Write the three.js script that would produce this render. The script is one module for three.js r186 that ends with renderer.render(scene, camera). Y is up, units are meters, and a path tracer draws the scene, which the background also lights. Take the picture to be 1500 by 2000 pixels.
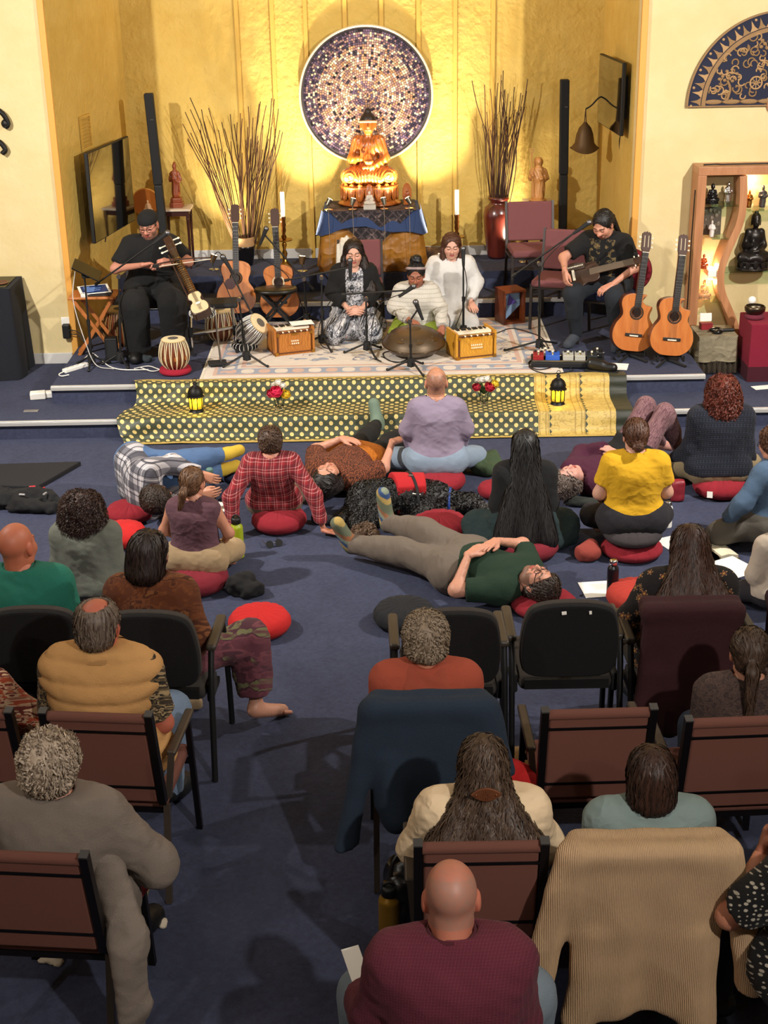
import * as THREE from 'three';
import { mergeGeometries } from 'three/addons/utils/BufferGeometryUtils.js';
import { RoundedBoxGeometry } from 'three/addons/geometries/RoundedBoxGeometry.js';
import { ImprovedNoise } from 'three/addons/math/ImprovedNoise.js';
import { RectAreaLightUniformsLib } from 'three/addons/lights/RectAreaLightUniformsLib.js';
RectAreaLightUniformsLib.init();

// ---------- camera, lights, exposure ----------
const scene = new THREE.Scene();
const F = 2773;                                           // focal length in photograph pixels (1500 x 2000)
const camera = new THREE.PerspectiveCamera(2 * Math.atan(1000 / F) * 180 / Math.PI, 0.75, 0.1, 60);
camera.rotation.order = 'YXZ';
camera.position.set(0, 3.8, 0);
camera.rotation.set(-22.5 * Math.PI / 180, 0, -1.05 * Math.PI / 180);
camera.updateMatrixWorld(true);
scene.add(camera);
scene.background = new THREE.Color(0x000000);
const renderer = new THREE.WebGLRenderer({ antialias: true });
renderer.toneMapping = THREE.LinearToneMapping;
renderer.toneMappingExposure = 0.75;
renderer.shadowMap.enabled = true;

// ceiling spotlights over the hall: [x, y, z, aim x, aim y, aim z, candela, cone, kelvin-ish colour]
const CEIL = 4.9;
const WARM = new THREE.Color().setRGB(1.0, 0.95, 0.88);
const SPOTS = [
  [-4.2, 4.35, -7.6, 0.3, 0.5, -12.2, 180, 1.3],
  [4.2, 4.35, -7.4, -0.3, 0.5, -12.2, 175, 1.3],
  [2.1, 4.55, -0.3, -0.4, 0.4, -8.5, 82, 0.85],
  [-3.2, 4.55, -0.5, 0.3, 0.4, -8.5, 18, 0.85],
];
for (const [x, y, z, ax, ay, az, cd, cone] of SPOTS) {
  const s = new THREE.SpotLight(WARM, cd, 0, cone, 1, 2);
  s.position.set(x, y, z); s.target.position.set(ax, ay, az);
  s.castShadow = true; s.shadow.radius = 3;
  scene.add(s, s.target);
}
// dimmed house lights: recessed downlight panels in the hall ceiling
const HOUSE = [[-2.6, -7.6, 12], [2.6, -7.6, 12], [-2.4, -3.6, 24], [2.4, -3.6, 24], [-1.8, -0.6, 14], [1.8, -0.6, 14]];
for (const [x, z, it] of HOUSE) {
  const r = new THREE.RectAreaLight(new THREE.Color().setRGB(1, 0.9, 0.78), it, 0.6, 0.6);
  r.position.set(x, CEIL - 0.035, z); r.lookAt(x, 0, z); scene.add(r);
}

// ---------- pixel -> place ----------
const V = (x, y, z) => new THREE.Vector3(x, y, z);
const ray = (x, y) => V((x - 750) / F, -(y - 1000) / F, -1).applyQuaternion(camera.quaternion);
const atY = (x, y, h) => { const d = ray(x, y); return camera.position.clone().addScaledVector(d, (h - camera.position.y) / d.y); };
const atZ = (x, y, z) => { const d = ray(x, y); return camera.position.clone().addScaledVector(d, (z - camera.position.z) / d.z); };
const mpp = p => -p.clone().applyMatrix4(camera.matrixWorldInverse).z / F;     // metres per photograph pixel at a point

// ---------- small helpers ----------
let seed = 7;
const rnd = () => { seed = (seed * 1664525 + 1013904223) >>> 0; return seed / 4294967296; };
const rr = (a, b) => a + (b - a) * rnd();
const noise = new ImprovedNoise();
const PI = Math.PI, R = d => d * PI / 180;
const lin = (r, g, b) => new THREE.Color().setRGB(r, g, b);
const hex = h => new THREE.Color(h);
const taken = {};
const numbered = n => { const k = taken[n] = (taken[n] ?? -1) + 1; return k ? n + '_' + String(k).padStart(3, '0') : n; };
function clean(g) {
  let q = g.index ? g.toNonIndexed() : g;
  for (const k of Object.keys(q.attributes)) if (!['position', 'normal', 'uv'].includes(k)) q.deleteAttribute(k);
  if (!q.attributes.normal) q.computeVertexNormals();
  if (!q.attributes.uv) q.setAttribute('uv', new THREE.Float32BufferAttribute(new Float32Array(q.attributes.position.count * 2), 2));
  return q;
}
const join = gs => Array.isArray(gs) ? (gs.length === 1 ? gs[0] : mergeGeometries(gs.map(clean))) : gs;
function part(name, g, m, parent, label) {
  const o = new THREE.Mesh(join(g), m); o.name = name; o.castShadow = o.receiveShadow = true;
  if (label) o.userData.label = label;
  parent.add(o); return o;
}
function tag(o, label, category, group) { o.userData.label = label; o.userData.category = category; if (group) o.userData.group = group; return o; }
function thing(name, label, category, pos = [0, 0, 0], turn = 0, group) {
  const o = new THREE.Group(); o.name = numbered(name);
  if (pos.isVector3) o.position.copy(pos); else o.position.set(...pos);
  o.rotation.y = turn; tag(o, label, category, group); scene.add(o); return o;
}
function struct(name, g, m) { const o = part(name, g, m, scene); o.userData.kind = 'structure'; return o; }
function solo(name, g, m, label, category, group) { const o = part(numbered(name), g, m, scene); return tag(o, label, category, group); }
function place(g, x = 0, y = 0, z = 0, rx = 0, ry = 0, rz = 0) {
  if (rx || ry || rz) g.applyMatrix4(new THREE.Matrix4().makeRotationFromEuler(new THREE.Euler(rx, ry, rz)));
  return g.translate(x, y, z);
}
const bx = (w, h, d, x, y, z, rx, ry, rz) => place(new THREE.BoxGeometry(w, h, d), x, y, z, rx, ry, rz);
const rb = (w, h, d, r, x, y, z, rx, ry, rz) => place(new RoundedBoxGeometry(w, h, d, 2, Math.min(r, w / 2.01, h / 2.01, d / 2.01)), x, y, z, rx, ry, rz);
const cy = (r1, r2, h, x, y, z, rx, ry, rz, s = 16) => place(new THREE.CylinderGeometry(r1, r2, h, s), x, y, z, rx, ry, rz);
const sp = (r, x, y, z, sx = 1, sy = 1, sz = 1, n = 16) => new THREE.SphereGeometry(r, n, Math.max(6, n * 0.7 | 0)).scale(sx, sy, sz).translate(x, y, z);
const v3 = a => a.isVector3 ? a : V(...a);
function rod(a, b, r1, r2 = r1, s = 10) {
  a = v3(a); b = v3(b); const d = b.clone().sub(a), L = d.length();
  const g = new THREE.CylinderGeometry(r2, r1, L, s); g.translate(0, L / 2, 0);
  g.applyQuaternion(new THREE.Quaternion().setFromUnitVectors(V(0, 1, 0), d.normalize())); return g.translate(a.x, a.y, a.z);
}
function bar(a, b, w, d) {                                      // square bar from a to b
  a = v3(a); b = v3(b); const q = b.clone().sub(a), L = q.length();
  const g = new THREE.BoxGeometry(w, L, d); g.translate(0, L / 2, 0);
  g.applyQuaternion(new THREE.Quaternion().setFromUnitVectors(V(0, 1, 0), q.normalize())); return g.translate(a.x, a.y, a.z);
}
const curve = pts => new THREE.CatmullRomCurve3(pts.map(v3), false, 'catmullrom', 0.5);
const tube = (pts, r, n = 40, s = 7) => new THREE.TubeGeometry(curve(pts), n, r, s);
const lathe = (p, s = 28) => new THREE.LatheGeometry(p.map(q => new THREE.Vector2(q[0], q[1])), s);
function prism(pts, depth, bevel = 0.003, holes = [], curved = false) {  // outline in x,y pulled along z
  const s = new THREE.Shape(curved ? new THREE.SplineCurve([...pts, pts[0]].map(p => new THREE.Vector2(...p))).getPoints(pts.length * 5) : pts.map(p => new THREE.Vector2(...p)));
  for (const h of holes) s.holes.push(h);
  return new THREE.ExtrudeGeometry(s, { depth, bevelEnabled: bevel > 0, bevelSize: bevel, bevelThickness: bevel, bevelSegments: 2, curveSegments: 20 });
}
const clonePt = (o, pos, turn) => { const c = o.clone(); c.name = numbered(o.name.replace(/_\d{3}$/, '')); c.position.copy(v3(pos)); if (turn !== undefined) c.rotation.y = turn; scene.add(c); return c; };

// ---------- textures ----------
function tex(n, m, fn, srgb = true) {                            // fn(u, v, put) -> [r,g,b] 0..1 ; tiles when fn tiles
  const d = new Uint8Array(n * m * 4);
  for (let j = 0; j < m; j++) for (let i = 0; i < n; i++) {
    const c = fn(i / n, j / m), k = (j * n + i) * 4;
    d[k] = c[0] * 255; d[k + 1] = c[1] * 255; d[k + 2] = c[2] * 255; d[k + 3] = 255;
  }
  const t = new THREE.DataTexture(d, n, m); t.wrapS = t.wrapT = THREE.RepeatWrapping; t.magFilter = THREE.LinearFilter;
  t.minFilter = THREE.LinearMipmapLinearFilter; t.generateMipmaps = true; if (srgb) t.colorSpace = THREE.SRGBColorSpace; t.needsUpdate = true; return t;
}
const rep = (t, x, y = x) => { const c = t.clone(); c.repeat.set(x, y); c.needsUpdate = true; return c; };
const cl = x => Math.max(0, Math.min(1, x));
const hash = (i, j) => { let h = (i * 374761393 + j * 668265263) | 0; h = Math.imul(h ^ (h >>> 13), 1274126177); return ((h ^ (h >>> 16)) >>> 0) / 4294967296; };
function vn(x, y, p) {                                           // tiling value noise, p = period
  const i = Math.floor(x), j = Math.floor(y), fx = x - i, fy = y - j, sx = fx * fx * (3 - 2 * fx), sy = fy * fy * (3 - 2 * fy);
  const w = k => ((k % p) + p) % p, a = hash(w(i), w(j)), b = hash(w(i + 1), w(j)), c = hash(w(i), w(j + 1)), d = hash(w(i + 1), w(j + 1));
  return a + (b - a) * sx + (c - a) * sy + (a - b - c + d) * sx * sy;
}
const fbm = (u, v, p, o = 4) => { let s = 0, a = 0.5, q = p; for (let k = 0; k < o; k++) { s += a * vn(u * q, v * q, q); a /= 2; q *= 2; } return s / (1 - Math.pow(0.5, o)); };
const mixc = (a, b, t) => a.map((x, i) => x + (b[i] - x) * t);
const rgb = h => { const n = parseInt(h.slice(1), 16); return [(n >> 16) / 255, ((n >> 8) & 255) / 255, (n & 255) / 255]; };
const G = x => [x, x, x];
const weaveB = tex(128, 128, (u, v) => G(0.5 + 0.25 * Math.sin(u * PI * 64) * Math.cos(v * PI * 32) + 0.25 * (hash(u * 128 | 0, v * 128 | 0) - 0.5) + 0.0), false);
const fuzzB = tex(256, 256, (u, v) => G(0.6 * fbm(u, v, 32, 3) + 0.4 * hash(u * 256 | 0, v * 256 | 0)), false);
const ribB = tex(128, 128, (u, v) => G(0.5 + 0.4 * Math.sin(u * PI * 32) + 0.1 * Math.sin(v * PI * 64)), false);
const creaseB = tex(256, 256, (u, v) => G(1 - Math.abs(2 * fbm(u + 0.12 * fbm(u, v, 4, 2), v, 5, 3) - 1)), false);
const mat = (c, rough = 0.7, o = {}) => new THREE.MeshStandardMaterial({ color: typeof c === 'string' ? hex(c) : c, roughness: rough, ...o });
const metal = (c, rough = 0.3) => mat(c, rough, { metalness: 1 });
function fabric(c, o = {}) {                                      // plain cloth
  return new THREE.MeshPhysicalMaterial({ color: o.map ? 0xffffff : hex(c), map: o.map || null, roughness: 0.92, bumpMap: o.bump || rep(fuzzB, o.br || 9), bumpScale: o.bs || 0.0025, sheen: o.sheen ?? 0.25, sheenRoughness: 0.6, sheenColor: hex(o.map ? '#888888' : c), side: THREE.DoubleSide });
}
function wood(c1, c2, sc = 1, rough = 0.42, coat = 0.25) {
  const a = rgb(c1), b = rgb(c2);
  const t = tex(256, 256, (u, v) => { const w = fbm(u, v, 3, 3); const g = 0.5 + 0.5 * Math.sin((u * 14 + w * 5) * PI * 2 / 2); const s = vn(u * 96, v * 6, 96); return mixc(a, b, cl(0.55 * g * w * 1.4 + 0.35 * s)); });
  t.repeat.set(sc, sc * 0.5);
  return new THREE.MeshPhysicalMaterial({ map: t, roughness: rough, clearcoat: coat, clearcoatRoughness: 0.3 });
}
const M = {
  black: mat('#0b0b0c', 0.55), blackGloss: mat('#08080a', 0.25), matteBlack: mat('#121214', 0.8), rubber: mat('#0d0d0d', 0.9),
  chrome: metal('#d8d8d8', 0.18), brass: metal('#b98a3e', 0.28), steel: metal('#9a9a9c', 0.32), white: mat('#e9e6df', 0.6), paper: mat('#eeebe4', 0.85, { side: THREE.DoubleSide }),
  greyCord: mat('#c9c6c0', 0.6), cord: mat('#0c0c0d', 0.6),
};

// ---------- smooth solids: distance fields meshed with surface nets ----------
function nets(sdf, lo, hi, h) {
  const nx = Math.ceil((hi[0] - lo[0]) / h) + 2, ny = Math.ceil((hi[1] - lo[1]) / h) + 2, nz = Math.ceil((hi[2] - lo[2]) / h) + 2;
  const f = new Float32Array(nx * ny * nz).fill(1), B = 5, sx = 1, sy = nx, sz = nx * ny, rad = B * h * 0.9 + h * 2.2;
  for (let bz = 0; bz < nz; bz += B) for (let by = 0; by < ny; by += B) for (let bX = 0; bX < nx; bX += B) {
    const d = sdf(lo[0] + (bX + B / 2) * h, lo[1] + (by + B / 2) * h, lo[2] + (bz + B / 2) * h);
    const ex = Math.min(nx, bX + B), ey = Math.min(ny, by + B), ez = Math.min(nz, bz + B), far = Math.abs(d) > rad;
    for (let k = bz; k < ez; k++) for (let j = by; j < ey; j++) for (let i = bX; i < ex; i++)
      f[i + j * sy + k * sz] = far ? d : sdf(lo[0] + i * h, lo[1] + j * h, lo[2] + k * h);
  }
  const id = new Int32Array(nx * ny * nz).fill(-1), pos = [], idx = [];
  for (let k = 0; k < nz - 1; k++) for (let j = 0; j < ny - 1; j++) for (let i = 0; i < nx - 1; i++) {
    const o = i + j * sy + k * sz; let m = 0;
    for (let c = 0; c < 8; c++) if (f[o + (c & 1) + ((c >> 1) & 1) * sy + (c >> 2) * sz] < 0) m |= 1 << c;
    if (m === 0 || m === 255) continue;
    let x = 0, y = 0, z = 0, n = 0;
    for (let c = 0; c < 8; c++) for (let b = 1; b < 8; b <<= 1) {
      const e = c | b; if (e === c || ((m >> c) & 1) === ((m >> e) & 1)) continue;
      const a0 = f[o + (c & 1) + ((c >> 1) & 1) * sy + (c >> 2) * sz], a1 = f[o + (e & 1) + ((e >> 1) & 1) * sy + (e >> 2) * sz], t = a0 / (a0 - a1);
      x += (c & 1) + (b === 1 ? t : 0); y += ((c >> 1) & 1) + (b === 2 ? t : 0); z += (c >> 2) + (b === 4 ? t : 0); n++;
    }
    id[o] = pos.length / 3; pos.push(lo[0] + (i + x / n) * h, lo[1] + (j + y / n) * h, lo[2] + (k + z / n) * h);
  }
  const quad = (a, b, c, d, flip) => { if (a < 0 || b < 0 || c < 0 || d < 0) return; flip ? idx.push(a, c, b, a, d, c) : idx.push(a, b, c, a, c, d); };
  for (let k = 1; k < nz - 1; k++) for (let j = 1; j < ny - 1; j++) for (let i = 1; i < nx - 1; i++) {
    const o = i + j * sy + k * sz, s = f[o] < 0;
    if (s !== f[o + sx] < 0) quad(id[o - sy - sz], id[o - sz], id[o], id[o - sy], !s);
    if (s !== f[o + sy] < 0) quad(id[o - sx - sz], id[o - sz], id[o], id[o - sx], s);
    if (s !== f[o + sz] < 0) quad(id[o - sx - sy], id[o - sy], id[o], id[o - sx], !s);
  }
  const g = new THREE.BufferGeometry(); g.setAttribute('position', new THREE.Float32BufferAttribute(pos, 3)); g.setIndex(idx); g.computeVertexNormals(); return g;
}
const smin = (a, b, k) => { const h = Math.max(k - Math.abs(a - b), 0) / k; return Math.min(a, b) - h * h * k * 0.25; };
const smax = (a, b, k) => -smin(-a, -b, k);
// primitives: ['c', a, b, ra, rb, flat?] tapered capsule, ['e', centre, radii] ellipsoid, ['b', centre, half, round] box
function solid(prims, k = 0.04) {
  const fs = prims.map(p => {
    if (p[0] === 'c') {
      const [, a, b, ra, rbb, flat] = p, ax = a[0], ay = a[1], az = a[2], dx = b[0] - ax, dy = b[1] - ay, dz = b[2] - az, L2 = dx * dx + dy * dy + dz * dz || 1e-9, L = Math.sqrt(L2);
      return (x, y, z) => {
        const px = x - ax, py = y - ay, pz = z - az; const t0 = (px * dx + py * dy + pz * dz) / L2, t = t0 < 0 ? 0 : t0 > 1 ? 1 : t0;
        const qx = px - dx * t, qy = py - dy * t, qz = pz - dz * t, d = Math.sqrt(qx * qx + qy * qy + qz * qz) - (ra + (rbb - ra) * t);
        return flat ? Math.max(d, (t0 - 1) * L) : d;
      };
    }
    if (p[0] === 'e') {
      const [, c, r] = p, ix = 1 / r[0], iy = 1 / r[1], iz = 1 / r[2];
      return (x, y, z) => { const qx = (x - c[0]) * ix, qy = (y - c[1]) * iy, qz = (z - c[2]) * iz, k0 = Math.sqrt(qx * qx + qy * qy + qz * qz), k1 = Math.sqrt(qx * qx * ix * ix + qy * qy * iy * iy + qz * qz * iz * iz) || 1e-6; return k0 < 1e-4 ? -Math.min(...r) : k0 * (k0 - 1) / k1; };
    }
    const [, c, hf, rd = 0] = p;
    return (x, y, z) => { const qx = Math.abs(x - c[0]) - hf[0] + rd, qy = Math.abs(y - c[1]) - hf[1] + rd, qz = Math.abs(z - c[2]) - hf[2] + rd; return Math.hypot(Math.max(qx, 0), Math.max(qy, 0), Math.max(qz, 0)) + Math.min(Math.max(qx, qy, qz), 0) - rd; };
  });
  const n = fs.length;
  return (x, y, z) => { let d = fs[0](x, y, z); for (let i = 1; i < n; i++) { const e = fs[i](x, y, z), df = d - e, ad = df < 0 ? -df : df; if (ad >= k) { if (e < d) d = e; } else { const h = (k - ad) / k; d = (e < d ? e : d) - h * h * k * 0.25; } } return d; };
}
function bounds(prims, pad) {
  const lo = [9e9, 9e9, 9e9], hi = [-9e9, -9e9, -9e9];
  const add = (c, r) => { for (let i = 0; i < 3; i++) { const q = r.length ? r[i] : r; lo[i] = Math.min(lo[i], c[i] - q); hi[i] = Math.max(hi[i], c[i] + q); } };
  for (const p of prims) { if (p[0] === 'c') { add(p[1], p[3]); add(p[2], p[4]); } else add(p[1], p[2]); }
  return [lo.map(x => x - pad), hi.map(x => x + pad)];
}
function blob(prims, k, h, mod, pad = 0.03) { const s = solid(prims, k), [lo, hi] = bounds(prims, pad); return nets(mod ? (x, y, z) => mod(s(x, y, z), x, y, z) : s, lo, hi, h); }
const ns = (x, y, z, f) => noise.noise(x * f + 11.3, y * f + 5.7, z * f + 2.1);
function withUV(g, fn) { const p = g.attributes.position, uv = new Float32Array(p.count * 2); for (let i = 0; i < p.count; i++) { const r = fn(p.getX(i), p.getY(i), p.getZ(i)); uv[2 * i] = r[0]; uv[2 * i + 1] = r[1]; } g.setAttribute('uv', new THREE.BufferAttribute(uv, 2)); return g; }
const mirrorX = g => { const q = g.clone().scale(-1, 1, 1); if (q.index) { const a = q.index.array.slice(); for (let i = 0; i < a.length; i += 3) [a[i], a[i + 1]] = [a[i + 1], a[i]]; q.setIndex(new THREE.BufferAttribute(a, 1)); } q.computeVertexNormals(); return q; };

// ---------- the hall ----------
const wallX = 6.4, Z_FRONT = -12.5, Z_BACK = -14.5, Z_S1 = -10.85, Z_S2 = -11.3, Y1 = 0.15, Y2 = 0.30, Y3 = 0.47, Y4 = 0.64;
const XL = atZ(150, 640, Z_FRONT).x, XR = atZ(1232, 450, Z_FRONT).x;            // alcove jambs
const SXL = atY(103, 750, Y2).x, SXR = atY(1376, 730, Y2).x;                     // ends of the upper step
const X0 = atZ(716, 185, Z_BACK + 0.12).x;                                        // middle of the mosaic
console.log('alcove', XL, XR, 'step', SXL, SXR, 'mid', X0, 'corner L', atZ(236, 60, Z_BACK).x, 'corner R', atZ(1173, 60, Z_BACK).x);
const carpetMap = tex(512, 512, (u, v) => { const n = fbm(u, v, 64, 3), c = fbm(u, v, 4, 3), h = hash(u * 512 | 0, v * 512 | 0); return mixc(rgb('#25293f'), rgb('#40465f'), cl(0.5 * n + 0.3 * h + 0.35 * c - 0.1)); });
const carpetBump = rep(fuzzB, 1);
const carpet = new THREE.MeshStandardMaterial({ map: carpetMap, roughness: 0.97, bumpMap: carpetBump, bumpScale: 0.004 });
function uvPlanar(g, ax = 'x', ay = 'z', s = 1) {
  const p = g.attributes.position, uv = new Float32Array(p.count * 2), get = { x: i => p.getX(i), y: i => p.getY(i), z: i => p.getZ(i) };
  for (let i = 0; i < p.count; i++) { uv[2 * i] = get[ax](i) * s; uv[2 * i + 1] = get[ay](i) * s; }
  g.setAttribute('uv', new THREE.BufferAttribute(uv, 2)); return g;
}
function uvBox(g, s = 1) {                                        // per-face metre mapping
  const q = g.index ? g.toNonIndexed() : g, p = q.attributes.position, n = q.attributes.normal, uv = new Float32Array(p.count * 2);
  for (let i = 0; i < p.count; i++) {
    const ax = Math.abs(n.getX(i)), ay = Math.abs(n.getY(i)), az = Math.abs(n.getZ(i));
    const [a, b] = ay >= ax && ay >= az ? [p.getX(i), p.getZ(i)] : ax > az ? [p.getZ(i), p.getY(i)] : [p.getX(i), p.getY(i)];
    uv[2 * i] = a * s; uv[2 * i + 1] = b * s;
  }
  q.setAttribute('uv', new THREE.BufferAttribute(uv, 2)); return q;
}
const blk = (x0, x1, y0, y1, z0, z1, s = 1) => uvBox(bx(x1 - x0, y1 - y0, Math.abs(z1 - z0), (x0 + x1) / 2, (y0 + y1) / 2, (z0 + z1) / 2), s);
struct('floor', blk(-wallX, wallX, -0.2, 0, 3.2, Z_S1 - 0.02, 0.8), carpet);
struct('step_lower', blk(-wallX, wallX, 0, Y1, Z_S1, Z_BACK + 1.9, 0.8), carpet);
struct('stage_floor', [blk(SXL, SXR, Y1 - 0.01, Y2, Z_S2, Z_FRONT, 0.8), blk(XL - 0.02, XR + 0.02, 0.02, Y2, Z_FRONT, -14.3, 0.8)], carpet);
struct('platform_step', blk(XL - 0.02, XR + 0.02, Y2, Y3, -13.3, -14.0, 0.8), carpet);
struct('platform', blk(XL - 0.02, XR + 0.02, Y2, Y4, -13.75, Z_BACK, 0.8), carpet);
const nosing = mat('#b9b7b4', 0.45, { metalness: 0.35 });
const nose = (x0, x1, y, z) => [rb(x1 - x0, 0.022, 0.03, 0.006, (x0 + x1) / 2, y - 0.006, z + 0.008), rb(x1 - x0, 0.03, 0.008, 0.003, (x0 + x1) / 2, y - 0.02, z + 0.022)];
struct('trim_1', nose(-wallX, wallX, Y1 + 0.004, Z_S1), nosing);
struct('trim_2', nose(SXL, SXR, Y2 + 0.004, Z_S2), nosing);
struct('trim_3', nose(XL, XR, Y3 + 0.004, -13.3), nosing);
// walls
const plasterB = tex(512, 512, (u, v) => { const a = fbm(u, v, 10, 4), b = fbm(u + 0.3, v + 0.1, 26, 3); return G(cl(0.55 * (1 - Math.abs(2 * a - 1)) + 0.5 * b)); }, false);
const plaster = (c1, c2, bs) => new THREE.MeshStandardMaterial({ map: tex(256, 256, (u, v) => mixc(rgb(c1), rgb(c2), cl(fbm(u, v, 6, 4) * 1.3 - 0.15))), roughness: 0.82, bumpMap: plasterB, bumpScale: bs });
const gold = plaster('#c4a24e', '#cfb060', 0.014), cream = plaster('#d2bd8a', '#d8c596', 0.004);
struct('wall_back', blk(XL - 0.4, XR + 0.4, 0, CEIL, Z_BACK, Z_BACK - 0.15), gold);
const XLB = atZ(236, 60, Z_BACK).x;                                               // the left jamb is splayed: its far corner
{ const s = new THREE.Shape([[XL, -Z_FRONT], [XLB, -Z_BACK], [XLB - 0.14, -Z_BACK], [XL - 0.14, -Z_FRONT + 0.1]].map(p => new THREE.Vector2(...p)));
  struct('wall_alcove_left', uvBox(new THREE.ExtrudeGeometry(s, { depth: CEIL, bevelEnabled: false }).rotateX(-PI / 2)), gold); }
struct('wall_alcove_right', blk(XR, XR + 0.14, 0, CEIL, Z_FRONT - 0.12, Z_BACK), gold);
struct('wall_front_left', blk(-wallX, XL, 0, CEIL, Z_FRONT, Z_FRONT - 0.12), cream);
struct('wall_front_right', blk(XR, wallX, 0, CEIL, Z_FRONT, Z_FRONT - 0.12), cream);
struct('wall_left', blk(-wallX - 0.15, -wallX, 0, CEIL, 3.2, Z_FRONT), cream);
struct('wall_right', blk(wallX, wallX + 0.15, 0, CEIL, 3.2, Z_FRONT), cream);
struct('wall_rear', blk(-wallX, wallX, 0, CEIL, 3.2, 3.35), cream);
struct('ceiling', blk(-wallX - 0.15, wallX + 0.15, CEIL, CEIL + 0.15, 3.35, Z_BACK - 0.15), mat('#cfc3a6', 0.9));
const trimGold = mat('#d69a45', 0.6);
struct('trim_4', rb(0.055, CEIL - Y1, 0.03, 0.006, XL - 0.028, (CEIL + Y1) / 2, Z_FRONT + 0.012), trimGold);
struct('trim_5', rb(0.055, CEIL - Y1, 0.03, 0.006, XR + 0.028, (CEIL + Y1) / 2, Z_FRONT + 0.012), trimGold);
const battenM = mat('#c9a148', 0.7);
[463, 532, 597, 674, 745, 817, 889, 963].forEach((px, i) => { const x = atZ(px, 60, Z_BACK).x; struct('trim_' + (6 + i), rb(0.04, CEIL - Y4, 0.026, 0.004, x, (CEIL + Y4) / 2, Z_BACK + 0.012), battenM); });
const baseM = mat('#c9c6c2', 0.5);
struct('baseboard_back', rb(XR - XL, 0.1, 0.02, 0.005, (XL + XR) / 2, Y4 + 0.05, Z_BACK + 0.01), baseM);
struct('baseboard_front_left', rb(wallX + XL - 0.06, 0.1, 0.02, 0.005, (-wallX + XL - 0.06) / 2, Y1 + 0.05, Z_FRONT + 0.01), baseM);
struct('baseboard_front_right', rb(wallX - XR - 0.06, 0.1, 0.02, 0.005, (wallX + XR + 0.06) / 2, Y1 + 0.05, Z_FRONT + 0.01), baseM);
struct('baseboard_left', rb(0.02, 0.1, Z_FRONT * -1 - Y1, 0.005, -wallX + 0.01, 0.05, -5), baseM);
// lamps on the ceiling: track heads for the spots, flush panels for the house lights
for (const [x, y, z, ax, ay, az] of SPOTS) {
  const t = thing('track_spotlight', 'white track spotlight hung from the hall ceiling', 'spotlight', [x, y, z], 0, 'track spotlights on the ceiling');
  const d = V(ax - x, ay - y, az - z).normalize();
  part('stem', rod([0, CEIL - y, 0], d.clone().multiplyScalar(-0.1), 0.012), M.white, t);
  part('housing', [rod(d.clone().multiplyScalar(-0.18), d.clone().multiplyScalar(-0.02), 0.05, 0.06, 20)], M.white, t);
  part('lens', rod(d.clone().multiplyScalar(-0.02), d.clone().multiplyScalar(-0.012), 0.05, 0.05, 20), new THREE.MeshStandardMaterial({ color: 0xffffff, emissive: WARM, emissiveIntensity: 6 }), t);
}
for (const [x, z] of HOUSE) {
  const t = thing('ceiling_panel_light', 'square dimmed light panel in the hall ceiling', 'ceiling light', [x, CEIL, z], 0, 'dimmed ceiling panels');
  part('frame', [rb(0.66, 0.02, 0.03, 0.004, 0, -0.011, 0.315), rb(0.66, 0.02, 0.03, 0.004, 0, -0.011, -0.315), rb(0.03, 0.02, 0.6, 0.004, 0.315, -0.011, 0), rb(0.03, 0.02, 0.6, 0.004, -0.315, -0.011, 0)], M.white, t);
  part('diffuser', bx(0.6, 0.01, 0.6, 0, -0.006, 0), new THREE.MeshStandardMaterial({ color: 0xffffff, emissive: 0xffe0b0, emissiveIntensity: 1 }), t);
}

// ---------- back wall: mosaic, altar, statues, vases, speakers, screens ----------
const S = (x, y, h = Y2) => atY(x, y, h);                          // a spot on the stage floor
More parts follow.
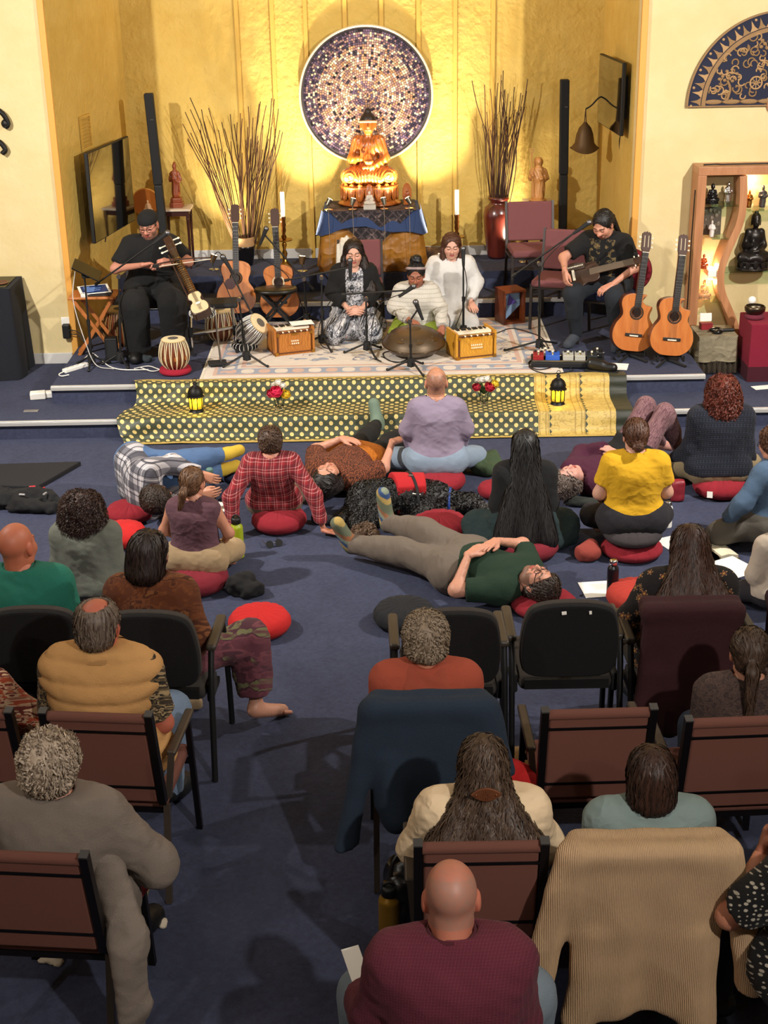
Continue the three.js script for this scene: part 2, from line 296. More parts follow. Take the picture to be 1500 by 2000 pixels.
// mosaic disc
{
  const c = atZ(715, 186, Z_BACK + 0.07), r = 127 * mpp(c);
  const t = thing('mosaic_disc', 'large round mosaic of purple and cream tiles hung behind the wooden statue', 'wall mosaic', c);
  part('backing', cy(r + 0.004, r + 0.004, 0.03, 0, 0, -0.015, PI / 2, 0, 0, 72), mat('#2a2328', 0.8), t);
  part('rim', [new THREE.TorusGeometry(r + 0.012, 0.012, 8, 90)], mat('#cfc0a2', 0.5), t);
  for (const [dx, dy] of [[0.25, 0.3], [-0.25, 0.3], [0, -0.35]]) part('wall_spacer', rod([dx, dy, -0.02], [dx, dy, -0.068], 0.02), M.steel, t);
  const pos = [], nor = [], col = [], idx = []; const pal = ['#e8d3b4', '#c79f86', '#8f6f74', '#5c4a5e', '#3a3145', '#a9877f', '#f3ead6', '#6d5a78', '#241d26', '#b98b6a'].map(hex);
  const ts = 0.0228, rings = Math.floor(r / ts);
  for (let k = 0; k < rings; k++) {
    const rad = (k + 0.5) * ts, n = Math.max(5, Math.round(2 * PI * rad / ts)), edge = rad / r;
    for (let i = 0; i < n; i++) {
      const a = (i + 0.5 * (k % 2)) / n * 2 * PI, q = rnd(); let c;
      if (edge > 0.93) c = [4, 8, 3, 7, 4][q * 5 | 0]; else if (edge > 0.76) c = q < 0.13 ? 0 : [3, 4, 7, 2, 4, 5][rnd() * 6 | 0]; else if (edge < 0.2) c = [2, 3, 5, 7, 0, 9][q * 6 | 0]; else c = q < 0.24 ? [0, 6, 0][rnd() * 3 | 0] : q < 0.87 ? [1, 5, 2, 9, 5][rnd() * 5 | 0] : [8, 4, 3][rnd() * 3 | 0];
      const w = ts * 0.46, l = 2 * PI * rad / n * 0.46, z = 0.004 + rnd() * 0.002, cc = pal[c], f = 0.5 + 0.25 * rnd(), ux = Math.cos(a), uy = Math.sin(a), tx = rr(-0.12, 0.12), ty = rr(-0.12, 0.12);
      const b = pos.length / 3, P = (u, v, zz) => { pos.push(ux * (rad + u) - uy * v, uy * (rad + u) + ux * v, zz + tx * u + ty * v); col.push(cc.r * f, cc.g * f, cc.b * f); };
      for (const [s, zz] of [[1.0, 0], [0.88, z]]) { P(-w * s, -l * s, zz); P(w * s, -l * s, zz); P(w * s, l * s, zz); P(-w * s, l * s, zz); }
      idx.push(b + 4, b + 5, b + 6, b + 4, b + 6, b + 7); for (let e = 0; e < 4; e++) { const e2 = (e + 1) % 4; idx.push(b + e, b + e2, b + 4 + e2, b + e, b + 4 + e2, b + 4 + e); }
    }
  }
  const g = new THREE.BufferGeometry(); g.setAttribute('position', new THREE.Float32BufferAttribute(pos, 3)); g.setAttribute('color', new THREE.Float32BufferAttribute(col, 3)); g.setIndex(idx);
  const ng = g.toNonIndexed(); ng.computeVertexNormals();
  const o = part('mosaic_tiles', ng, mat('#ffffff', 0.28, { vertexColors: true }), t, 'small glazed mosaic tiles in rings'); o.userData.kind = 'stuff';
}
// seated statue shape, about 1 unit tall, facing +z
function seatedFigure(h, cell, folds = 0, raised = true) {
  const q = [['e', [0, 0.16, 0.02], [0.27, 0.105, 0.19]], ['c', [0.05, 0.17, -0.02], [0.24, 0.15, 0.05], 0.11, 0.085], ['c', [-0.05, 0.17, -0.02], [-0.24, 0.15, 0.05], 0.11, 0.085], ['c', [0.22, 0.13, 0.06], [-0.12, 0.13, 0.17], 0.06, 0.04], ['c', [-0.22, 0.13, 0.06], [0.12, 0.12, 0.17], 0.06, 0.04],
    ['c', [0, 0.22, -0.03], [0, 0.45, -0.03], 0.11, 0.1], ['c', [-0.1, 0.54, -0.03], [0.1, 0.54, -0.03], 0.045, 0.045], ['c', [-0.045, 0.47, -0.02], [0.045, 0.47, -0.02], 0.088, 0.088],
    ['c', [0.135, 0.535, -0.03], [0.185, 0.33, 0], 0.048, 0.046], ['c', [0.185, 0.33, 0], [0.03, 0.27, 0.17], 0.042, 0.028], ['c', [-0.135, 0.535, -0.03], [-0.185, 0.33, 0], 0.048, 0.046],
    ['c', [-0.185, 0.33, 0], raised ? [-0.08, 0.36, 0.16] : [-0.03, 0.27, 0.17], 0.05, 0.03]];
  const hand = raised ? [['c', [-0.08, 0.36, 0.16], [-0.07, 0.42, 0.17], 0.026, 0.022], ['c', [-0.08, 0.42, 0.17], [-0.085, 0.48, 0.172], 0.011, 0.008], ['c', [-0.06, 0.42, 0.17], [-0.058, 0.475, 0.175], 0.011, 0.008], ['c', [-0.055, 0.39, 0.18], [-0.035, 0.43, 0.185], 0.012, 0.008]] : [];
  hand.push(['c', [0.03, 0.265, 0.17], [-0.06, 0.26, 0.18], 0.024, 0.018]);
  const head = [['c', [0, 0.53, -0.02], [0, 0.64, -0.01], 0.05, 0.045], ['e', [0, 0.715, -0.005], [0.078, 0.1, 0.085]], ['e', [0, 0.67, 0.025], [0.06, 0.06, 0.055]], ['c', [0, 0.715, 0.078], [0, 0.69, 0.092], 0.009, 0.013], ['e', [0.083, 0.69, -0.005], [0.012, 0.055, 0.02]], ['e', [-0.083, 0.69, -0.005], [0.012, 0.055, 0.02]], ['c', [-0.025, 0.655, 0.075], [0.025, 0.655, 0.075], 0.008, 0.008]];
  const a = solid(q, 0.05), b = solid(hand, 0.012), c = solid(head, 0.022);
  const f = (x, y, z) => { let d = smin(smin(a(x, y, z), b(x, y, z), 0.012), c(x, y, z), 0.03); if (folds && d < 0.04 && y < 0.56) d += folds * Math.sin((y < 0.24 ? Math.hypot(Math.abs(x) - 0.22, y - 0.14) * 190 : (Math.abs(x) * 120 + y * 40))); return Math.max(d, 0.055 - y); };
  const g = nets(f, [-0.36, 0.03, -0.22], [0.36, 0.84, 0.27], cell / h); return g.scale(h, h, h);
}
const seatedHair = (h, cell) => blob([['e', [0, 0.745, -0.02], [0.09, 0.095, 0.09]], ['e', [0, 0.835, -0.02], [0.038, 0.05, 0.04]]], 0.015, cell / h, (d, x, y, z) => Math.max(d + 0.003 * Math.sin(x * 260) * Math.sin(y * 260) * Math.sin(z * 260), 0.728 + (z - 0.02) * 0.5 - y)).scale(h, h, h);
function lotusBase(w, h, petals, y = 0) {
  const gs = [lathe([[0.001, 0], [w * 0.5, 0], [w * 0.5, h * 0.12], [w * 0.42, h * 0.3], [w * 0.4, h * 0.6], [w * 0.47, h * 0.85], [w * 0.46, h], [0.001, h]], 40).scale(1, 1, 0.72)];
  for (let i = 0; i < petals; i++) { const a = i / petals * 2 * PI; gs.push(place(new THREE.SphereGeometry(w * 0.085, 10, 8).scale(0.9, 1.7, 0.4), 0, 0, w * 0.44).rotateX(-0.12).rotateY(a).scale(1, 1, 0.74).translate(0, h * 0.52, 0)); }
  return join(gs).translate(0, y, 0);
}
const buddhaWood = wood('#7d3a12', '#c4762e', 3, 0.32, 0.4);
const altarZ0 = -13.86, altarZ1 = -14.36, altarY = atZ(725, 412, altarZ0).y;
{
  const c = atZ(722, 396, -14.17); c.y = altarY + 0.012;
  const h = 0.95, t = thing('buddha_statue', 'large golden carved wooden seated Buddha with raised hand on the altar', 'statue', c);
  const plinth = 0.2;
  part('lotus_base', withUV(lotusBase(0.62, plinth, 18), (x, y, z) => [x * 2, y * 2]), buddhaWood, t);
  const f = seatedFigure(0.87, 0.0065, 0.0035); f.translate(0, plinth - 0.05, -0.01);
  part('figure', withUV(f, (x, y, z) => [x * 1.5 + z, y * 1.2]), buddhaWood, t);
  part('hair', withUV(seatedHair(0.87, 0.006).translate(0, plinth - 0.05, -0.01), (x, y) => [x, y]), mat('#1d0f0c', 0.5), t);
  part('headband', place(new THREE.TorusGeometry(0.078, 0.011, 8, 30), 0, plinth - 0.05 + 0.735 * 0.87, -0.018, PI / 2 - 0.15), mat('#c9a07c', 0.5), t);
  part('alms_bowl', lathe([[0.001, 0], [0.03, 0.004], [0.045, 0.03], [0.04, 0.045], [0.036, 0.045], [0.001, 0.012]]).translate(0, plinth + 0.205, 0.16), mat('#8a4a1c', 0.4), t);
}
// altar with its three cloths
const shiftA = V(0.0, 0, 0);
{
  const xl = atZ(634, 408, altarZ0).x, xr = atZ(816, 404, altarZ0).x, cx = (xl + xr) / 2, w = xr - xl, zc = (altarZ0 + altarZ1) / 2, dep = altarZ0 - altarZ1;
  const t = thing('altar_table', 'altar table under the seated wooden statue, draped with layered cloths', 'altar', [cx, Y4, zc]);
  const hT = altarY - Y4;
  part('tabletop', rb(w, 0.03, dep, 0.008, 0, hT - 0.02, 0), mat('#3a1d12', 0.4), t);
  for (const sx of [-1, 1]) for (const sz of [-1, 1]) part('leg', bx(0.05, hT - 0.035, 0.05, sx * (w / 2 - 0.06), (hT - 0.035) / 2, sz * (dep / 2 - 0.06)), mat('#3a1d12', 0.4), t);
  // gold drape round front and sides, flaring to the floor
  const drape = (tag2, topY, botFn, off, seg, waves, amp) => {
    const pos = [], idx = [], uv = []; const path = [];
    for (let i = 0; i <= seg; i++) { const s = i / seg * (w + 2 * dep); let x, z, nx, nz; if (s < dep) { x = -w / 2; z = -dep / 2 + s; nx = -1; nz = 0; } else if (s < dep + w) { x = -w / 2 + s - dep; z = dep / 2; nx = 0; nz = 1; } else { x = w / 2; z = dep / 2 - (s - dep - w); nx = 1; nz = 0; } const e = 0.06, d1 = Math.abs(s - dep), d2 = Math.abs(s - dep - w); if (d1 < e) { const k = (s - dep + e) / (2 * e); nx = -(1 - k); nz = k; } if (d2 < e) { const k = (s - dep - w + e) / (2 * e); nx = k; nz = 1 - k; } path.push([x, z, nx, nz, s]); }
    const rows = 14;
    for (const [x, z, nx, nz, s] of path) for (let j = 0; j <= rows; j++) { const v = j / rows, y = topY + (botFn(x, z, s) - topY) * v, d = off + (0.01 + 0.06 * v) * (waves ? 1 : 0.25) + amp * v * Math.sin(s * waves + 1.3 * Math.sin(s * 5)); pos.push(x + nx * d, y, z + nz * d); uv.push(s, y); }
    for (let i = 0; i < seg; i++) for (let j = 0; j < rows; j++) { const a = i * (rows + 1) + j, b = a + rows + 1; idx.push(a, a + 1, b, b, a + 1, b + 1); }
    const g = new THREE.BufferGeometry(); g.setAttribute('position', new THREE.Float32BufferAttribute(pos, 3)); g.setAttribute('uv', new THREE.Float32BufferAttribute(uv, 2)); g.setIndex(idx); g.computeVertexNormals(); return g;
  };
  const goldCloth = new THREE.MeshPhysicalMaterial({ map: tex(256, 256, (u, v) => mixc(rgb('#6a3f0c'), rgb('#a56f1c'), cl(fbm(u, v, 4, 4) * 1.5 - 0.3))), roughness: 0.5, sheen: 0.6, sheenColor: hex('#c08a30'), side: THREE.DoubleSide, bumpMap: rep(creaseB, 1.5), bumpScale: 0.02 });
  part('gold_drape', drape('g', hT - 0.01, () => 0.006, 0.012, 120, 26, 0.022), goldCloth, t, 'gold silk drape reaching the platform');
  const blueCloth = fabric('#2a3c63');
  part('blue_cloth', [drape('b', hT + 0.004, (x, z, s) => hT - 0.13 - 0.1 * Math.pow(Math.abs(x) / (w / 2), 3) - 0.05 * Math.max(0, Math.sin(s * 7)), 0.022, 120, 18, 0.01), bx(w + 0.03, 0.004, dep + 0.03, 0, hT + 0.003, 0)], blueCloth, t, 'blue under-cloth');
  const pais = tex(256, 256, (u, v) => { const a = Math.abs(((u + v) * 6) % 1 - 0.5), b = Math.abs(((u - v) * 6 + 8) % 1 - 0.5), n = fbm(u, v, 16, 3); return mixc(rgb('#171116'), rgb('#6b5a58'), cl((a < 0.1 || b < 0.1 ? 0.55 : 0.08) + (n > 0.56 ? 0.5 : 0) - 0.1)); });
  const topPts = [[-w / 2 - 0.0, -dep / 2], [w / 2, -dep / 2], [w / 2, dep / 2], [-w / 2, dep / 2]];
  const tri = prism([[-w * 0.45, 0], [w * 0.45, 0], [0.1, -0.29], [0.0, -0.34], [-0.1, -0.29]], 0.004, 0.001).rotateX(-0.16).translate(0, hT + 0.006, dep / 2 + 0.045);
  part('dark_paisley_cloth', [rb(w * 0.96, 0.006, dep + 0.07, 0.003, 0, hT + 0.009, 0.015), uvPlanar(tri, 'x', 'y', 1.6)], new THREE.MeshStandardMaterial({ map: pais, roughness: 0.85, side: THREE.DoubleSide }), t, 'dark patterned cloth hanging in a point');
}
// small spot lamps on the altar, shining up at the statue and the mosaic
const lampGlow = new THREE.MeshStandardMaterial({ color: 0xffffff, emissive: hex('#ffe2b0'), emissiveIntensity: 8 });
for (const [px, py, aim, cd, cone, lab] of [
  [642, 410, [X0 - 0.02, 1.85, -14.16], 12, 0.75, 'small chrome spot lamp on the altar left end below the mosaic'],
  [689, 409, [X0 + 0.05, 2.0, -14.16], 6, 0.6, 'small chrome spot lamp between altar end and crystal figure'],
  [750, 409, [X0 + 0.0, 2.0, -14.16], 6, 0.6, 'small chrome ribbed spot lamp beside the crystal figure'],
  [799, 406, [X0 + 0.02, 1.85, -14.16], 12, 0.75, 'small chrome spot lamp in front of the upright oval plaque']]) {
  const p = atZ(px, py, altarZ0 + 0.0); p.y = altarY + 0.016;
  const t = thing('altar_spot_lamp', lab, 'lamp', p, 0, 'chrome spot lamps on the altar');
  const d = V(...aim).sub(p).normalize();
  part('base', lathe([[0.001, 0], [0.042, 0], [0.042, 0.008], [0.012, 0.014], [0.001, 0.014]], 20), M.chrome, t);
  part('stem', rod([0, 0.012, 0], [0, 0.06, 0.004], 0.006), M.chrome, t);
  const o = V(0, 0.075, 0);
  part('shade', [rod(o.clone().addScaledVector(d, -0.035), o.clone().addScaledVector(d, 0.03), 0.016, 0.03, 18)], mat('#6f6a5e', 0.3, { metalness: 0.8 }), t);
  part('bulb', rod(o.clone().addScaledVector(d, 0.03), o.clone().addScaledVector(d, 0.036), 0.024, 0.024, 16), lampGlow, t);
  const s = new THREE.SpotLight(lin(1, 0.78, 0.48), cd, 0, cone, 0.8, 2); s.position.copy(p).add(o).addScaledVector(d, 0.045); s.target.position.set(...aim); s.castShadow = true; s.shadow.radius = 1; scene.add(s, s.target);
  part('power_cord', tube([[0, 0.012, 0.04], [0, 0.0, 0.11], [0.004, -0.2, 0.13], [0, -0.5, 0.135]], 0.0022, 16, 5), mat('#8a7a5a', 0.6), t);
}
{ // small things on the altar
  const put = (px, py, z = altarZ0 - 0.035) => { const p = atZ(px, py, z); p.y = altarY + 0.013; return p; };
  const glass = new THREE.MeshPhysicalMaterial({ color: 0xf4efe4, roughness: 0.12, transmission: 0.55, thickness: 0.03, ior: 1.5 });
  const t = thing('crystal_figurine', 'small frosted crystal seated figure on the altar before the big statue', 'figurine', put(722, 402));
  part('figure', seatedFigure(0.17, 0.0035).translate(0, 0.035, 0), glass, t); part('base', bx(0.12, 0.045, 0.07, 0, 0.0225, 0), glass, t);
  const v = thing('oval_plaque', 'upright carved wooden oval plaque at the altar end beside the statue', 'plaque', put(795, 393, -14.1));
  part('panel', place(cy(0.06, 0.06, 0.02, 0, 0, 0, PI / 2, 0, 0, 32).scale(0.75, 1.7, 1), 0, 0.11, 0), buddhaWood, v);
  part('relief_figure', seatedFigure(0.13, 0.004).scale(1, 1, 0.3).translate(0, 0.04, 0.012), buddhaWood, v);
  part('foot', rb(0.07, 0.02, 0.05, 0.005, 0, 0.01, 0), buddhaWood, v);
}
// spot lamps standing on the platform, washing the wall and the mosaic from below
for (const [px, py, aim, cd, cone, lab] of [
  [591, 530, [X0 - 0.42, 3.1, Z_BACK + 0.05], 58, 0.62, 'small clip spot lamp on the dark platform beside a tall candlestick'],
  [862, 525, [X0 + 0.42, 3.1, Z_BACK + 0.05], 58, 0.62, 'small clip spot lamp on the platform behind the kneeling singer in white'],
  [418, 527, [X0 - 0.9, 2.4, Z_BACK + 0.1], 10, 1.0, 'small clip spot lamp on the platform behind the honey-topped guitar'],
  [1022, 512, [X0 + 0.9, 2.4, Z_BACK + 0.1], 10, 1.0, 'small clip spot lamp on the platform behind the mauve chairs']]) {
  const p = atY(px, py, Y4), t = thing('platform_spot_lamp', lab, 'lamp', p, 0, 'spot lamps on the platform'), o = V(0, 0.12, 0), d = V(...aim).sub(p).normalize();
  part('base', lathe([[0.001, 0], [0.05, 0], [0.05, 0.01], [0.012, 0.016], [0.001, 0.016]], 20), M.chrome, t); part('stem', rod([0, 0.01, 0], [0, 0.1, 0], 0.007), M.chrome, t);
  part('shade', rod(o.clone().addScaledVector(d, -0.05), o.clone().addScaledVector(d, 0.03), 0.022, 0.036, 18), mat('#8a6c4a', 0.35, { metalness: 0.7 }), t);
  part('bulb', rod(o.clone().addScaledVector(d, 0.03), o.clone().addScaledVector(d, 0.036), 0.028, 0.028, 16), lampGlow, t);
  const s = new THREE.SpotLight(lin(1, 0.85, 0.6), cd, 0, cone, 1, 2); s.position.copy(p).add(o).addScaledVector(d, 0.05); s.target.position.set(...aim); s.castShadow = true; s.shadow.radius = 1.5; scene.add(s, s.target);
}
// candlesticks
{
  const mk = (px, py, pxTop, pyTop, lab, tray) => {
    const b = atY(px, py, Y4), t = thing('candlestick', lab, 'candlestick', b, 0), H = atZ(pxTop, pyTop, b.z).y - Y4, n = H - 0.25;
    const pr = [[0.001, 0], [0.07, 0], [0.068, 0.012], [0.03, 0.04], [0.02, 0.09], [0.03, 0.13], [0.014, 0.17], [0.026, n * 0.45], [0.012, n * 0.5]];
    part('stand', lathe(pr, 24), M.brass, t); part('drip_tray', lathe([[0.012, n * 0.5], [0.08, n * 0.53], [0.082, n * 0.55], [0.016, n * 0.54]], 28), M.brass, t);
    part('holder', lathe([[0.014, n * 0.54], [0.028, n * 0.6], [0.013, n * 0.66], [0.024, n * 0.72], [0.02, n * 0.8], [0.026, n * 0.84], [0.02, n * 0.9], [0.026, n], [0.022, n + 0.004], [0.001, n]], 20), metal('#7a4a22', 0.35), t);
    part('candle', lathe([[0.001, n], [0.021, n], [0.021, H - 0.006], [0.016, H], [0.001, H - 0.004]], 18), mat('#efe9db', 0.55), t); part('wick', rod([0, H - 0.004, 0], [0, H + 0.008, 0], 0.0015), M.black, t);
  };
  mk(557, 520, 553, 374, 'tall brass candlestick with white candle standing left of the gold drape');
  mk(892, 512, 890, 370, 'tall brass candlestick with white candle standing beside the red-brown urn');
}
// vases with bare branches
const twigM = mat('#3a2013', 0.8), twigM2 = mat('#5c3a22', 0.8);
function branches(t, y0, r0, n, spread, len, lean, m) {
  for (let i = 0; i < n; i++) {
    const a = rr(0, 2 * PI), e = Math.sqrt(rnd()), L = len * rr(0.62, 1.02), dx = Math.cos(a) * spread * e + lean, dz = Math.sin(a) * spread * 0.16 * e + 0.03, b = V(Math.cos(a) * r0 * e, y0, Math.sin(a) * r0 * e * 0.6);
    const q = [b]; let w = rr(-0.04, 0.04), w2 = rr(-0.05, 0.05);
    for (const s of [0.3, 0.6, 0.82, 1]) q.push(V(b.x + dx * s * L + w * Math.sin(s * 4) + (s > 0.8 ? w2 : 0), y0 + L * s * (1 - 0.12 * e * s), b.z + dz * s + rr(-0.01, 0.01)));
    const g = [new THREE.TubeGeometry(curve(q), 12, 0.0042, 4)];
    if (rnd() < 0.4) { const k = q[3]; g.push(rod(k, [k.x + dx * 0.12 + rr(-0.06, 0.06), k.y + rr(0.1, 0.2), k.z], 0.0028, 0.001, 4)); }
    part('branch', g, i % 3 ? m[0] : m[1], t);
  }
}
{
  const b = atY(481, 518, Y4), t = thing('black_vase', 'black vase with tan neck band holding a wide spray of bare branches', 'vase', b);
  const s = 0.93;
  part('body', lathe([[0.001, 0], [0.066, 0], [0.075, 0.02], [0.105, 0.16], [0.108, 0.205], [0.1, 0.215]].map(p => [p[0] * s, p[1] * s]), 36), mat('#0d0c0e', 0.22), t);
  part('neck_band', lathe([[0.1, 0.213], [0.103, 0.225], [0.1, 0.3], [0.1, 0.31], [0.086, 0.31], [0.084, 0.22]].map(p => [p[0] * s, p[1] * s]), 36), mat('#a98358', 0.8), t, 'woven tan band');
  branches(t, 0.06, 0.06, 58, 0.3, 1.72, -0.05, [twigM2, twigM]);
}
{
  const b = atY(972, 503, Y4), t = thing('floor_urn', 'tall red-brown glazed urn holding upright bare branches', 'vase', b), H = 0.62;
  part('body', lathe([[0.001, 0], [0.1, 0], [0.115, 0.03], [0.15, 0.25], [0.165, 0.42], [0.152, 0.5], [0.1, 0.545], [0.095, 0.57], [0.118, 0.595], [0.112, H], [0.09, H - 0.01], [0.08, 0.55]].map(p => [p[0] * 0.92, p[1]]), 44), new THREE.MeshPhysicalMaterial({ map: tex(128, 256, (u, v) => mixc(rgb('#3a0e09'), rgb('#7a3020'), cl(fbm(u, v, 8, 4) * 1.6 - 0.4))), roughness: 0.3, clearcoat: 0.6, clearcoatRoughness: 0.2 }), t);
  branches(t, 0.3, 0.05, 40, 0.15, 1.6, 0.01, [twigM, twigM2]);
}
// plant stands with carved figures
const standWood = wood('#2c0f0a', '#4a1c12', 2, 0.35), standTop = mat('#c9b6a0', 0.35);
function plantStand(px, py, zz, w, lab) {
  const p = atZ(px, py, zz), H = p.y - Y4, t = thing('plant_stand', lab, 'stand', [p.x, Y4, zz]);
  part('top', rb(w + 0.02, 0.022, w + 0.02, 0.005, 0, H - 0.011, 0), standTop, t, 'pale marble top');
  part('apron', [bx(w - 0.04, 0.05, 0.018, 0, H - 0.047, w / 2 - 0.025), bx(w - 0.04, 0.05, 0.018, 0, H - 0.047, -w / 2 + 0.025), bx(0.018, 0.05, w - 0.04, w / 2 - 0.025, H - 0.047, 0), bx(0.018, 0.05, w - 0.04, -w / 2 + 0.025, H - 0.047, 0)], standWood, t);
  for (const a of [-1, 1]) for (const b of [-1, 1]) { const x = a * (w / 2 - 0.022), z = b * (w / 2 - 0.022); part('leg', [bx(0.032, 0.07, 0.032, x, H - 0.057, z), rod([x, H - 0.09, z], [x, H * 0.5, z], 0.017, 0.012), rod([x, H * 0.5, z], [x, 0, z], 0.013, 0.01), sp(0.019, x, H - 0.1, z, 1, 0.7, 1, 10), sp(0.017, x, H * 0.42, z, 1, 0.7, 1, 10)], standWood, t); }
  return V(p.x, p.y, zz);
}
function standingFigure(h, cell, staff) {
  const q = [['c', [0, 0.1, 0], [0, 0.5, -0.01], 0.14, 0.115], ['c', [-0.07, 0.66, -0.01], [0.07, 0.66, -0.01], 0.075, 0.075], ['c', [0, 0.5, 0], [0, 0.68, 0], 0.12, 0.1], ['c', [0.13, 0.66, 0], [0.165, 0.5, 0.03], 0.05, 0.048], ['c', [0.165, 0.5, 0.03], [0.05, 0.5, 0.13], 0.045, 0.03], ['c', [-0.13, 0.66, 0], [-0.16, 0.5, 0.03], 0.05, 0.048], ['c', [-0.16, 0.5, 0.03], staff ? [-0.12, 0.58, 0.14] : [-0.04, 0.55, 0.13], 0.045, 0.03], ['c', [0.1, 0.48, 0.06], [0.11, 0.25, 0.05], 0.04, 0.03], ['c', [0, 0.72, 0], [0, 0.8, 0.01], 0.045, 0.045], ['e', [0, 0.87, 0.01], [0.066, 0.085, 0.073]], ['c', [0, 0.87, 0.075], [0, 0.85, 0.085], 0.008, 0.011]];
  if (!staff) q.push(['e', [0, 0.955, -0.01], [0.035, 0.03, 0.035]]);
  else q.push(['e', [0, 0.85, -0.03], [0.1, 0.11, 0.07]]);
  const s = solid(q, 0.04);
  return nets((x, y, z) => { let d = s(x, y, z); if (d < 0.05 && y < 0.72) d += 0.007 * Math.sin(x * 95 + 22 * y * y + 3 * Math.sin(y * 9)); return Math.max(d, 0.02 - y); }, [-0.3, 0, -0.25], [0.3, 1.02, 0.28], cell / h).scale(h, h, h);
}
{
  const p = plantStand(346, 404, -14.2, 0.27, 'dark turned-leg stand carrying the red wooden standing figure');
  const t = thing('standing_statue', 'slim red-brown wooden standing figure on a marble-topped stand', 'statue', p);
  const m = wood('#6b2c14', '#a4552c', 4, 0.4); part('pedestal', [rb(0.13, 0.05, 0.13, 0.008, 0, 0.025, 0), rb(0.11, 0.05, 0.11, 0.012, 0, 0.07, 0)], m, t);
  part('figure', withUV(standingFigure(0.36, 0.006).scale(0.85, 1, 0.85).translate(0, 0.085, 0), (x, y, z) => [x * 2 + z, y * 2]), m, t);
  const q = plantStand(1050, 392, -14.12, 0.26, 'dark turned-leg stand carrying the pale staff-bearing figure');
  const u = thing('staff_statue', 'pale honey-coloured carved robed figure holding a staff on a stand', 'statue', q), mm = wood('#a8713a', '#d29a58', 4, 0.4);
  part('figure', withUV(standingFigure(0.44, 0.006, true).scale(1.1, 1, 1), (x, y, z) => [x * 2 + z, y * 2]), mm, u); part('base', lathe([[0.001, 0], [0.085, 0], [0.08, 0.02], [0.001, 0.025]], 24), mm, u);
  part('staff', [rod([-0.058, 0.05, 0.065], [-0.075, 0.47, 0.05], 0.006), new THREE.TorusGeometry(0.018, 0.005, 6, 16).translate(-0.075, 0.49, 0.05)], mm, u);
}
// round orange plaque behind the left speaker
{ const p = atZ(285, 395, -14.25), t = thing('round_plaque', 'orange round plaque with painted seated figure behind the black speaker column', 'plaque', [p.x, p.y, p.z]);
  part('disc', cy(0.13, 0.13, 0.025, 0, 0, 0, PI / 2, 0, 0, 36), mat('#b5661c', 0.5), t); part('rim', new THREE.TorusGeometry(0.128, 0.012, 8, 36), mat('#c98a3c', 0.5), t); part('figure', seatedFigure(0.14, 0.004).scale(1, 1, 0.25).translate(0.02, -0.09, 0.012), mat('#e0b48a', 0.6), t); part('post', [rod([0, -0.13, 0], [0, Y4 - p.y, 0], 0.015)], standWood, t); }
// speaker columns
function column(pxT, pyT, z, lab, tiltPx) {
  const top = atZ(pxT, pyT, z), H = top.y - Y4, t = thing('speaker_column', lab, 'speaker', [top.x, Y4, z]);
  const lean = atZ(tiltPx[0], tiltPx[1], z).x - top.x, L = top.y - atZ(tiltPx[0], tiltPx[1], z).y, sh = lean / L;
  const skew = g => { const p = g.attributes.position; for (let i = 0; i < p.count; i++) p.setX(i, p.getX(i) + (H - p.getY(i)) * sh); g.computeVertexNormals(); return g; };
  part('upper_section', skew(rb(0.085, H * 0.5, 0.09, 0.012, 0, H * 0.75, 0)), M.matteBlack, t);
  part('lower_section', skew(rb(0.08, H * 0.5 - 0.26, 0.085, 0.012, 0, H * 0.25 + 0.13, 0)), M.black, t);
  part('bass_module', skew(rb(0.3, 0.26, 0.3, 0.02, -0.06, 0.13, 0.02)), M.black, t); part('badge', skew(bx(0.028, 0.01, 0.004, 0.012, H * 0.86, 0.047)), M.chrome, t);
  part('cable', skew(tube([[0.1, 0.27, 0], [0.09, 0.33, 0.02], [0.14, 0.35, 0.03], [0.17, 0.27, 0.02], [0.2, 0.1, 0.02]], 0.006, 24, 5)), M.cord, t);
}
column(290, 182, -13.98, 'slim black speaker column by the splayed left jamb', [318, 440]);
column(1103, 155, -13.98, 'slim black speaker column beside the hanging bronze bell', [1099, 440]);
// screens on the alcove walls
const screenM = new THREE.MeshPhysicalMaterial({ color: hex('#07080a'), roughness: 0.08, clearcoat: 1, clearcoatRoughness: 0.03 });
function tv(c, w, h, yaw, roll, tilt, lab, mount, gap) {
  const t = thing('wall_screen', lab, 'television', c); t.rotation.set(0, yaw, 0);
  const pitch = g => g.rotateX(tilt);
  part('bezel', pitch(rb(w, h, 0.035, 0.008, 0, 0, 0)), M.black, t); part('screen', pitch(bx(w - 0.02, h - 0.02, 0.003, 0, 0, 0.0185)), screenM, t); part('rear_housing', pitch(rb(w * 0.6, h * 0.5, 0.03, 0.01, 0, -h * 0.1, -0.03)), M.matteBlack, t);
  part('wall_bracket', [bx(0.1, 0.36, 0.03, mount, 0, -gap + 0.02), bx(0.04, 0.06, gap, mount, 0.09, -gap / 2), bx(0.04, 0.06, gap, mount, -0.09, -gap / 2), rb(0.16, 0.2, 0.04, 0.01, mount, 0, -0.05), cy(0.03, 0.03, 0.1, mount, 0.12, -gap * 0.6)], M.matteBlack, t);
  part('cable', tube([[0.05, -0.05, -0.06], [0.06, -0.3, -0.1], [0.02, -0.4, -0.09], [0, -0.5, -0.1]], 0.006, 20, 5), M.cord, t);
}
{ const a = atZ(216, 368, -13.3); tv(a, 1.1, 0.8, R(80), 0, 0.0, 'black flat screen on the left alcove wall beside the musician in black', 0.0, a.x - XL - 0.1);
  const b = atZ(1194, 183, -13.3); tv(b, 1.0, 0.62, R(-87), 0, 0.0, 'black flat screen high on the right alcove wall above the bell', 0.25, XR - b.x); }
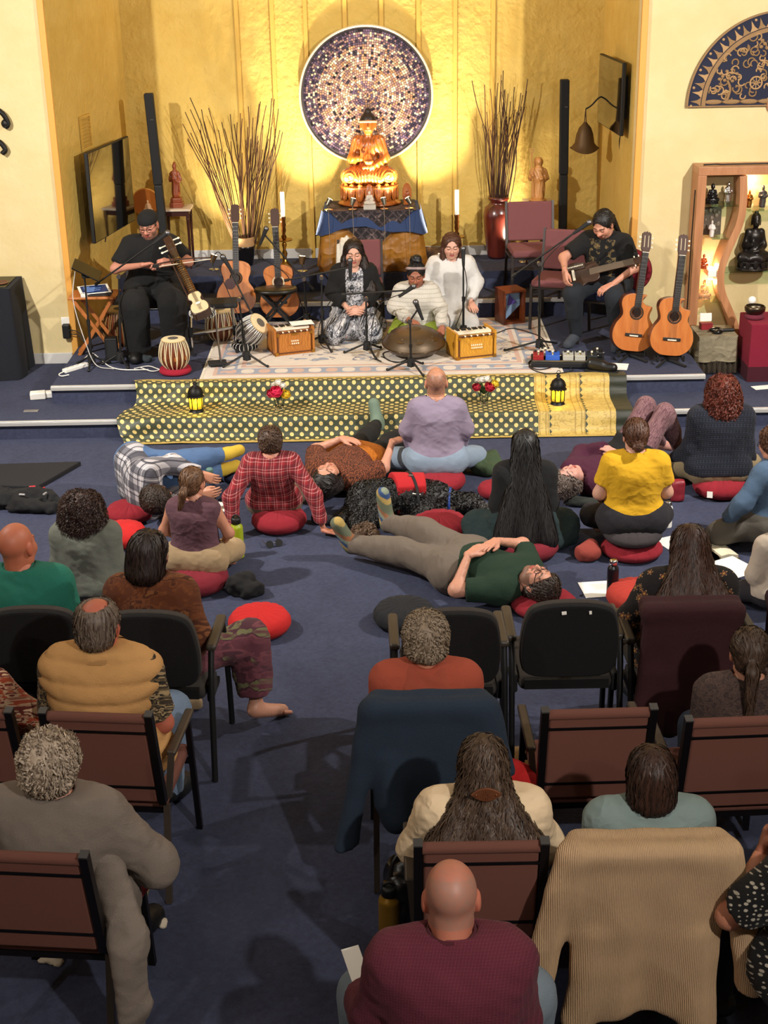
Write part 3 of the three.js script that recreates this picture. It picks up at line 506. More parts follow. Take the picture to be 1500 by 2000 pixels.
{ // access panel on the left alcove wall
  const p = atZ(172, 258, -13.2), t = thing('wall_vent', 'small yellow framed vent cover on the left alcove wall', 'vent', [XL + 0.11, p.y, -13.2], R(90) - 0.14);
  part('frame', [bx(0.28, 0.02, 0.015, 0, 0.14, 0), bx(0.28, 0.02, 0.015, 0, -0.14, 0), bx(0.02, 0.26, 0.015, 0.13, 0, 0), bx(0.02, 0.26, 0.015, -0.13, 0, 0)], battenM, t); for (let i = 0; i < 8; i++) part('louvre', bx(0.25, 0.02, 0.006, 0, -0.11 + i * 0.031, 0, 0.5), battenM, t); }
// hanging bronze bell on its hooked arm
{ const c = atZ(1141, 297, -13.6), top = atZ(1142, 213, -13.6), t = thing('hanging_bell', 'flared bronze temple bell hanging from a curved iron arm', 'bell', c);
  const h = top.y - c.y;
  const g = lathe([[0.15, 0.0], [0.13, 0.03], [0.1, 0.08], [0.085, 0.17], [0.06, 0.23], [0.03, 0.26], [0.015, 0.28], [0.001, 0.28]].map(p => [p[0] * 0.92, p[1] * 0.98]), 40);
  { const p = g.attributes.position; for (let i = 0; i < p.count; i++) { const x = p.getX(i), y = p.getY(i), z = p.getZ(i), r = Math.hypot(x, z); if (y < 0.1) p.setY(i, y + (0.1 - y) * 0.45 * Math.pow(Math.abs(x) / 0.14, 2)); } g.computeVertexNormals(); }
  part('bell', g, new THREE.MeshStandardMaterial({ color: hex('#5a4328'), roughness: 0.55, metalness: 0.6, side: THREE.DoubleSide }), t);
  part('cord', [rod([-0.008, 0.27, 0], [0, h, 0], 0.004), rod([0.008, 0.27, 0], [0, h, 0], 0.004)], twigM, t);
  part('arm', tube([[0, h, 0], [0.05, h + 0.03, 0], [0.14, h + 0.1, -0.05], [0.28, h + 0.1, -0.2], [XR - c.x, h + 0.04, -0.35]], 0.007, 40), M.matteBlack, t); }

// ---------- stage: rug, cloth over the steps, instruments, stands, chairs ----------
const up = (p, x, y) => atZ(x, y, p.z);                            // a point above p, in p's plane
{ // rug
  const zf = -11.42, zb = -13.22, a = atY(398, 738, Y2), b = atY(1092, 724, Y2), xl = a.x, xr = b.x, w = xr - xl, d = zf - zb;
  const cr = rgb('#d9cfc3'), bl = rgb('#8d97ab'), pk = rgb('#c9a596'), dk = rgb('#6d7286');
  const map = tex(1024, 512, (u, v) => {
    const x = Math.min(u, 1 - u) * w, y = Math.min(v, 1 - v) * d, e = Math.min(x, y), n = fbm(u, v, 40, 3);
    let c = cr; const band = (lo, hi) => e > lo && e < hi;
    if (band(0.07, 0.1)) c = pk; else if (band(0.1, 0.26)) { const s = (x < y ? v * d : u * w) * 7, k = Math.sin(s * PI) * Math.sin((e - 0.1) / 0.16 * PI); c = k > 0.35 ? cr : k < -0.45 ? pk : bl; } else if (band(0.26, 0.29)) c = cr; else if (band(0.29, 0.33)) c = pk;
    else if (e > 0.33) { const q = fbm(u * 1.0, v, 18, 3), t = Math.abs(q - 0.5); if (t < 0.022 && fbm(u + 0.5, v, 5, 2) > 0.45) c = dk; else if (q > 0.66) c = bl; }
    return mixc(c, rgb('#b3a79d'), 0.35 * n);
  });
  const g = new THREE.BoxGeometry(w, 0.012, d, 1, 1, 1); uvPlanar(g, 'x', 'z', 1); { const uv = g.attributes.uv; for (let i = 0; i < uv.count; i++) uv.setXY(i, uv.getX(i) / w + 0.5, uv.getY(i) / d + 0.5); }
  const t = thing('stage_rug', 'cream and blue-grey floral rug covering the stage floor', 'rug', [(xl + xr) / 2, Y2 + 0.006, (zf + zb) / 2]);
  part('pile', g, new THREE.MeshStandardMaterial({ map, roughness: 0.95, bumpMap: rep(fuzzB, 6), bumpScale: 0.003 }), t);
  for (const s of [-1, 1]) { const f = []; for (let i = 0; i < 110; i++) f.push(bx(0.035, 0.004, 0.008, s * (w / 2 + 0.014), -0.003, -d / 2 + (i + 0.5) * d / 110 + rr(-0.002, 0.002), 0, rr(-0.2, 0.2), 0)); part('fringe', f, mat('#d8cdbb', 0.9), t).userData.kind = 'stuff'; }
}
{ // green and gold cloth laid down the steps
  const p0 = atY(258, 750, Y2), p1 = atY(1222, 733, Y2), q0 = atY(240, 862, 0), q1 = atY(1236, 842, 0);
  const prof = [[Y2 + 0.008, Z_S2 - 0.1], [Y2 + 0.012, Z_S2 - 0.03], [Y2 + 0.012, Z_S2 + 0.028], [Y2 - 0.02, Z_S2 + 0.05], [Y1 + 0.05, Z_S2 + 0.075], [Y1 + 0.014, Z_S2 + 0.12], [Y1 + 0.01, Z_S1 - 0.15], [Y1 + 0.013, Z_S1 - 0.04], [Y1 + 0.012, Z_S1 + 0.03], [Y1 - 0.02, Z_S1 + 0.05], [0.06, Z_S1 + 0.07], [0.014, Z_S1 + 0.1], [0.007, Z_S1 + 0.2]];
  const cv = new THREE.CatmullRomCurve3(prof.map(([y, z]) => V(0, y, z)), false, 'centripetal'), nv = 90, nu = 320, L = cv.getLength(), pos = [], uv = [], idx = [], W = p1.x - p0.x;
  for (let j = 0; j <= nv; j++) { const v = j / nv, p = cv.getPointAt(v), tn = cv.getTangentAt(v), xl = p0.x + (q0.x - p0.x) * v, xr = p1.x + (q1.x - p1.x) * v;
    for (let i = 0; i <= nu; i++) { const u = i / nu, x = xl + (xr - xl) * u + (1 - u) * (1 - u) * (1 - u) * 0.05 * Math.sin(v * 7), steep = Math.abs(tn.y), edge = Math.exp(-u * 9);
      const f = (0.012 * steep + 0.003) * (0.5 + ns(x * 0.35 + v * 0.8, v * 3.2, 1, 3.4)) + 0.03 * edge * Math.max(0, Math.sin(v * 16 + u * 40)) * (0.3 + steep);
      pos.push(x, p.y + f * Math.abs(tn.z) + 0.001, p.z + f * steep); uv.push(u * W, v * L); } }
  for (let j = 0; j < nv; j++) for (let i = 0; i < nu; i++) { const a = j * (nu + 1) + i, b = a + nu + 1; idx.push(a, b, a + 1, a + 1, b, b + 1); }
  const g = new THREE.BufferGeometry(); g.setAttribute('position', new THREE.Float32BufferAttribute(pos, 3)); g.setAttribute('uv', new THREE.Float32BufferAttribute(uv.map((x, i) => i % 2 ? x / L : x / W), 2)); g.setIndex(idx); g.computeVertexNormals();
  const dk = rgb('#3a4030'), gd = rgb('#c8ad62'), gl = rgb('#d8c07a'), gn = rgb('#23271d'), brown = rgb('#9a8040');
  const map = tex(2048, 768, (u, v) => {
    const x = u * W, y = v * L, grain = 0.12 * (hash(u * 2048 | 0, v * 768 | 0) - 0.5); let c;
    if (y < 0.05 || y > L - 0.045) c = u > 0.965 ? gn : mixc(gd, brown, 0.25 + 0.5 * fbm(u * 8 % 1, v, 24, 2));
    else if (u < 0.813) { const ph = 0.08, rw = 0.042, r = Math.floor(y / rw), fx = ((x / ph + (r % 2) * 0.5) % 1 - 0.5) * ph, fy = (y / rw - r - 0.5) * rw, e = Math.hypot(fx / 0.0165, fy / 0.018); c = e < 1 ? mixc(gl, brown, e < 0.4 ? 0.25 : 0.08) : e < 1.12 ? gn : dk; }
    else if (u > 0.965) c = gn;
    else { const b = (u - 0.813) / 0.152; const vein = fbm(u * 6 % 1, v * 2 % 1, 20, 3), lines = [0.02, 0.1, 0.13, 0.48, 0.56, 0.6, 0.93].some(k => Math.abs(b - k) < 0.008); const saw = b > 0.145 && b < 0.145 + 0.035 * Math.abs((y / 0.06) % 1 - 0.5) * 2 || b > 0.61 && b < 0.61 + 0.035 * Math.abs((y / 0.06) % 1 - 0.5) * 2; c = saw ? dk : lines ? brown : mixc(gd, brown, Math.abs(vein - 0.5) < 0.05 ? 0.7 : 0.2); }
    return c.map(k => cl(k + grain * 0.6));
  });
  const cloth = solo('step_cloth', g, new THREE.MeshPhysicalMaterial({ map, roughness: 0.55, sheen: 0.3, sheenColor: hex('#c8b070'), side: THREE.DoubleSide, bumpMap: rep(creaseB, 5, 2), bumpScale: 0.006 }), 'dark green cloth with gold dots and gold end bands laid down the stage steps', 'cloth');
}
// lanterns and flowers on the lower step
function lantern(px, py, lab) {
  const p = atY(px, py, Y1 + 0.016), t = thing('lantern', lab, 'lantern', p, 0.3, 'lanterns on the cloth'), iron = mat('#120f0d', 0.5, { metalness: 0.5 });
  const hexa = (r1, r2, h, y) => cy(r1, r2, h, 0, y, 0, 0, 0, 0, 8);
  part('base', [hexa(0.05, 0.062, 0.02, 0.01), hexa(0.055, 0.055, 0.008, 0.024)], iron, t);
  const glass = new THREE.MeshPhysicalMaterial({ color: hex('#e8d84a'), roughness: 0.35, transmission: 0.75, thickness: 0, side: THREE.DoubleSide });
  for (let i = 0; i < 8; i++) { const a = (i + 0.5) / 8 * 2 * PI, a2 = i / 8 * 2 * PI; part('pane', place(new THREE.PlaneGeometry(0.042, 0.1), 0, 0, 0.052).rotateY(a).translate(0, 0.078, 0), glass, t); part('bar', rod([Math.sin(a2) * 0.056, 0.026, Math.cos(a2) * 0.056], [Math.sin(a2) * 0.056, 0.13, Math.cos(a2) * 0.056], 0.004, 0.004, 6), iron, t); }
  part('roof', [lathe([[0.066, 0.126], [0.066, 0.134], [0.06, 0.14], [0.066, 0.155], [0.052, 0.19], [0.03, 0.21], [0.012, 0.222], [0.02, 0.235], [0.006, 0.248], [0.001, 0.25]], 16), new THREE.TorusGeometry(0.016, 0.003, 6, 14).translate(0, 0.262, 0)], iron, t);
  for (let i = 0; i < 16; i++) { const a = i / 16 * 2 * PI; part('scallop', sp(0.006, Math.sin(a) * 0.066, 0.124, Math.cos(a) * 0.066, 1, 1, 1, 6), iron, t); }
  part('candle', cy(0.016, 0.016, 0.045, 0, 0.05, 0), new THREE.MeshStandardMaterial({ color: hex('#f2e3b0'), emissive: hex('#ffdf80'), emissiveIntensity: 2.5 }), t);
  part('flame', sp(0.008, 0, 0.085, 0, 1, 2, 1, 10), new THREE.MeshStandardMaterial({ color: hex('#ffe9a8'), emissive: hex('#ffd870'), emissiveIntensity: 12 }), t);
  const l = new THREE.PointLight(hex('#ffdc78'), 0.35, 0, 2); l.position.set(p.x, p.y + 0.1, p.z); l.castShadow = true; scene.add(l);
}
lantern(384, 803, 'black iron lantern with yellow panes on the dotted part of the cloth'); lantern(1089, 788, 'black iron lantern with yellow panes on the gold banded cloth end');
function flower(r, c1, rose) {
  const gs = []; const n = rose ? 14 : 12;
  for (let i = 0; i < n; i++) { const k = i / n, a = i * 2.4, rad = r * (0.2 + 0.8 * k), tl = 0.2 + 1.0 * k; gs.push(place(new THREE.SphereGeometry(r * (rose ? 0.62 : 0.4), 8, 6, 0, PI, 0, PI * 0.6).scale(1, 1.1, 0.4), 0, 0, rad * 0.55, tl * 0.7).rotateY(a).translate(0, r * 0.25 * (1 - k), 0)); }
  gs.push(sp(r * 0.4, 0, r * 0.15, 0, 1, 1, 1, 8)); return join(gs);
}
function bouquet(px, py, cols, lab) {
  const p = atY(px, py, Y1 + 0.016), t = thing('flower_vase', lab, 'flowers', p, 0, 'flower vases on the cloth');
  part('jar', lathe([[0.001, 0.002], [0.032, 0.002], [0.036, 0.02], [0.034, 0.07], [0.04, 0.09], [0.038, 0.09], [0.031, 0.07], [0.032, 0.02], [0.001, 0.01]], 24), new THREE.MeshPhysicalMaterial({ color: 0xffffff, roughness: 0.05, transmission: 1, thickness: 0.004, ior: 1.45 }), t);
  const gm = mat('#2f4f22', 0.6, { side: THREE.DoubleSide });
  for (const [x, y, z, r, c, ro] of cols) { part('stem', rod([x * 0.2, 0.012, z * 0.2], [x, y, z], 0.0025), gm, t); part('blossom', flower(r * 1.5, c, ro).rotateX(0.5).rotateZ(-x * 5).translate(x, y, z), mat(c, 0.7, { side: THREE.DoubleSide }), t); }
  for (let i = 0; i < 9; i++) { const a = i * 0.7; part('leaf', place(new THREE.SphereGeometry(0.034, 8, 5).scale(0.5, 1.6, 0.12), 0, 0.02, 0.04, 0.9).rotateY(a).translate(0, 0.1 + 0.01 * (i % 3), 0), gm, t); }
}
bouquet(546, 800, [[-0.015, 0.155, 0.05, 0.04, '#d8204e', 1], [0.055, 0.13, 0.03, 0.032, '#e8c22c', 1], [-0.055, 0.14, 0.03, 0.03, '#c8284a', 1], [0.0, 0.22, -0.01, 0.03, '#efeae0', 0], [0.035, 0.2, 0, 0.026, '#f1ece2', 0], [-0.04, 0.205, -0.02, 0.022, '#e9e3d6', 0]], 'glass vase with a large pink rose, yellow rose and white blooms');
bouquet(945, 790, [[0.04, 0.15, 0.04, 0.033, '#b0122a', 1], [-0.06, 0.15, 0.03, 0.028, '#a8142c', 1], [0.085, 0.17, 0.01, 0.026, '#e6c935', 1], [-0.02, 0.205, 0, 0.03, '#efeae0', 0], [0.02, 0.215, 0.01, 0.03, '#f4efe6', 0], [-0.05, 0.2, -0.02, 0.024, '#ece6da', 0], [0.07, 0.205, -0.02, 0.02, '#dcd07a', 0]], 'glass vase with dark red roses, white blooms and a yellow bud');

// guitars
const topSpruce = wood('#b9692a', '#d4894a', 2.2, 0.35), topCedar = wood('#b06228', '#c47a3c', 2.2, 0.35), sideWood = wood('#4a2413', '#6a381e', 2, 0.35), neckWood = wood('#4a2a18', '#6a4226', 3, 0.4), ebony = mat('#17110f', 0.45), bone = mat('#e8dfca', 0.5);
function guitarParts(t, { top = topSpruce, cut = false, guard = false, rosette = '#3a2a1c', elec = false, slot = true, hole = true }) {  // base at (0,0,0), body front faces +z, neck up
  const L = [[0, 0], [0.09, 0.008], [0.16, 0.06], [0.185, 0.14], [0.165, 0.225], [0.122, 0.29], [0.118, 0.33], [0.138, 0.4], [0.125, 0.455], [0.07, 0.485], [0, 0.49]];
  const Rr = cut ? [[-0.07, 0.485], [-0.045, 0.47], [-0.04, 0.43], [-0.075, 0.4], [-0.13, 0.385], [-0.118, 0.33], [-0.122, 0.29], [-0.165, 0.225], [-0.185, 0.14], [-0.16, 0.06], [-0.09, 0.008]] : L.slice(1, -1).reverse().map(([x, y]) => [-x, y]);
  const pts = [...L, ...Rr].map(([x, y]) => [-x, y]);
  const sc = s => pts.map(([x, y]) => [x * s, (y - 0.24) * s + 0.24]), out = (s, dz, h = []) => prism(sc(s), dz, 0.002, h, true), inner = () => { const q = sc(0.95); return new THREE.Path(new THREE.SplineCurve([...q, q[0]].map(p => new THREE.Vector2(...p))).getPoints(q.length * 4).reverse()); }, ring = () => { const c = new THREE.Path(); c.absarc(0, 0.33, 0.043, 0, 2 * PI, true); return c; };
  part('body_sides', uvPlanar(out(1, 0.088, [inner()]), 'x', 'y', 1).translate(0, 0, -0.092), sideWood, t); part('back_plate', uvPlanar(out(0.988, 0.003), 'x', 'y', 1).translate(0, 0, -0.097), sideWood, t);
  part('soundboard', uvPlanar(out(0.988, 0.003, hole ? [ring()] : []), 'x', 'y', 1), top, t);
  if (hole) { part('rosette', new THREE.TorusGeometry(0.053, 0.008, 4, 40).scale(1, 1, 0.15).translate(0, 0.33, 0.006), mat(rosette, 0.5), t); }
  part('bridge', [rb(0.15, 0.026, 0.012, 0.003, 0, 0.14, 0.011), bx(0.075, 0.004, 0.008, 0, 0.144, 0.019)], ebony, t);
  part('saddle', bx(0.075, 0.012, 0.004, 0, 0.135, 0.018), bone, t);
  part('neck', [bar([0, 0.44, -0.006], [0, 0.84, -0.004], 0.054, 0.03)], neckWood, t);
  part('fretboard', bar([0, 0.375, 0.012], [0, 0.84, 0.014], 0.055, 0.008), ebony, t);
  for (let i = 1; i < 19; i++) { const y = 0.84 - 0.65 * (1 - Math.pow(2, -i / 12)); part('fret', bx(0.054, 0.0022, 0.003, 0, y, 0.0185), M.steel, t); }
  part('nut', bx(0.055, 0.005, 0.012, 0, 0.842, 0.014), bone, t);
  const hs = part('headstock', prism([[-0.028, 0], [0.028, 0], [0.038, 0.03], [0.037, 0.15], [0.02, 0.165], [0.012, 0.158], [0, 0.17], [-0.012, 0.158], [-0.02, 0.165], [-0.037, 0.15], [-0.038, 0.03]], 0.016, 0.002).rotateX(-0.2).translate(0, 0.844, -0.004), mat('#3c2013', 0.65), t);
  if (slot) for (const s of [-1, 1]) part('tuner_slot', rb(0.007, 0.1, 0.02, 0.003, 0, 0, 0, -0.2).translate(s * 0.017, 0.93, -0.01), mat('#b9aa8c', 0.6), hs);
  for (const s of [-1, 1]) for (let i = 0; i < 3; i++) part('tuning_peg', [rod([s * 0.038, 0.885 + i * 0.038, -0.012 - i * 0.007], [s * 0.052, 0.885 + i * 0.038, -0.012 - i * 0.007], 0.003), rb(0.012, 0.016, 0.008, 0.003, s * 0.055, 0.885 + i * 0.038, -0.012 - i * 0.007)], bone, hs);
  for (let i = 0; i < 6; i++) part('string', rod([-0.03 + i * 0.012, 0.137, 0.022], [-0.02 + i * 0.008, 0.842, 0.021], 0.0008, 0.0008, 4), M.steel, t);
  if (guard) part('pickguard', cy(0.052, 0.052, 0.002, -0.055, 0.275, 0.006, PI / 2, 0, 0, 28).scale(1, 1, 1), mat('#4a0d10', 0.25), t);
}
function guitar(lab, foot, lean, roll, yaw, o) { const t = thing('guitar', lab, 'guitar', foot); t.rotation.order = 'YXZ'; t.rotation.set(-lean, yaw, roll); guitarParts(t, o); return t; }
guitar('honey-topped steel-string guitar with dark red pickguard leaning on the platform', atZ(462, 612, -13.14), 0.2, R(-3), 0.15, { top: topSpruce, guard: true, slot: false });
guitar('round-shouldered guitar with ornate rosette leaning on the platform behind the stool', atZ(548, 620, -13.12), 0.18, R(2), -0.05, { top: topCedar, rosette: '#d8c8a8', slot: false });
{
  const mkStand = (p, lab) => { const t = thing('guitar_stand', lab, 'guitar stand', [p.x, Y2, p.z], 0); part('base_leg', [rod([0, 0.02, -0.1], [0.12, 0.01, 0.1], 0.012), rod([0, 0.02, -0.1], [-0.12, 0.01, 0.1], 0.012), rod([0, 0.02, -0.1], [0, 0.01, -0.24], 0.012)], M.matteBlack, t); part('upright', rod([0, 0.02, -0.12], [0, 0.42, -0.18], 0.011), M.matteBlack, t); part('yoke', [rod([-0.11, 0.05, -0.1], [0.11, 0.05, -0.1], 0.011), rod([-0.11, 0.05, -0.1], [-0.11, 0.045, 0.045], 0.011), rod([0.11, 0.05, -0.1], [0.11, 0.045, 0.045], 0.011), rod([-0.11, 0.045, 0.045], [-0.11, 0.09, 0.05], 0.009), rod([0.11, 0.045, 0.045], [0.11, 0.09, 0.05], 0.009)], M.rubber, t); };
  const a = S(1232, 703), b = S(1307, 712);
  mkStand(a, 'black stand holding the orange cutaway guitar nearer the guitarist'); mkStand(b, 'black stand holding the guitar beside the patterned cloth table');
  guitar('orange cutaway nylon-string guitar on a stand next to the seated guitarist', [a.x, Y2 + 0.075, a.z - 0.01], 0.16, R(-8), 0.1, { top: topCedar, cut: true });
  guitar('cutaway nylon-string guitar with dark fretboard on a stand next to the cloth table', [b.x, Y2 + 0.075, b.z - 0.01], 0.16, R(-6), 0.05, { top: topCedar, cut: true });
}
// microphone stands
function mic(parent, p, d, col) {                                   // head at p, handle along d
  const q = v3(p), e = v3(d).normalize();
  const m = part('microphone', [rod(q, q.clone().addScaledVector(e, 0.16), 0.021, 0.012, 14)], M.matteBlack, parent); part('grille', sp(0.026, q.x, q.y, q.z, 1, 1, 1, 14), col || metal('#77777a', 0.45), m); return m;
}
function micStand(lab, base, topPx, boom, micDir, o = {}) {        // base: stage pixel; topPx: top of pole; boom: [tail px, head px] and depth shift
  const b = S(...base), t = thing('microphone_stand', lab, 'mic stand', b, 0), top = up(b, ...topPx).sub(b), m = M.black;
  part('pole', [rod([0, 0.03, 0], top.clone().multiplyScalar(0.5), 0.011), rod(top.clone().multiplyScalar(0.48), top, 0.008), rod(top.clone().multiplyScalar(0.47), top.clone().multiplyScalar(0.53), 0.015)], m, t);
  part('hub', cy(0.03, 0.035, 0.07, 0, 0.075, 0), M.matteBlack, t);
  const rot = o.rot ?? 0.4, len = o.leg ?? 0.3;
  if (o.round) part('round_base', lathe([[0.001, 0], [0.13, 0], [0.13, 0.012], [0.02, 0.03], [0.001, 0.03]], 28), m, t);
  else for (let i = 0; i < 3; i++) { const a = rot + i * 2 * PI / 3; part('leg', [rod([0, 0.1, 0], [Math.sin(a) * len, 0.008, Math.cos(a) * len], 0.009), sp(0.013, Math.sin(a) * len, 0.013, Math.cos(a) * len, 1, 1, 1, 8)], m, t); }
  if (boom) {
    const [tp, hp, dz] = boom, tl = atZ(...tp, b.z - (dz || 0) * 0.4).sub(b), hd = atZ(...hp, b.z + (dz || 0)).sub(b);
    part('boom', [rod(tl, hd, 0.0075), rod(tl, tl.clone().lerp(hd, 0.06), 0.014)], m, t); part('clutch', cy(0.018, 0.018, 0.04, top.x, top.y, top.z, PI / 2), M.steel, t);
    if (micDir) mic(t, hd.clone().addScaledVector(v3(micDir), -0.06), micDir);
  } else if (micDir) mic(t, top.clone().addScaledVector(v3(micDir), -0.1), micDir);
  if (o.cable) part('cable', tube(o.cable.map(([x, y, h]) => { const q = h === undefined ? S(x, y).sub(b) : atZ(x, y, b.z + h).sub(b); if (h === undefined) q.y = 0.014; return q; }), 0.004, 60, 5), M.cord, t);
  return t;
}
micStand('black boom stand in front of the singer in the black cardigan', [630, 680], [628, 545], [[556, 551], [684, 525], 0.16], [0, -0.95, 0.2], { cable: [[684, 540, 0.1], [640, 600, 0.02], [622, 650, 0.02], [630, 682], [660, 690]], leg: 0.22 });
micStand('low black stand between the two harmoniums with boom to the handpan player', [717, 694], [715, 587], [[668, 578], [797, 570], 0.05], [-0.8, -0.45, 0.4], { leg: 0.2, cable: [[795, 572, 0.05], [740, 600, 0.03], [725, 660, 0.02], [730, 700], [745, 712], [728, 706]] });
micStand('short black stand in front of the handpan with small pencil microphone', [803, 727], [801, 630], [[798, 634], [817, 606], 0.02], [0.35, -0.9, 0.1], { leg: 0.2, rot: 0.5 });
micStand('upright black stand before the singer in white with round-headed microphone', [905, 662], [905, 510], null, [0, -0.9, 0.4], { leg: 0.13, cable: [[905, 515, 0.03], [912, 560, 0.03], [905, 600, 0.03], [890, 640, 0.02]] });
micStand('tall black boom stand in front of the seated guitarist', [1053, 690], [1053, 518], [[1000, 543], [1140, 445], 0.1], [-0.75, -0.5, 0.1], { leg: 0.3, cable: [[1130, 450, 0.1], [1060, 520, 0.06], [1056, 600, 0.03], [1052, 680, 0.02]] });
micStand('black stand near the honey-topped guitar with drooping boom', [483, 714], [467, 588], [[492, 616], [440, 512], -0.05], [0.3, -0.5, 0.1], { leg: 0.22, rot: 1.0, cable: [[440, 510, -0.05], [425, 495, -0.02], [415, 520, 0], [440, 560, 0], [470, 640, 0.02], [474, 700, 0.02]] });
micStand('black boom stand behind the black stool, microphone raised high', [600, 637], [594, 548], [[612, 568], [516, 460], 0.0], [-0.35, -0.8, 0.1], { leg: 0.16, cable: [[512, 470, 0.02], [505, 500, 0.02], [560, 540, 0.02], [590, 600, 0.02], [598, 636, 0.02]] });
micStand('black boom stand beside the folding table, boom rising across the musician in black', [236, 712], [232, 540], [[186, 556], [318, 462], 0.08], [-0.7, -0.5, 0], { leg: 0.16, rot: 0.55 });
{ // tablet holder stand
  const t = micStand('black tripod stand with a tablet clamp by the power strip', [180, 716], [165, 540], null, null, { leg: 0.16, rot: 0.0 }), b = t.position, p = up(b, 165, 530).sub(b);
  part('tablet', place(rb(0.25, 0.012, 0.18, 0.004, 0, 0, 0), p.x + 0.02, p.y + 0.01, p.z, 0.25, 0, -0.55), M.blackGloss, t); part('clamp', rb(0.07, 0.05, 0.06, 0.01, p.x + 0.01, p.y - 0.03, p.z), M.matteBlack, t);
  part('cord', tube([[p.x - 0.08, p.y, p.z], [p.x - 0.12, p.y - 0.25, p.z], [p.x - 0.05, p.y - 0.6, p.z + 0.02], [p.x + 0.03, 0.03, p.z + 0.05], [p.x + 0.2, 0.02, p.z + 0.15]], 0.004, 40, 5), M.greyCord, t);
}
// harmoniums
const harmWood = wood('#9a5a20', '#c4802f', 1.6, 0.38), harmWood2 = wood('#b8801f', '#dba23c', 1.6, 0.38);
function harmonium(lab, a, b, m, yaw, holes) {                     // a, b: front bottom corners in pixels
  const p = S(...a, Y2 + 0.012), q = S(...b, Y2 + 0.012), w = p.distanceTo(q), c = p.clone().lerp(q, 0.5), d = 0.26, h = 0.235, ang = Math.atan2(-(q.z - p.z), q.x - p.x);
  const t = thing('harmonium', lab, 'harmonium', c, ang + yaw);
  const z0 = -d / 2;
  part('case', [bx(w, 0.02, d, 0, 0.01, z0), bx(0.02, h, d, -w / 2 + 0.01, h / 2, z0), bx(0.02, h, d, w / 2 - 0.01, h / 2, z0), bx(w - 0.04, h - 0.04, d - 0.03, 0, h / 2 - 0.01, z0 - 0.005)], m, t);
  part('front_panel', rb(w - 0.07, h - 0.055, 0.012, 0.004, 0, h / 2 - 0.008, -0.004), m, t);
  part('front_frame', [bx(w - 0.04, 0.014, 0.012, 0, h - 0.03, 0), bx(0.012, h - 0.03, 0.012, -w / 2 + 0.028, h / 2 - 0.01, 0), bx(w - 0.04, 0.01, 0.012, 0, 0.022, 0)], mat('#5a2f12', 0.5), t);
  part('grille_plate', rb(0.115, 0.055, 0.006, 0.002, 0, h * 0.48, 0.004), m, t);
  for (let j = 0; j < 2; j++) for (let i = 0; i < holes; i++) part('sound_slot', rb(0.011, 0.014, 0.004, 0.003, (i - (holes - 1) / 2) * 0.018 + j * 0.004, h * 0.48 + (j ? -0.012 : 0.012), 0.007, 0, 0, 0.4), bone, t);
  part('nameplate', cy(0.03, 0.03, 0.003, 0, h * 0.78, 0.004, PI / 2, 0, 0, 20).scale(1.1, 0.38, 1).translate(0, h * 0.485, 0), M.brass, t);
  for (const s of [-1, 1]) { part('latch', bx(0.02, 0.03, 0.004, s * (w / 2 - 0.03), h - 0.045, 0.008), M.brass, t); part('corner_plate', [bx(0.03, 0.03, 0.003, s * (w / 2 - 0.017), 0.016, 0.007)], M.brass, t); }
  part('keyboard', bx(w - 0.06, 0.02, 0.1, 0, h - 0.015, z0 + 0.03), bone, t);
  for (let i = 0; i < 18; i++) if (i % 7 !== 2 && i % 7 !== 6) part('black_key', bx(0.008, 0.012, 0.055, -w / 2 + 0.05 + i * (w - 0.1) / 18, h, z0 + 0.0), M.black, t);
  part('bellows', [0, 1, 2, 3].map(i => rb(w * 0.85, h * 0.7, 0.012, 0.003, 0, h * 0.42, -d - 0.008 - i * 0.012)), mat('#3a1a12', 0.7), t);
  for (let i = 0; i < 5; i++) part('stop_knob', [rod([-w * 0.3 + i * w * 0.15, h - 0.02, 0.0], [-w * 0.3 + i * w * 0.15, h - 0.02, 0.025], 0.004), sp(0.008, -w * 0.3 + i * w * 0.15, h - 0.02, 0.028, 1, 1, 1, 8)], bone, t);
  return t;
}
const h1 = harmonium('reddish-brown harmonium with a white sheet on top beside the tilted drum', [537, 696], [616, 688], harmWood, 0.05, 4);
const h2 = harmonium('golden harmonium standing in front of the singer in white', [890, 704], [970, 697], harmWood2, 0.05, 6);
{ const p = h1.position.clone().add(V(0.06, 0.252, -0.12)); const t = solo('music_sheet', place(bx(0.2, 0.002, 0.13), p.x, p.y, p.z, 0.03, 0.25, 0), M.paper, 'white sheet of music lying on the reddish harmonium', 'sheet'); }
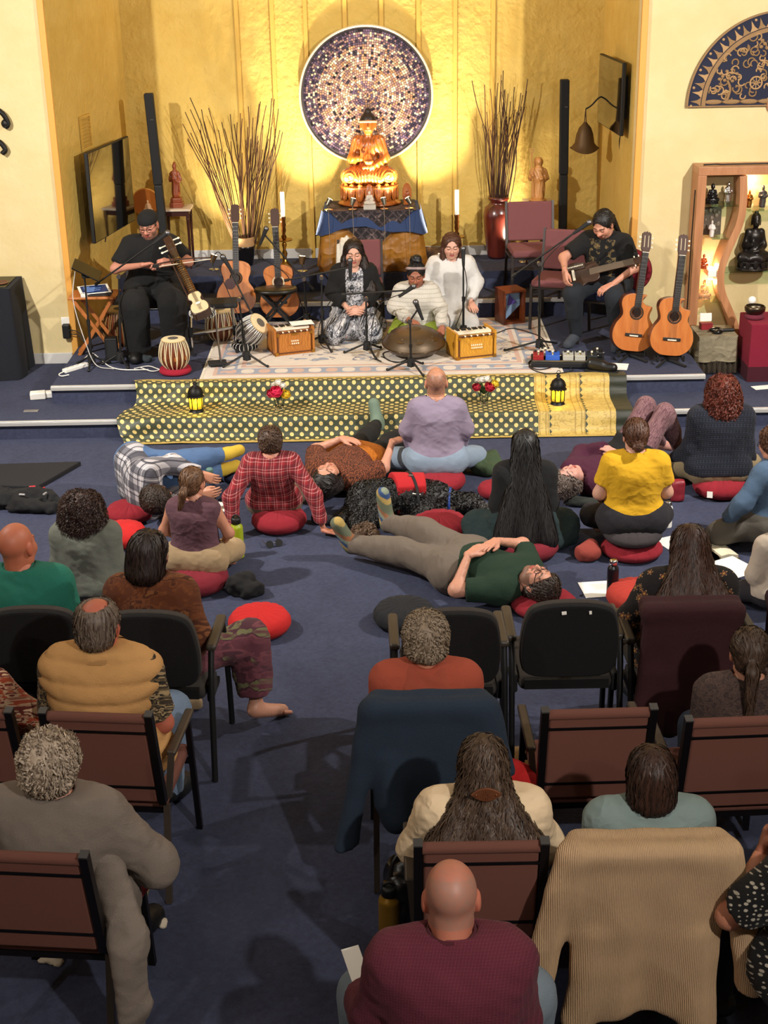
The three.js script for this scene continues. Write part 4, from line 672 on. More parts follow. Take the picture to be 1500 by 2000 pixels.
{ // handpan
  const p = S(808, 690), t = thing('handpan', 'bronze-grey steel handpan on the rug in front of the player with headband', 'handpan', [p.x, Y2 + 0.022, p.z + 0.06]);
  const r = 0.268, m = new THREE.MeshStandardMaterial({ color: hex('#6d5f50'), roughness: 0.38, metalness: 0.85 });
  part('upper_shell', lathe([[r + 0.012, 0.1], [r, 0.106], [r * 0.92, 0.135], [r * 0.75, 0.185], [r * 0.5, 0.215], [r * 0.25, 0.228], [0.06, 0.231], [0.05, 0.24], [0.001, 0.245]], 56), m, t);
  part('lower_shell', lathe([[r + 0.012, 0.1], [r, 0.095], [r * 0.85, 0.045], [r * 0.5, 0.008], [r * 0.25, 0.0], [0.001, 0.0]], 56), m, t);
  part('rim', new THREE.TorusGeometry(r + 0.008, 0.006, 8, 64).rotateX(PI / 2).translate(0, 0.1, 0), metal('#5a4d40', 0.3), t);
  for (let i = 0; i < 8; i++) { const a = i / 8 * 2 * PI + 0.2; part('tone_field', [cy(0.045, 0.048, 0.004, 0, 0, 0, 0, 0, 0, 20).rotateX(0.42).translate(0, 0.182, r * 0.7).rotateY(a), sp(0.014, 0, 0.186, r * 0.7, 1, 0.5, 1, 10).rotateY(a)], metal('#7b6c5a', 0.34), t); }
  t.rotation.x = 0.1;
}
// tabla-like drums
function tabla(t, s, lace, body, tilt) {
  part('shell', lathe([[0.001, 0], [0.07, 0], [0.105, 0.05], [0.118, 0.11], [0.108, 0.18], [0.086, 0.235]].map(p => [p[0] * s, p[1] * s]), 32), body, t);
  part('head', lathe([[0.09, 0.228], [0.095, 0.238], [0.088, 0.246], [0.001, 0.246]].map(p => [p[0] * s, p[1] * s]), 32), mat('#d9c7a0', 0.7), t); part('tuning_patch', cy(0.042 * s, 0.042 * s, 0.002, 0, 0.2475 * s, 0), mat('#5a5650', 0.6), t);
  part('head_ring', new THREE.TorusGeometry(0.092 * s, 0.007 * s, 8, 40).rotateX(PI / 2).translate(0, 0.235 * s, 0), mat('#c2aa7c', 0.8), t);
  for (let i = 0; i < 32; i++) { const a = i / 32 * 2 * PI, a2 = a + (i % 2 ? 0.1 : -0.1), P = (r, y, g) => [Math.sin(g) * r * s, y * s, Math.cos(g) * r * s]; part('lace', tube([P(0.093, 0.232, a), P(0.113, 0.18, a + (a2 - a) * 0.3), P(0.123, 0.11, a + (a2 - a) * 0.6), P(0.11, 0.05, a + (a2 - a) * 0.85), P(0.075, 0.004, a2)], 0.0042 * s, 10, 5), lace, t); }
  if (!tilt) for (let i = 0; i < 8; i++) { const a = i / 8 * 2 * PI + 0.2; part('tuning_dowel', rod([Math.sin(a) * 0.116 * s, 0.085 * s, Math.cos(a) * 0.116 * s], [Math.sin(a) * 0.116 * s, 0.115 * s, Math.cos(a) * 0.116 * s], 0.011 * s), wood('#8a4a20', '#a86a38', 4), t); }
}
{
  const lace = mat('#d6c6a2', 0.8), body = wood('#5a2410', '#8a4a22', 2, 0.4);
  const p = S(343, 728), c = thing('drum_ring_cushion', 'crimson velvet ring cushion under the laced wooden drum', 'cushion', [p.x, Y2, p.z]); part('ring', lathe([[0.05, 0.002], [0.12, 0.0], [0.138, 0.02], [0.13, 0.048], [0.06, 0.05], [0.05, 0.03]], 36), fabric('#a3112e', { sheen: 0.8 }), c);
  const t = thing('tabla_drum', 'laced wooden tabla drum standing on a crimson ring cushion at the stage edge', 'drum', [p.x, Y2 + 0.045, p.z]); tabla(t, 1.05, lace, body);
  const q = S(479, 684), u = thing('tilted_drum', 'silver-grey bowl drum with white straps tilted on its ring beside the harmonium', 'drum', [q.x - 0.02, Y2 + 0.09, q.z - 0.02]); u.rotation.set(0.5, 0, -0.75); tabla(u, 1.05, mat('#d9d6cf', 0.7), metal('#a5a5aa', 0.35), true);
  const u2 = thing('striped_ring_cushion', 'black and white striped ring cushion under the tilted silver drum', 'cushion', [q.x, Y2 + 0.035, q.z]); part('ring', new THREE.TorusGeometry(0.095, 0.03, 10, 36).rotateX(PI / 2), M.matteBlack, u2); for (let i = 0; i < 20; i++) { const a = i / 20 * 2 * PI; part('stripe', place(new THREE.TorusGeometry(0.0305, 0.0035, 5, 14), 0.095, 0, 0).rotateY(a), M.white, u2); }
  const v = S(240, 672), dr = thing('tall_drum', 'dark laced wooden drum half hidden behind the folding table', 'drum', [v.x, Y2, v.z]); tabla(dr, 1.35, mat('#8c6a3c', 0.8), body, true);
  const w = S(437, 665), d2 = thing('strung_drum', 'white-laced brown drum under the black bench', 'drum', [w.x - 0.02, Y2, w.z]); tabla(d2, 1.15, lace, body, true);
}
// folding tray table with tablet
{
  const p = S(207, 690), hT = up(p, 187, 578).y - Y2, t = thing('folding_table', 'honey-coloured wooden folding tray table with crossed legs', 'table', [p.x - 0.06, Y2, p.z - 0.05]), m = wood('#a05a26', '#c67e42', 2, 0.45);
  part('tray', rb(0.42, 0.02, 0.3, 0.006, 0, hT, 0), m, t);
  for (const z of [-0.11, 0.11]) for (const s of [-1, 1]) part('leg', bar([s * 0.17, 0, z + 0.012 * s], [-s * 0.17, hT - 0.015, z + 0.012 * s], 0.03, 0.018), m, t);
  part('stretcher', [bar([-0.16, 0.04, -0.11], [-0.16, 0.04, 0.11], 0.018, 0.018), bar([0.16, hT - 0.06, -0.11], [0.16, hT - 0.06, 0.11], 0.018, 0.018)], m, t);
  const cv = document.createElement('canvas'); cv.width = 256; cv.height = 180; const c = cv.getContext('2d'); c.fillStyle = '#1b2b52'; c.fillRect(0, 0, 256, 180); c.fillStyle = '#8fb0e8'; for (let i = 0; i < 6; i++) c.fillRect(30, 26 + i * 22, 60 + (i * 53) % 120, 7);
  const ct = new THREE.CanvasTexture(cv); ct.colorSpace = THREE.SRGBColorSpace;
  const q = V(t.position.x + 0.0, Y2 + hT + 0.045, t.position.z), k = thing('tablet', 'white framed tablet with a dark blue lit screen on the folding table', 'tablet', q, 0.35); k.rotation.set(0.18, 0.35, 0, 'YXZ');
  part('frame', rb(0.27, 0.009, 0.19, 0.004, 0, 0, 0), M.white, k); part('screen', place(new THREE.PlaneGeometry(0.225, 0.16), 0, 0.0052, 0, -PI / 2), new THREE.MeshStandardMaterial({ map: ct, roughness: 0.15, emissive: 0xffffff, emissiveMap: ct, emissiveIntensity: 0.6 }), k);
  const e = thing('black_case', 'black zip case under the tablet on the folding table', 'case', [q.x + 0.03, Y2 + hT + 0.02, q.z + 0.04]); part('case', rb(0.26, 0.022, 0.15, 0.01, 0, 0, 0), M.matteBlack, e); part('zip', bx(0.22, 0.003, 0.003, 0, 0, 0.076), M.steel, e);
  const cup = solo('white_tape_roll', lathe([[0.02, 0], [0.03, 0], [0.03, 0.03], [0.02, 0.03], [0.02, 0]], 24).translate(q.x - 0.07, Y2 + hT + 0.011, q.z + 0.12), M.white, 'small white roll of tape on the folding table', 'tape');
}
// black bench with the ring cushion that carries the fiddle, folding stool
{
  const p = S(418, 687), t = thing('keyboard_bench', 'black padded bench on chrome legs in front of the musician in black', 'bench', [p.x, Y2, p.z - 0.02], 0.12), H = 0.42;
  part('seat_pad', rb(0.46, 0.045, 0.26, 0.02, 0, H, 0), M.matteBlack, t);
  for (const s of [-1, 1]) { part('leg', [rod([s * 0.18, H - 0.02, 0], [s * 0.2, 0.1, 0], 0.016), rod([s * 0.2, 0.12, 0], [s * 0.2, 0.03, 0], 0.02)], M.chrome, t); part('foot', rod([s * 0.2, 0.02, -0.17], [s * 0.2, 0.02, 0.17], 0.016), M.rubber, t); part('clamp', rb(0.05, 0.09, 0.05, 0.01, s * 0.2, 0.17, 0), M.matteBlack, t); }
  part('crossbar', rod([-0.2, 0.15, 0], [0.2, 0.2, 0], 0.014), M.chrome, t);
  const q = atY(396, 617, Y2 + H + 0.025), c = thing('ring_cushion', 'black ring cushion with white stripes on the bench under the fiddle', 'cushion', [q.x, Y2 + H + 0.05, q.z]); part('ring', new THREE.TorusGeometry(0.085, 0.028, 10, 36).rotateX(PI / 2), M.matteBlack, c); for (let i = 0; i < 24; i++) { const a = i / 24 * 2 * PI; part('stripe', place(new THREE.TorusGeometry(0.0285, 0.0035, 5, 14), 0.085, 0, 0).rotateY(a), M.white, c); }
  const s = S(542, 642), u = thing('folding_stool', 'folding stool with black oval seat on crossed legs before the guitars', 'stool', [s.x, Y2, s.z], 0.1), h = up(s, 540, 568).y - Y2;
  part('seat', lathe([[0.001, -0.03], [0.19, -0.03], [0.205, -0.01], [0.195, 0.015], [0.001, 0.022]], 36).scale(1, 1, 0.62).translate(0, h, 0), mat('#1a1812', 0.35), u);
  for (const z of [-0.09, 0.09]) for (const k of [-1, 1]) part('leg', bar([k * 0.17, 0, z], [-k * 0.13, h - 0.03, z], 0.022, 0.022), M.matteBlack, u);
  for (const k of [-1, 1]) part('foot_bar', bar([k * 0.17, 0.012, -0.13], [k * 0.17, 0.012, 0.13], 0.022, 0.022), M.matteBlack, u);
}
{ // leaning grey pole on a flat foot
  const p = S(432, 716), t = thing('pedal_pole', 'thin grey pole rising from a flat black foot at the rug corner', 'stand', [p.x, Y2 + 0.012, p.z], 0.2); const q = up(p, 418, 605).sub(p);
  part('pole', [rod([0, 0.02, 0], q.clone().multiplyScalar(0.55), 0.009), rod(q.clone().multiplyScalar(0.5), q, 0.007)], M.steel, t); part('foot', [rb(0.16, 0.02, 0.13, 0.006, -0.03, 0.01, 0)], M.matteBlack, t); }
// mauve chairs
const mauve = fabric('#7d4a4c', { sheen: 0.15 }), tubeGrey = mat('#3a3432', 0.4, { metalness: 0.6 });
function banquetChair(lab, pos, yaw, o = {}) {                     // sled-free four leg stacking chair, faces +z
  const t = thing('stacking_chair', lab, 'chair', pos, yaw, o.group || 'upholstered chairs on the stage'), m = o.m || mauve, H = o.H || 0.84, fr = o.frame || tubeGrey;
  part('seat', rb(0.45, 0.07, 0.44, 0.03, 0, 0.43, 0.02), m, t);
  part('backrest', rb(0.43, H - 0.47, 0.05, 0.02, 0, 0, 0, -0.14).translate(0, (H + 0.47) / 2, -0.24), m, t);
  for (const s of [-1, 1]) { part('leg', bar([s * 0.225, 0, 0.23], [s * 0.225, 0.42, 0.2], 0.024, 0.024), fr, t); part('leg', bar([s * 0.225, 0, -0.27], [s * 0.225, 0.42, -0.19], 0.024, 0.024), fr, t); part('back_post', bar([s * 0.225, 0.4, -0.19], [s * 0.225, H, -0.285], 0.024, 0.03), fr, t); }
  part('seat_frame', [bar([-0.225, 0.385, 0.2], [0.225, 0.385, 0.2], 0.02, 0.024), bar([-0.225, 0.385, -0.19], [0.225, 0.385, -0.19], 0.02, 0.024), bar([-0.225, 0.385, -0.19], [-0.225, 0.385, 0.2], 0.024, 0.02), bar([0.225, 0.385, -0.19], [0.225, 0.385, 0.2], 0.024, 0.02)], fr, t);
  return t;
}
{ const a = atZ(705, 575, -12.92); banquetChair('mauve upholstered chair behind the singer in the black cardigan, white shawl over its corner', [a.x, Y2 + 0.013, -13.04], 0.02).scale.setScalar(0.9);
  const b = atZ(1040, 500, -13.52); banquetChair('mauve upholstered chair standing beside the red-brown urn', [b.x, Y3, -13.5], 0.05);
  const c = S(1060, 640); banquetChair('mauve upholstered chair angled beside the guitarist', [c.x + 0.16, Y2 + 0.013, c.z - 0.05], -0.35);
  const d = atZ(1190, 600, -12.4); banquetChair('navy upholstered chair the guitarist sits on', [d.x, Y2, -12.42], -0.35, { m: fabric('#141a38', { sheen: 0.15 }), H: 0.86 });
  const e = S(300, 690); banquetChair('dark stage chair the musician in black sits on', [e.x - 0.02, Y2, e.z - 0.33], 0.1, { m: fabric('#5b3236') });
  // white shawl over the corner of the first chair
  const q = V(a.x - 0.16, Y2 + 0.775, -13.285);
  solo('white_shawl', blob([['c', [q.x, q.y - 0.02, q.z], [q.x + 0.04, q.y + 0.0, q.z], 0.035, 0.03], ['c', [q.x - 0.02, q.y - 0.05, q.z + 0.05], [q.x - 0.08, q.y - 0.5, q.z + 0.12], 0.035, 0.035], ['c', [q.x + 0.03, q.y - 0.05, q.z + 0.06], [q.x + 0.02, q.y - 0.5, q.z + 0.12], 0.03, 0.03]], 0.04, 0.012, (d, x, y, z) => d + 0.008 * Math.sin(x * 130 + y * 6)), fabric('#cfc9bd'), 'off-white shawl hanging over the chair behind the singer in the black cardigan', 'shawl');
}
{ // wooden shruti box with blue and purple cloth panels
  const p = S(1000, 625), t = thing('wooden_display_box', 'reddish wooden folding box with blue and purple panels by the mauve chair', 'box', [p.x - 0.03, Y2 + 0.013, p.z + 0.1], 0.35), m = wood('#5a2810', '#86461f', 2, 0.4);
  part('frame', [bx(0.2, 0.3, 0.02, 0, 0.15, -0.1), bx(0.02, 0.3, 0.2, -0.1, 0.15, 0), bx(0.02, 0.3, 0.2, 0.1, 0.15, 0), bx(0.2, 0.02, 0.2, 0, 0.01, 0), bx(0.22, 0.02, 0.22, 0, 0.31, 0)], m, t);
  part('blue_panel', prism([[-0.08, 0.02], [0.08, 0.16], [0.08, 0.28], [-0.08, 0.28]], 0.008, 0.001).translate(0, 0, 0.03), mat('#7089a8', 0.7), t); part('purple_panel', prism([[-0.05, 0.17], [0.04, 0.19], [-0.03, 0.27]], 0.006, 0.001).translate(0, 0, 0.045), mat('#4d3a8c', 0.7), t); }
{ // driftwood log behind the singer in white
  const p = atY(830, 508, Y4), g = blob([['c', [-0.1, 0.07, 0], [0.18, 0.08, 0], 0.085, 0.07], ['c', [-0.1, 0.07, 0.02], [-0.12, 0.05, 0.05], 0.08, 0.06]], 0.03, 0.012, (d, x, y, z) => Math.max(d + 0.02 * ns(x, y, z, 9) + 0.008 * ns(x, y, z, 26), 0.003 - y));
  const o = solo('driftwood_log', withUV(g, (x, y, z) => [x * 3, y * 3]), new THREE.MeshStandardMaterial({ map: tex(128, 128, (u, v) => mixc(rgb('#2a1c12'), rgb('#8a6a48'), cl(fbm(u, v, 6, 4) * 1.7 - 0.35))), roughness: 0.9 }), 'rough brown log lying on the platform beside the altar', 'log'); o.position.copy(p).add(V(0.1, 0, 0.14)); }
// pedal board, shoes and sheets beside the guitarist
{
  const p = S(1108, 712), t = thing('effects_pedalboard', 'black guitar effects board with blue and grey pedals on the stage edge', 'pedalboard', [p.x, Y2, p.z + 0.02], -0.1);
  part('board', rb(0.62, 0.045, 0.24, 0.01, 0, 0.025, 0, 0.06), M.matteBlack, t); part('rail', [bx(0.6, 0.012, 0.02, 0, 0.05, 0.09), bx(0.6, 0.012, 0.02, 0, 0.058, -0.05)], M.steel, t);
  const pc = ['#8a1c24', '#2156b8', '#a9a9a2', '#a9a9a2', '#20262a', '#c9c4b4', '#1b1b1d'];
  [-0.25, -0.13, 0.0, 0.1, 0.2, -0.19, 0.25].forEach((x, i) => { const z = i > 4 ? -0.07 : 0.03, w = i === 1 ? 0.12 : 0.09; const b = part('pedal', rb(w, 0.045, 0.12, 0.006, x, 0.078, z, 0.06), mat(pc[i], 0.4), t); part('footswitch', cy(0.011, 0.011, 0.016, x, 0.106, z + 0.035), M.chrome, b); for (const k of [-1, 0, 1]) part('knob', cy(0.009, 0.01, 0.014, x + k * 0.026, 0.107, z - 0.03), k ? M.black : bone, b); part('patch_plug', rod([x + w / 2, 0.08, z], [x + w / 2 + 0.014, 0.08, z], 0.006), M.chrome, b); });
  const q = S(1178, 727), sh = thing('black_shoes', 'black leather shoe beside the pedal board at the stage edge', 'shoe', [q.x, Y2, q.z], 1.2);
  part('upper', blob([['c', [0, 0.05, -0.1], [0, 0.045, 0.08], 0.045, 0.04], ['c', [0, 0.08, -0.1], [0, 0.07, -0.02], 0.04, 0.035]], 0.03, 0.008, (d, x, y) => Math.max(d, 0.012 - y)), mat('#0c0b0c', 0.4), sh); part('sole', rb(0.09, 0.02, 0.28, 0.01, 0, 0.01, -0.01), M.rubber, sh); part('laces', [0, 1, 2].map(i => rod([-0.025, 0.098 - i * 0.005, -0.03 + i * 0.025], [0.025, 0.098 - i * 0.005, -0.025 + i * 0.025], 0.003)), M.black, sh);
  const s = S(1196, 716); solo('paper_sheet', place(new THREE.BoxGeometry(0.26, 0.0015, 0.19, 10, 1, 1), 0, 0, 0).applyMatrix4(new THREE.Matrix4().makeRotationY(-0.25)).translate(s.x, Y2 + 0.004, s.z), M.paper, 'white sheet of paper lying by the shoe at the stage edge', 'paper');
  const cab = (lab, pts, m = M.cord) => solo('stage_cable', tube(pts.map(([x, y]) => { const c = S(x, y); c.y = Y2 + 0.018; return c; }), 0.0045, 90, 5), m, lab, 'cable');
  cab('black cable looped on the rug in front of the pedal board', [[1090, 716], [1060, 700], [1032, 712], [1050, 726], [1082, 718], [1070, 704], [1040, 706], [1035, 722], [1070, 734], [1118, 728], [1105, 718]]);
  cab('pale cable running from the pedal board over the rug', [[1085, 705], [1060, 712], [1030, 718], [980, 722], [900, 724]], M.greyCord);
  cab('black cable crossing the rug from the golden harmonium to the boom stand', [[968, 655], [1000, 645], [1040, 655], [1060, 665], [1075, 690], [1085, 705]]);
  cab('black cable coiled under the handpan stand', [[745, 700], [775, 712], [800, 700], [770, 690], [748, 694], [760, 708], [795, 712]]);
}
// bits at the left end of the stage: power strips, cables, outlet
{
  const p = S(148, 722), t = thing('power_strip', 'white power strip with plugged cords on the left stage end', 'power strip', [p.x, Y2, p.z], 0.9); part('case', rb(0.26, 0.035, 0.05, 0.008, 0, 0.018, 0), M.white, t); for (let i = 0; i < 4; i++) part('socket', rb(0.03, 0.004, 0.03, 0.001, -0.09 + i * 0.055, 0.037, 0), mat('#c9c6bf', 0.6), t); part('cord', tube([[-0.13, 0.015, 0], [-0.2, 0.012, 0.02], [-0.22, 0.012, 0.08], [-0.16, 0.012, 0.1]], 0.005, 30, 6), M.white, t);
  const q = atY(82, 778, Y1), b = thing('white_adapter_box', 'white boxy power adapter with cord on the lower step', 'power adapter', [q.x, Y1, q.z], 0.2); part('body', [rb(0.13, 0.06, 0.09, 0.01, -0.03, 0.031, 0), rb(0.12, 0.05, 0.08, 0.01, 0.06, 0.026, -0.02)], M.white, b); part('cord', tube([[0.1, 0.015, 0], [0.2, 0.01, 0.04], [0.45, 0.01, 0.03], [0.7, 0.012, 0.06], [0.88, 0.012, 0.03]], 0.006, 40, 6), M.white, b);
  const f = atY(61, 803, Y1); solo('floor_outlet_cover', rb(0.12, 0.006, 0.05, 0.002, f.x, Y1 + 0.003, f.z), mat('#8d8a86', 0.4, { metalness: 0.4 }), 'flat metal outlet cover in the lower step carpet', 'outlet cover');
  const o = atZ(129, 636, Z_FRONT), ou = thing('wall_outlet', 'white wall outlet with black adapter and cords above the baseboard', 'outlet', [o.x, o.y, Z_FRONT]); part('plate', rb(0.075, 0.12, 0.008, 0.003, 0, 0.02, 0.005), M.white, ou); part('adapter', rb(0.07, 0.13, 0.06, 0.012, 0.01, -0.04, 0.04), M.black, ou);
  for (const k of [0, 1]) part('cord', tube([[0.03, -0.02 - k * 0.04, 0.06], [0.13, -0.04 - k * 0.03, 0.1], [0.2, -0.13 - k * 0.03, 0.15], [0.22 + k * 0.03, -0.24, 0.2], [0.3, -0.33, 0.35]], 0.005, 30, 6), M.cord, ou);
  const c2 = (lab, pts, m) => solo('white_cable', tube(pts.map(([x, y, h]) => atY(x, y, Y2 + (h || 0.012))), 0.005, 70, 5), m, lab, 'cable');
  c2('white cord trailing under the folding table', [[165, 700, 0.05], [180, 690], [200, 705], [215, 716], [240, 722], [290, 722]], M.white); c2('white cable bundle near the drum cushion', [[262, 720], [290, 715], [315, 722], [330, 716], [300, 725], [275, 718]], M.white);
  const sp2 = S(218, 705), bs = thing('black_speaker_box', 'small black box standing behind the mic stand on the left stage end', 'speaker', [sp2.x, Y2, sp2.z - 0.05], 0.1); part('case', rb(0.11, 0.2, 0.1, 0.008, 0, 0.1, 0), M.black, bs); part('grille', rb(0.09, 0.16, 0.004, 0.002, 0, 0.1, 0.051), M.matteBlack, bs);
  const s3 = S(275, 705), g = blob([['c', [-0.14, 0.04, 0], [0.12, 0.035, 0.02], 0.05, 0.045], ['c', [-0.05, 0.06, -0.04], [0.1, 0.03, 0.07], 0.04, 0.04]], 0.04, 0.012, (d, x, y, z) => Math.max(d + 0.014 * ns(x, y, z, 18), 0.002 - y)); const jk = solo('grey_jacket', g, fabric('#2c3338'), 'crumpled dark grey jacket on the floor behind the mic stand', 'jacket'); jk.position.copy(s3); jk.scale.setScalar(0.65);
}
// left table under a dark cloth
const drapeBlock = (w, h, d, amp, waves, sag = 0.0) => {             // open cloth box falling from a top
  const pos = [], idx = [], uv = [], n = 120, rows = 16, per = 2 * (w + d);
  const at = s => { s = ((s % per) + per) % per; if (s < w) return [-w / 2 + s, d / 2, 0, 1]; s -= w; if (s < d) return [w / 2, d / 2 - s, 1, 0]; s -= d; if (s < w) return [w / 2 - s, -d / 2, 0, -1]; s -= w; return [-w / 2, -d / 2 + s, -1, 0]; };
  for (let i = 0; i <= n; i++) { const s = i / n * per, [x, z, nx, nz] = at(s); for (let j = 0; j <= rows; j++) { const v = j / rows, o = 0.006 + v * 0.02 + amp * v * Math.sin(s * waves + Math.sin(s * 3)); pos.push(x + nx * o, h * (1 - v) + 0.003, z + nz * o); uv.push(s, h * (1 - v)); } }
  for (let i = 0; i < n; i++) for (let j = 0; j < rows; j++) { const a = i * (rows + 1) + j, b = a + rows + 1; idx.push(a, a + 1, b, b, a + 1, b + 1); }
  const g = new THREE.BufferGeometry(); g.setAttribute('position', new THREE.Float32BufferAttribute(pos, 3)); g.setAttribute('uv', new THREE.Float32BufferAttribute(uv, 2)); g.setIndex(idx); g.computeVertexNormals(); return [g, uvBox(bx(w + 0.012, 0.006, d + 0.012, 0, h + 0.003, 0))];
};
{ const a = atY(34, 742, Y1), w = 1.1, d = 0.46, h = atZ(20, 565, a.z).y - Y1, t = thing('side_table', 'side table at the left wall covered with a dark navy cloth', 'table', [a.x - w / 2 + 0.02, Y1, a.z - d / 2]);
  part('cloth', drapeBlock(w, h, d, 0.012, 22), fabric('#12151f', { sheen: 0.1 }), t); part('top_runner', rb(w * 0.9, 0.008, d * 0.86, 0.004, 0.02, h + 0.012, 0), mat('#4a4428', 0.7), t);
  const b = thing('brown_saucer', 'small brown saucer on the navy-clothed side table', 'saucer', [t.position.x + 0.45, Y1 + h + 0.016, t.position.z + 0.1]); part('dish', lathe([[0.001, 0], [0.05, 0], [0.07, 0.015], [0.062, 0.015], [0.001, 0.006]], 24), mat('#4a2418', 0.4), b); part('rim', new THREE.TorusGeometry(0.066, 0.004, 6, 30).rotateX(PI / 2).translate(0, 0.015, 0), mat('#6a3a22', 0.4), b); }
{ // dark iron ornament cut off by the frame on the left wall
  const c = atZ(-8, 235, Z_FRONT + 0.05), t = thing('iron_wall_ornament', 'black curling iron ornament on the cream wall', 'ornament', c), m = mat('#14110f', 0.5, { metalness: 0.4 });
  part('scroll', [tube([[-0.2, 0.05, 0], [-0.05, 0.12, 0.01], [0.06, 0.06, 0.01], [0.1, -0.03, 0], [0.07, -0.06, 0]], 0.022, 30, 8), tube([[-0.2, -0.1, 0], [-0.02, -0.16, 0], [0.05, -0.24, 0], [0.02, -0.28, 0]], 0.022, 30, 8), sp(0.04, 0.08, -0.03, 0, 1, 1, 0.6, 12)], m, t); part('back_bar', rod([-0.25, 0.1, -0.02], [-0.25, -0.25, -0.02], 0.012), m, t); }

// ---------- right side: shelf unit, small tables, carved fan ----------
{
  const zf = -12.24, d = 0.25, zb = zf - d, A = (x, y) => atZ(x, y, zf), lt = A(1365, 327), lb = A(1352, 650);
  const W = 1.3, x0 = lt.x, yT = lt.y, t = thing('shelf_unit', 'pale wooden display shelf unit with a wavy divider against the cream wall', 'shelf', [x0, Y1, zf]);
  const m = wood('#a06a44', '#c08a60', 1.2, 0.5), glass = new THREE.MeshPhysicalMaterial({ color: hex('#dfeee6'), roughness: 0.04, transmission: 1, thickness: 0, side: THREE.DoubleSide }), H = yT - Y1;
  const Lc = (x, y) => { const p = A(x, y); return [p.x - x0, p.y - Y1]; };
  part('side_panel', uvBox(rb(0.075, H - 0.07, d, 0.004, 0.0375, (H - 0.07) / 2, -d / 2)), m, t); part('side_panel', uvBox(rb(0.075, H - 0.07, d, 0.004, W - 0.0375, (H - 0.07) / 2, -d / 2)), m, t);
  part('top_panel', uvBox(rb(W, 0.07, d, 0.004, W / 2, H - 0.035, -d / 2)), m, t);
  part('back_panel', uvBox(bx(W - 0.15, H - 0.07, 0.008, W / 2, (H - 0.07) / 2, -d + 0.006)), cream, t);
  // wavy divider
  const cs = [[1453, 345], [1452, 400], [1444, 440], [1422, 490], [1409, 530], [1410, 570], [1428, 615], [1440, 650], [1443, 690]].map(p => Lc(...p)), cv = new THREE.SplineCurve(cs.map(p => new THREE.Vector2(...p))), pl = cv.getPoints(60), out = [], inn = [];
  pl.forEach((p, i) => { const a = pl[Math.max(0, i - 1)], b = pl[Math.min(60, i + 1)], nx = -(b.y - a.y), ny = b.x - a.x, l = Math.hypot(nx, ny); out.push([p.x + nx / l * 0.03, p.y + ny / l * 0.03]); inn.push([p.x - nx / l * 0.03, p.y - ny / l * 0.03]); });
  part('wavy_divider', uvPlanar(prism([...out, ...inn.reverse()], d - 0.02, 0.002).translate(0, 0, -d + 0.014), 'x', 'y', 1), m, t);
  const gl = (xa, ya, xb) => { const a = Lc(xa, ya), b = Lc(xb, ya); part('glass_shelf', bx(b[0] - a[0], 0.008, d - 0.03, (a[0] + b[0]) / 2, a[1], -d / 2), glass, t); return a[1]; };
  const y1 = gl(1392, 404, 1445), y2 = gl(1392, 468, 1428), y3 = gl(1462, 413, 1600), y4 = gl(1416, 533, 1600), y5 = gl(1388, 591, 1410);
  const lb2 = Lc(1389, 538), lb3 = Lc(1404, 538), lw = lb3[0] - lb2[0] + 0.02;
  part('light_box', [rb(lw + 0.02, 0.05, d - 0.05, 0.004, (lb2[0] + lb3[0]) / 2, lb2[1] + 0.005, -d / 2)], M.white, t);
  part('light_plate', bx(lw, 0.004, d - 0.07, (lb2[0] + lb3[0]) / 2, lb2[1] + 0.033, -d / 2), new THREE.MeshStandardMaterial({ color: 0xffffff, emissive: hex('#ffdca0'), emissiveIntensity: 1.6 }), t);
  const lampAt = (x, y, z, cd) => { const l = new THREE.PointLight(hex('#ffd6a0'), cd, 0, 2); l.position.set(x0 + x, Y1 + y, zf + z); l.castShadow = true; scene.add(l); };
  lampAt((lb2[0] + lb3[0]) / 2, lb2[1] + 0.06, -d / 2, 0.25);
  for (const [px, py, cd] of [[1480, 352, 0.5], [1396, 552, 0.25]]) { const p = Lc(px, py); part('puck_lamp', cy(0.025, 0.025, 0.01, p[0], p[1], -d / 2 - 0.02), new THREE.MeshStandardMaterial({ color: 0xffffff, emissive: hex('#ffe0b0'), emissiveIntensity: 4 }), t); lampAt(p[0], p[1] - 0.03, -d / 2 - 0.02, cd); }
  part('top_cable', [tube([[0.06, H + 0.005, -0.1], [0.16, H + 0.012, -0.08], [0.22, H + 0.006, -0.1], [0.3, H + 0.008, -0.09], [0.7, H + 0.008, -0.1]], 0.006, 30, 6)], M.cord, t); part('side_cable', [tube([[-0.006, H - 0.2, -0.06], [-0.012, H * 0.6, -0.05], [-0.006, H * 0.3, -0.07], [-0.01, 0.05, -0.06]], 0.005, 30, 6)], M.cord, t);
  const fig = (name, lab, px, y, h, m2, stand = 0, zz = -d / 2) => { const p = Lc(px, 400), q = thing(name, lab, 'figurine', [x0 + p[0], Y1 + y + 0.005, zf + zz], 0); if (stand) part('figure', standingFigure(h, 0.005), m2, q); else { part('figure', seatedFigure(h, Math.max(0.004, h * 0.012)).translate(0, h * 0.04, 0), m2, q); part('hair', seatedHair(h, 0.006).translate(0, h * 0.04, 0), m2, q); part('base', lotusBase(h * 0.62, h * 0.14, 12), m2, q); } return q; };
  const blackG = mat('#0f0d0d', 0.3), silver = metal('#b9b4ac', 0.3), bronze = mat('#2a2624', 0.35, { metalness: 0.6 });
  fig('black_figurine', 'small black seated figurine on the upper glass shelf', 1397, y1, 0.19, blackG, 0); fig('silver_figurine', 'small ornate silver figurine beside the black one on the upper glass shelf', 1428, y1, 0.19, silver, 1);
  fig('white_figurine', 'small white porcelain figurine in front of the carved panel', 1398, y2, 0.15, mat('#d9d2cc', 0.35), 1, -0.08);
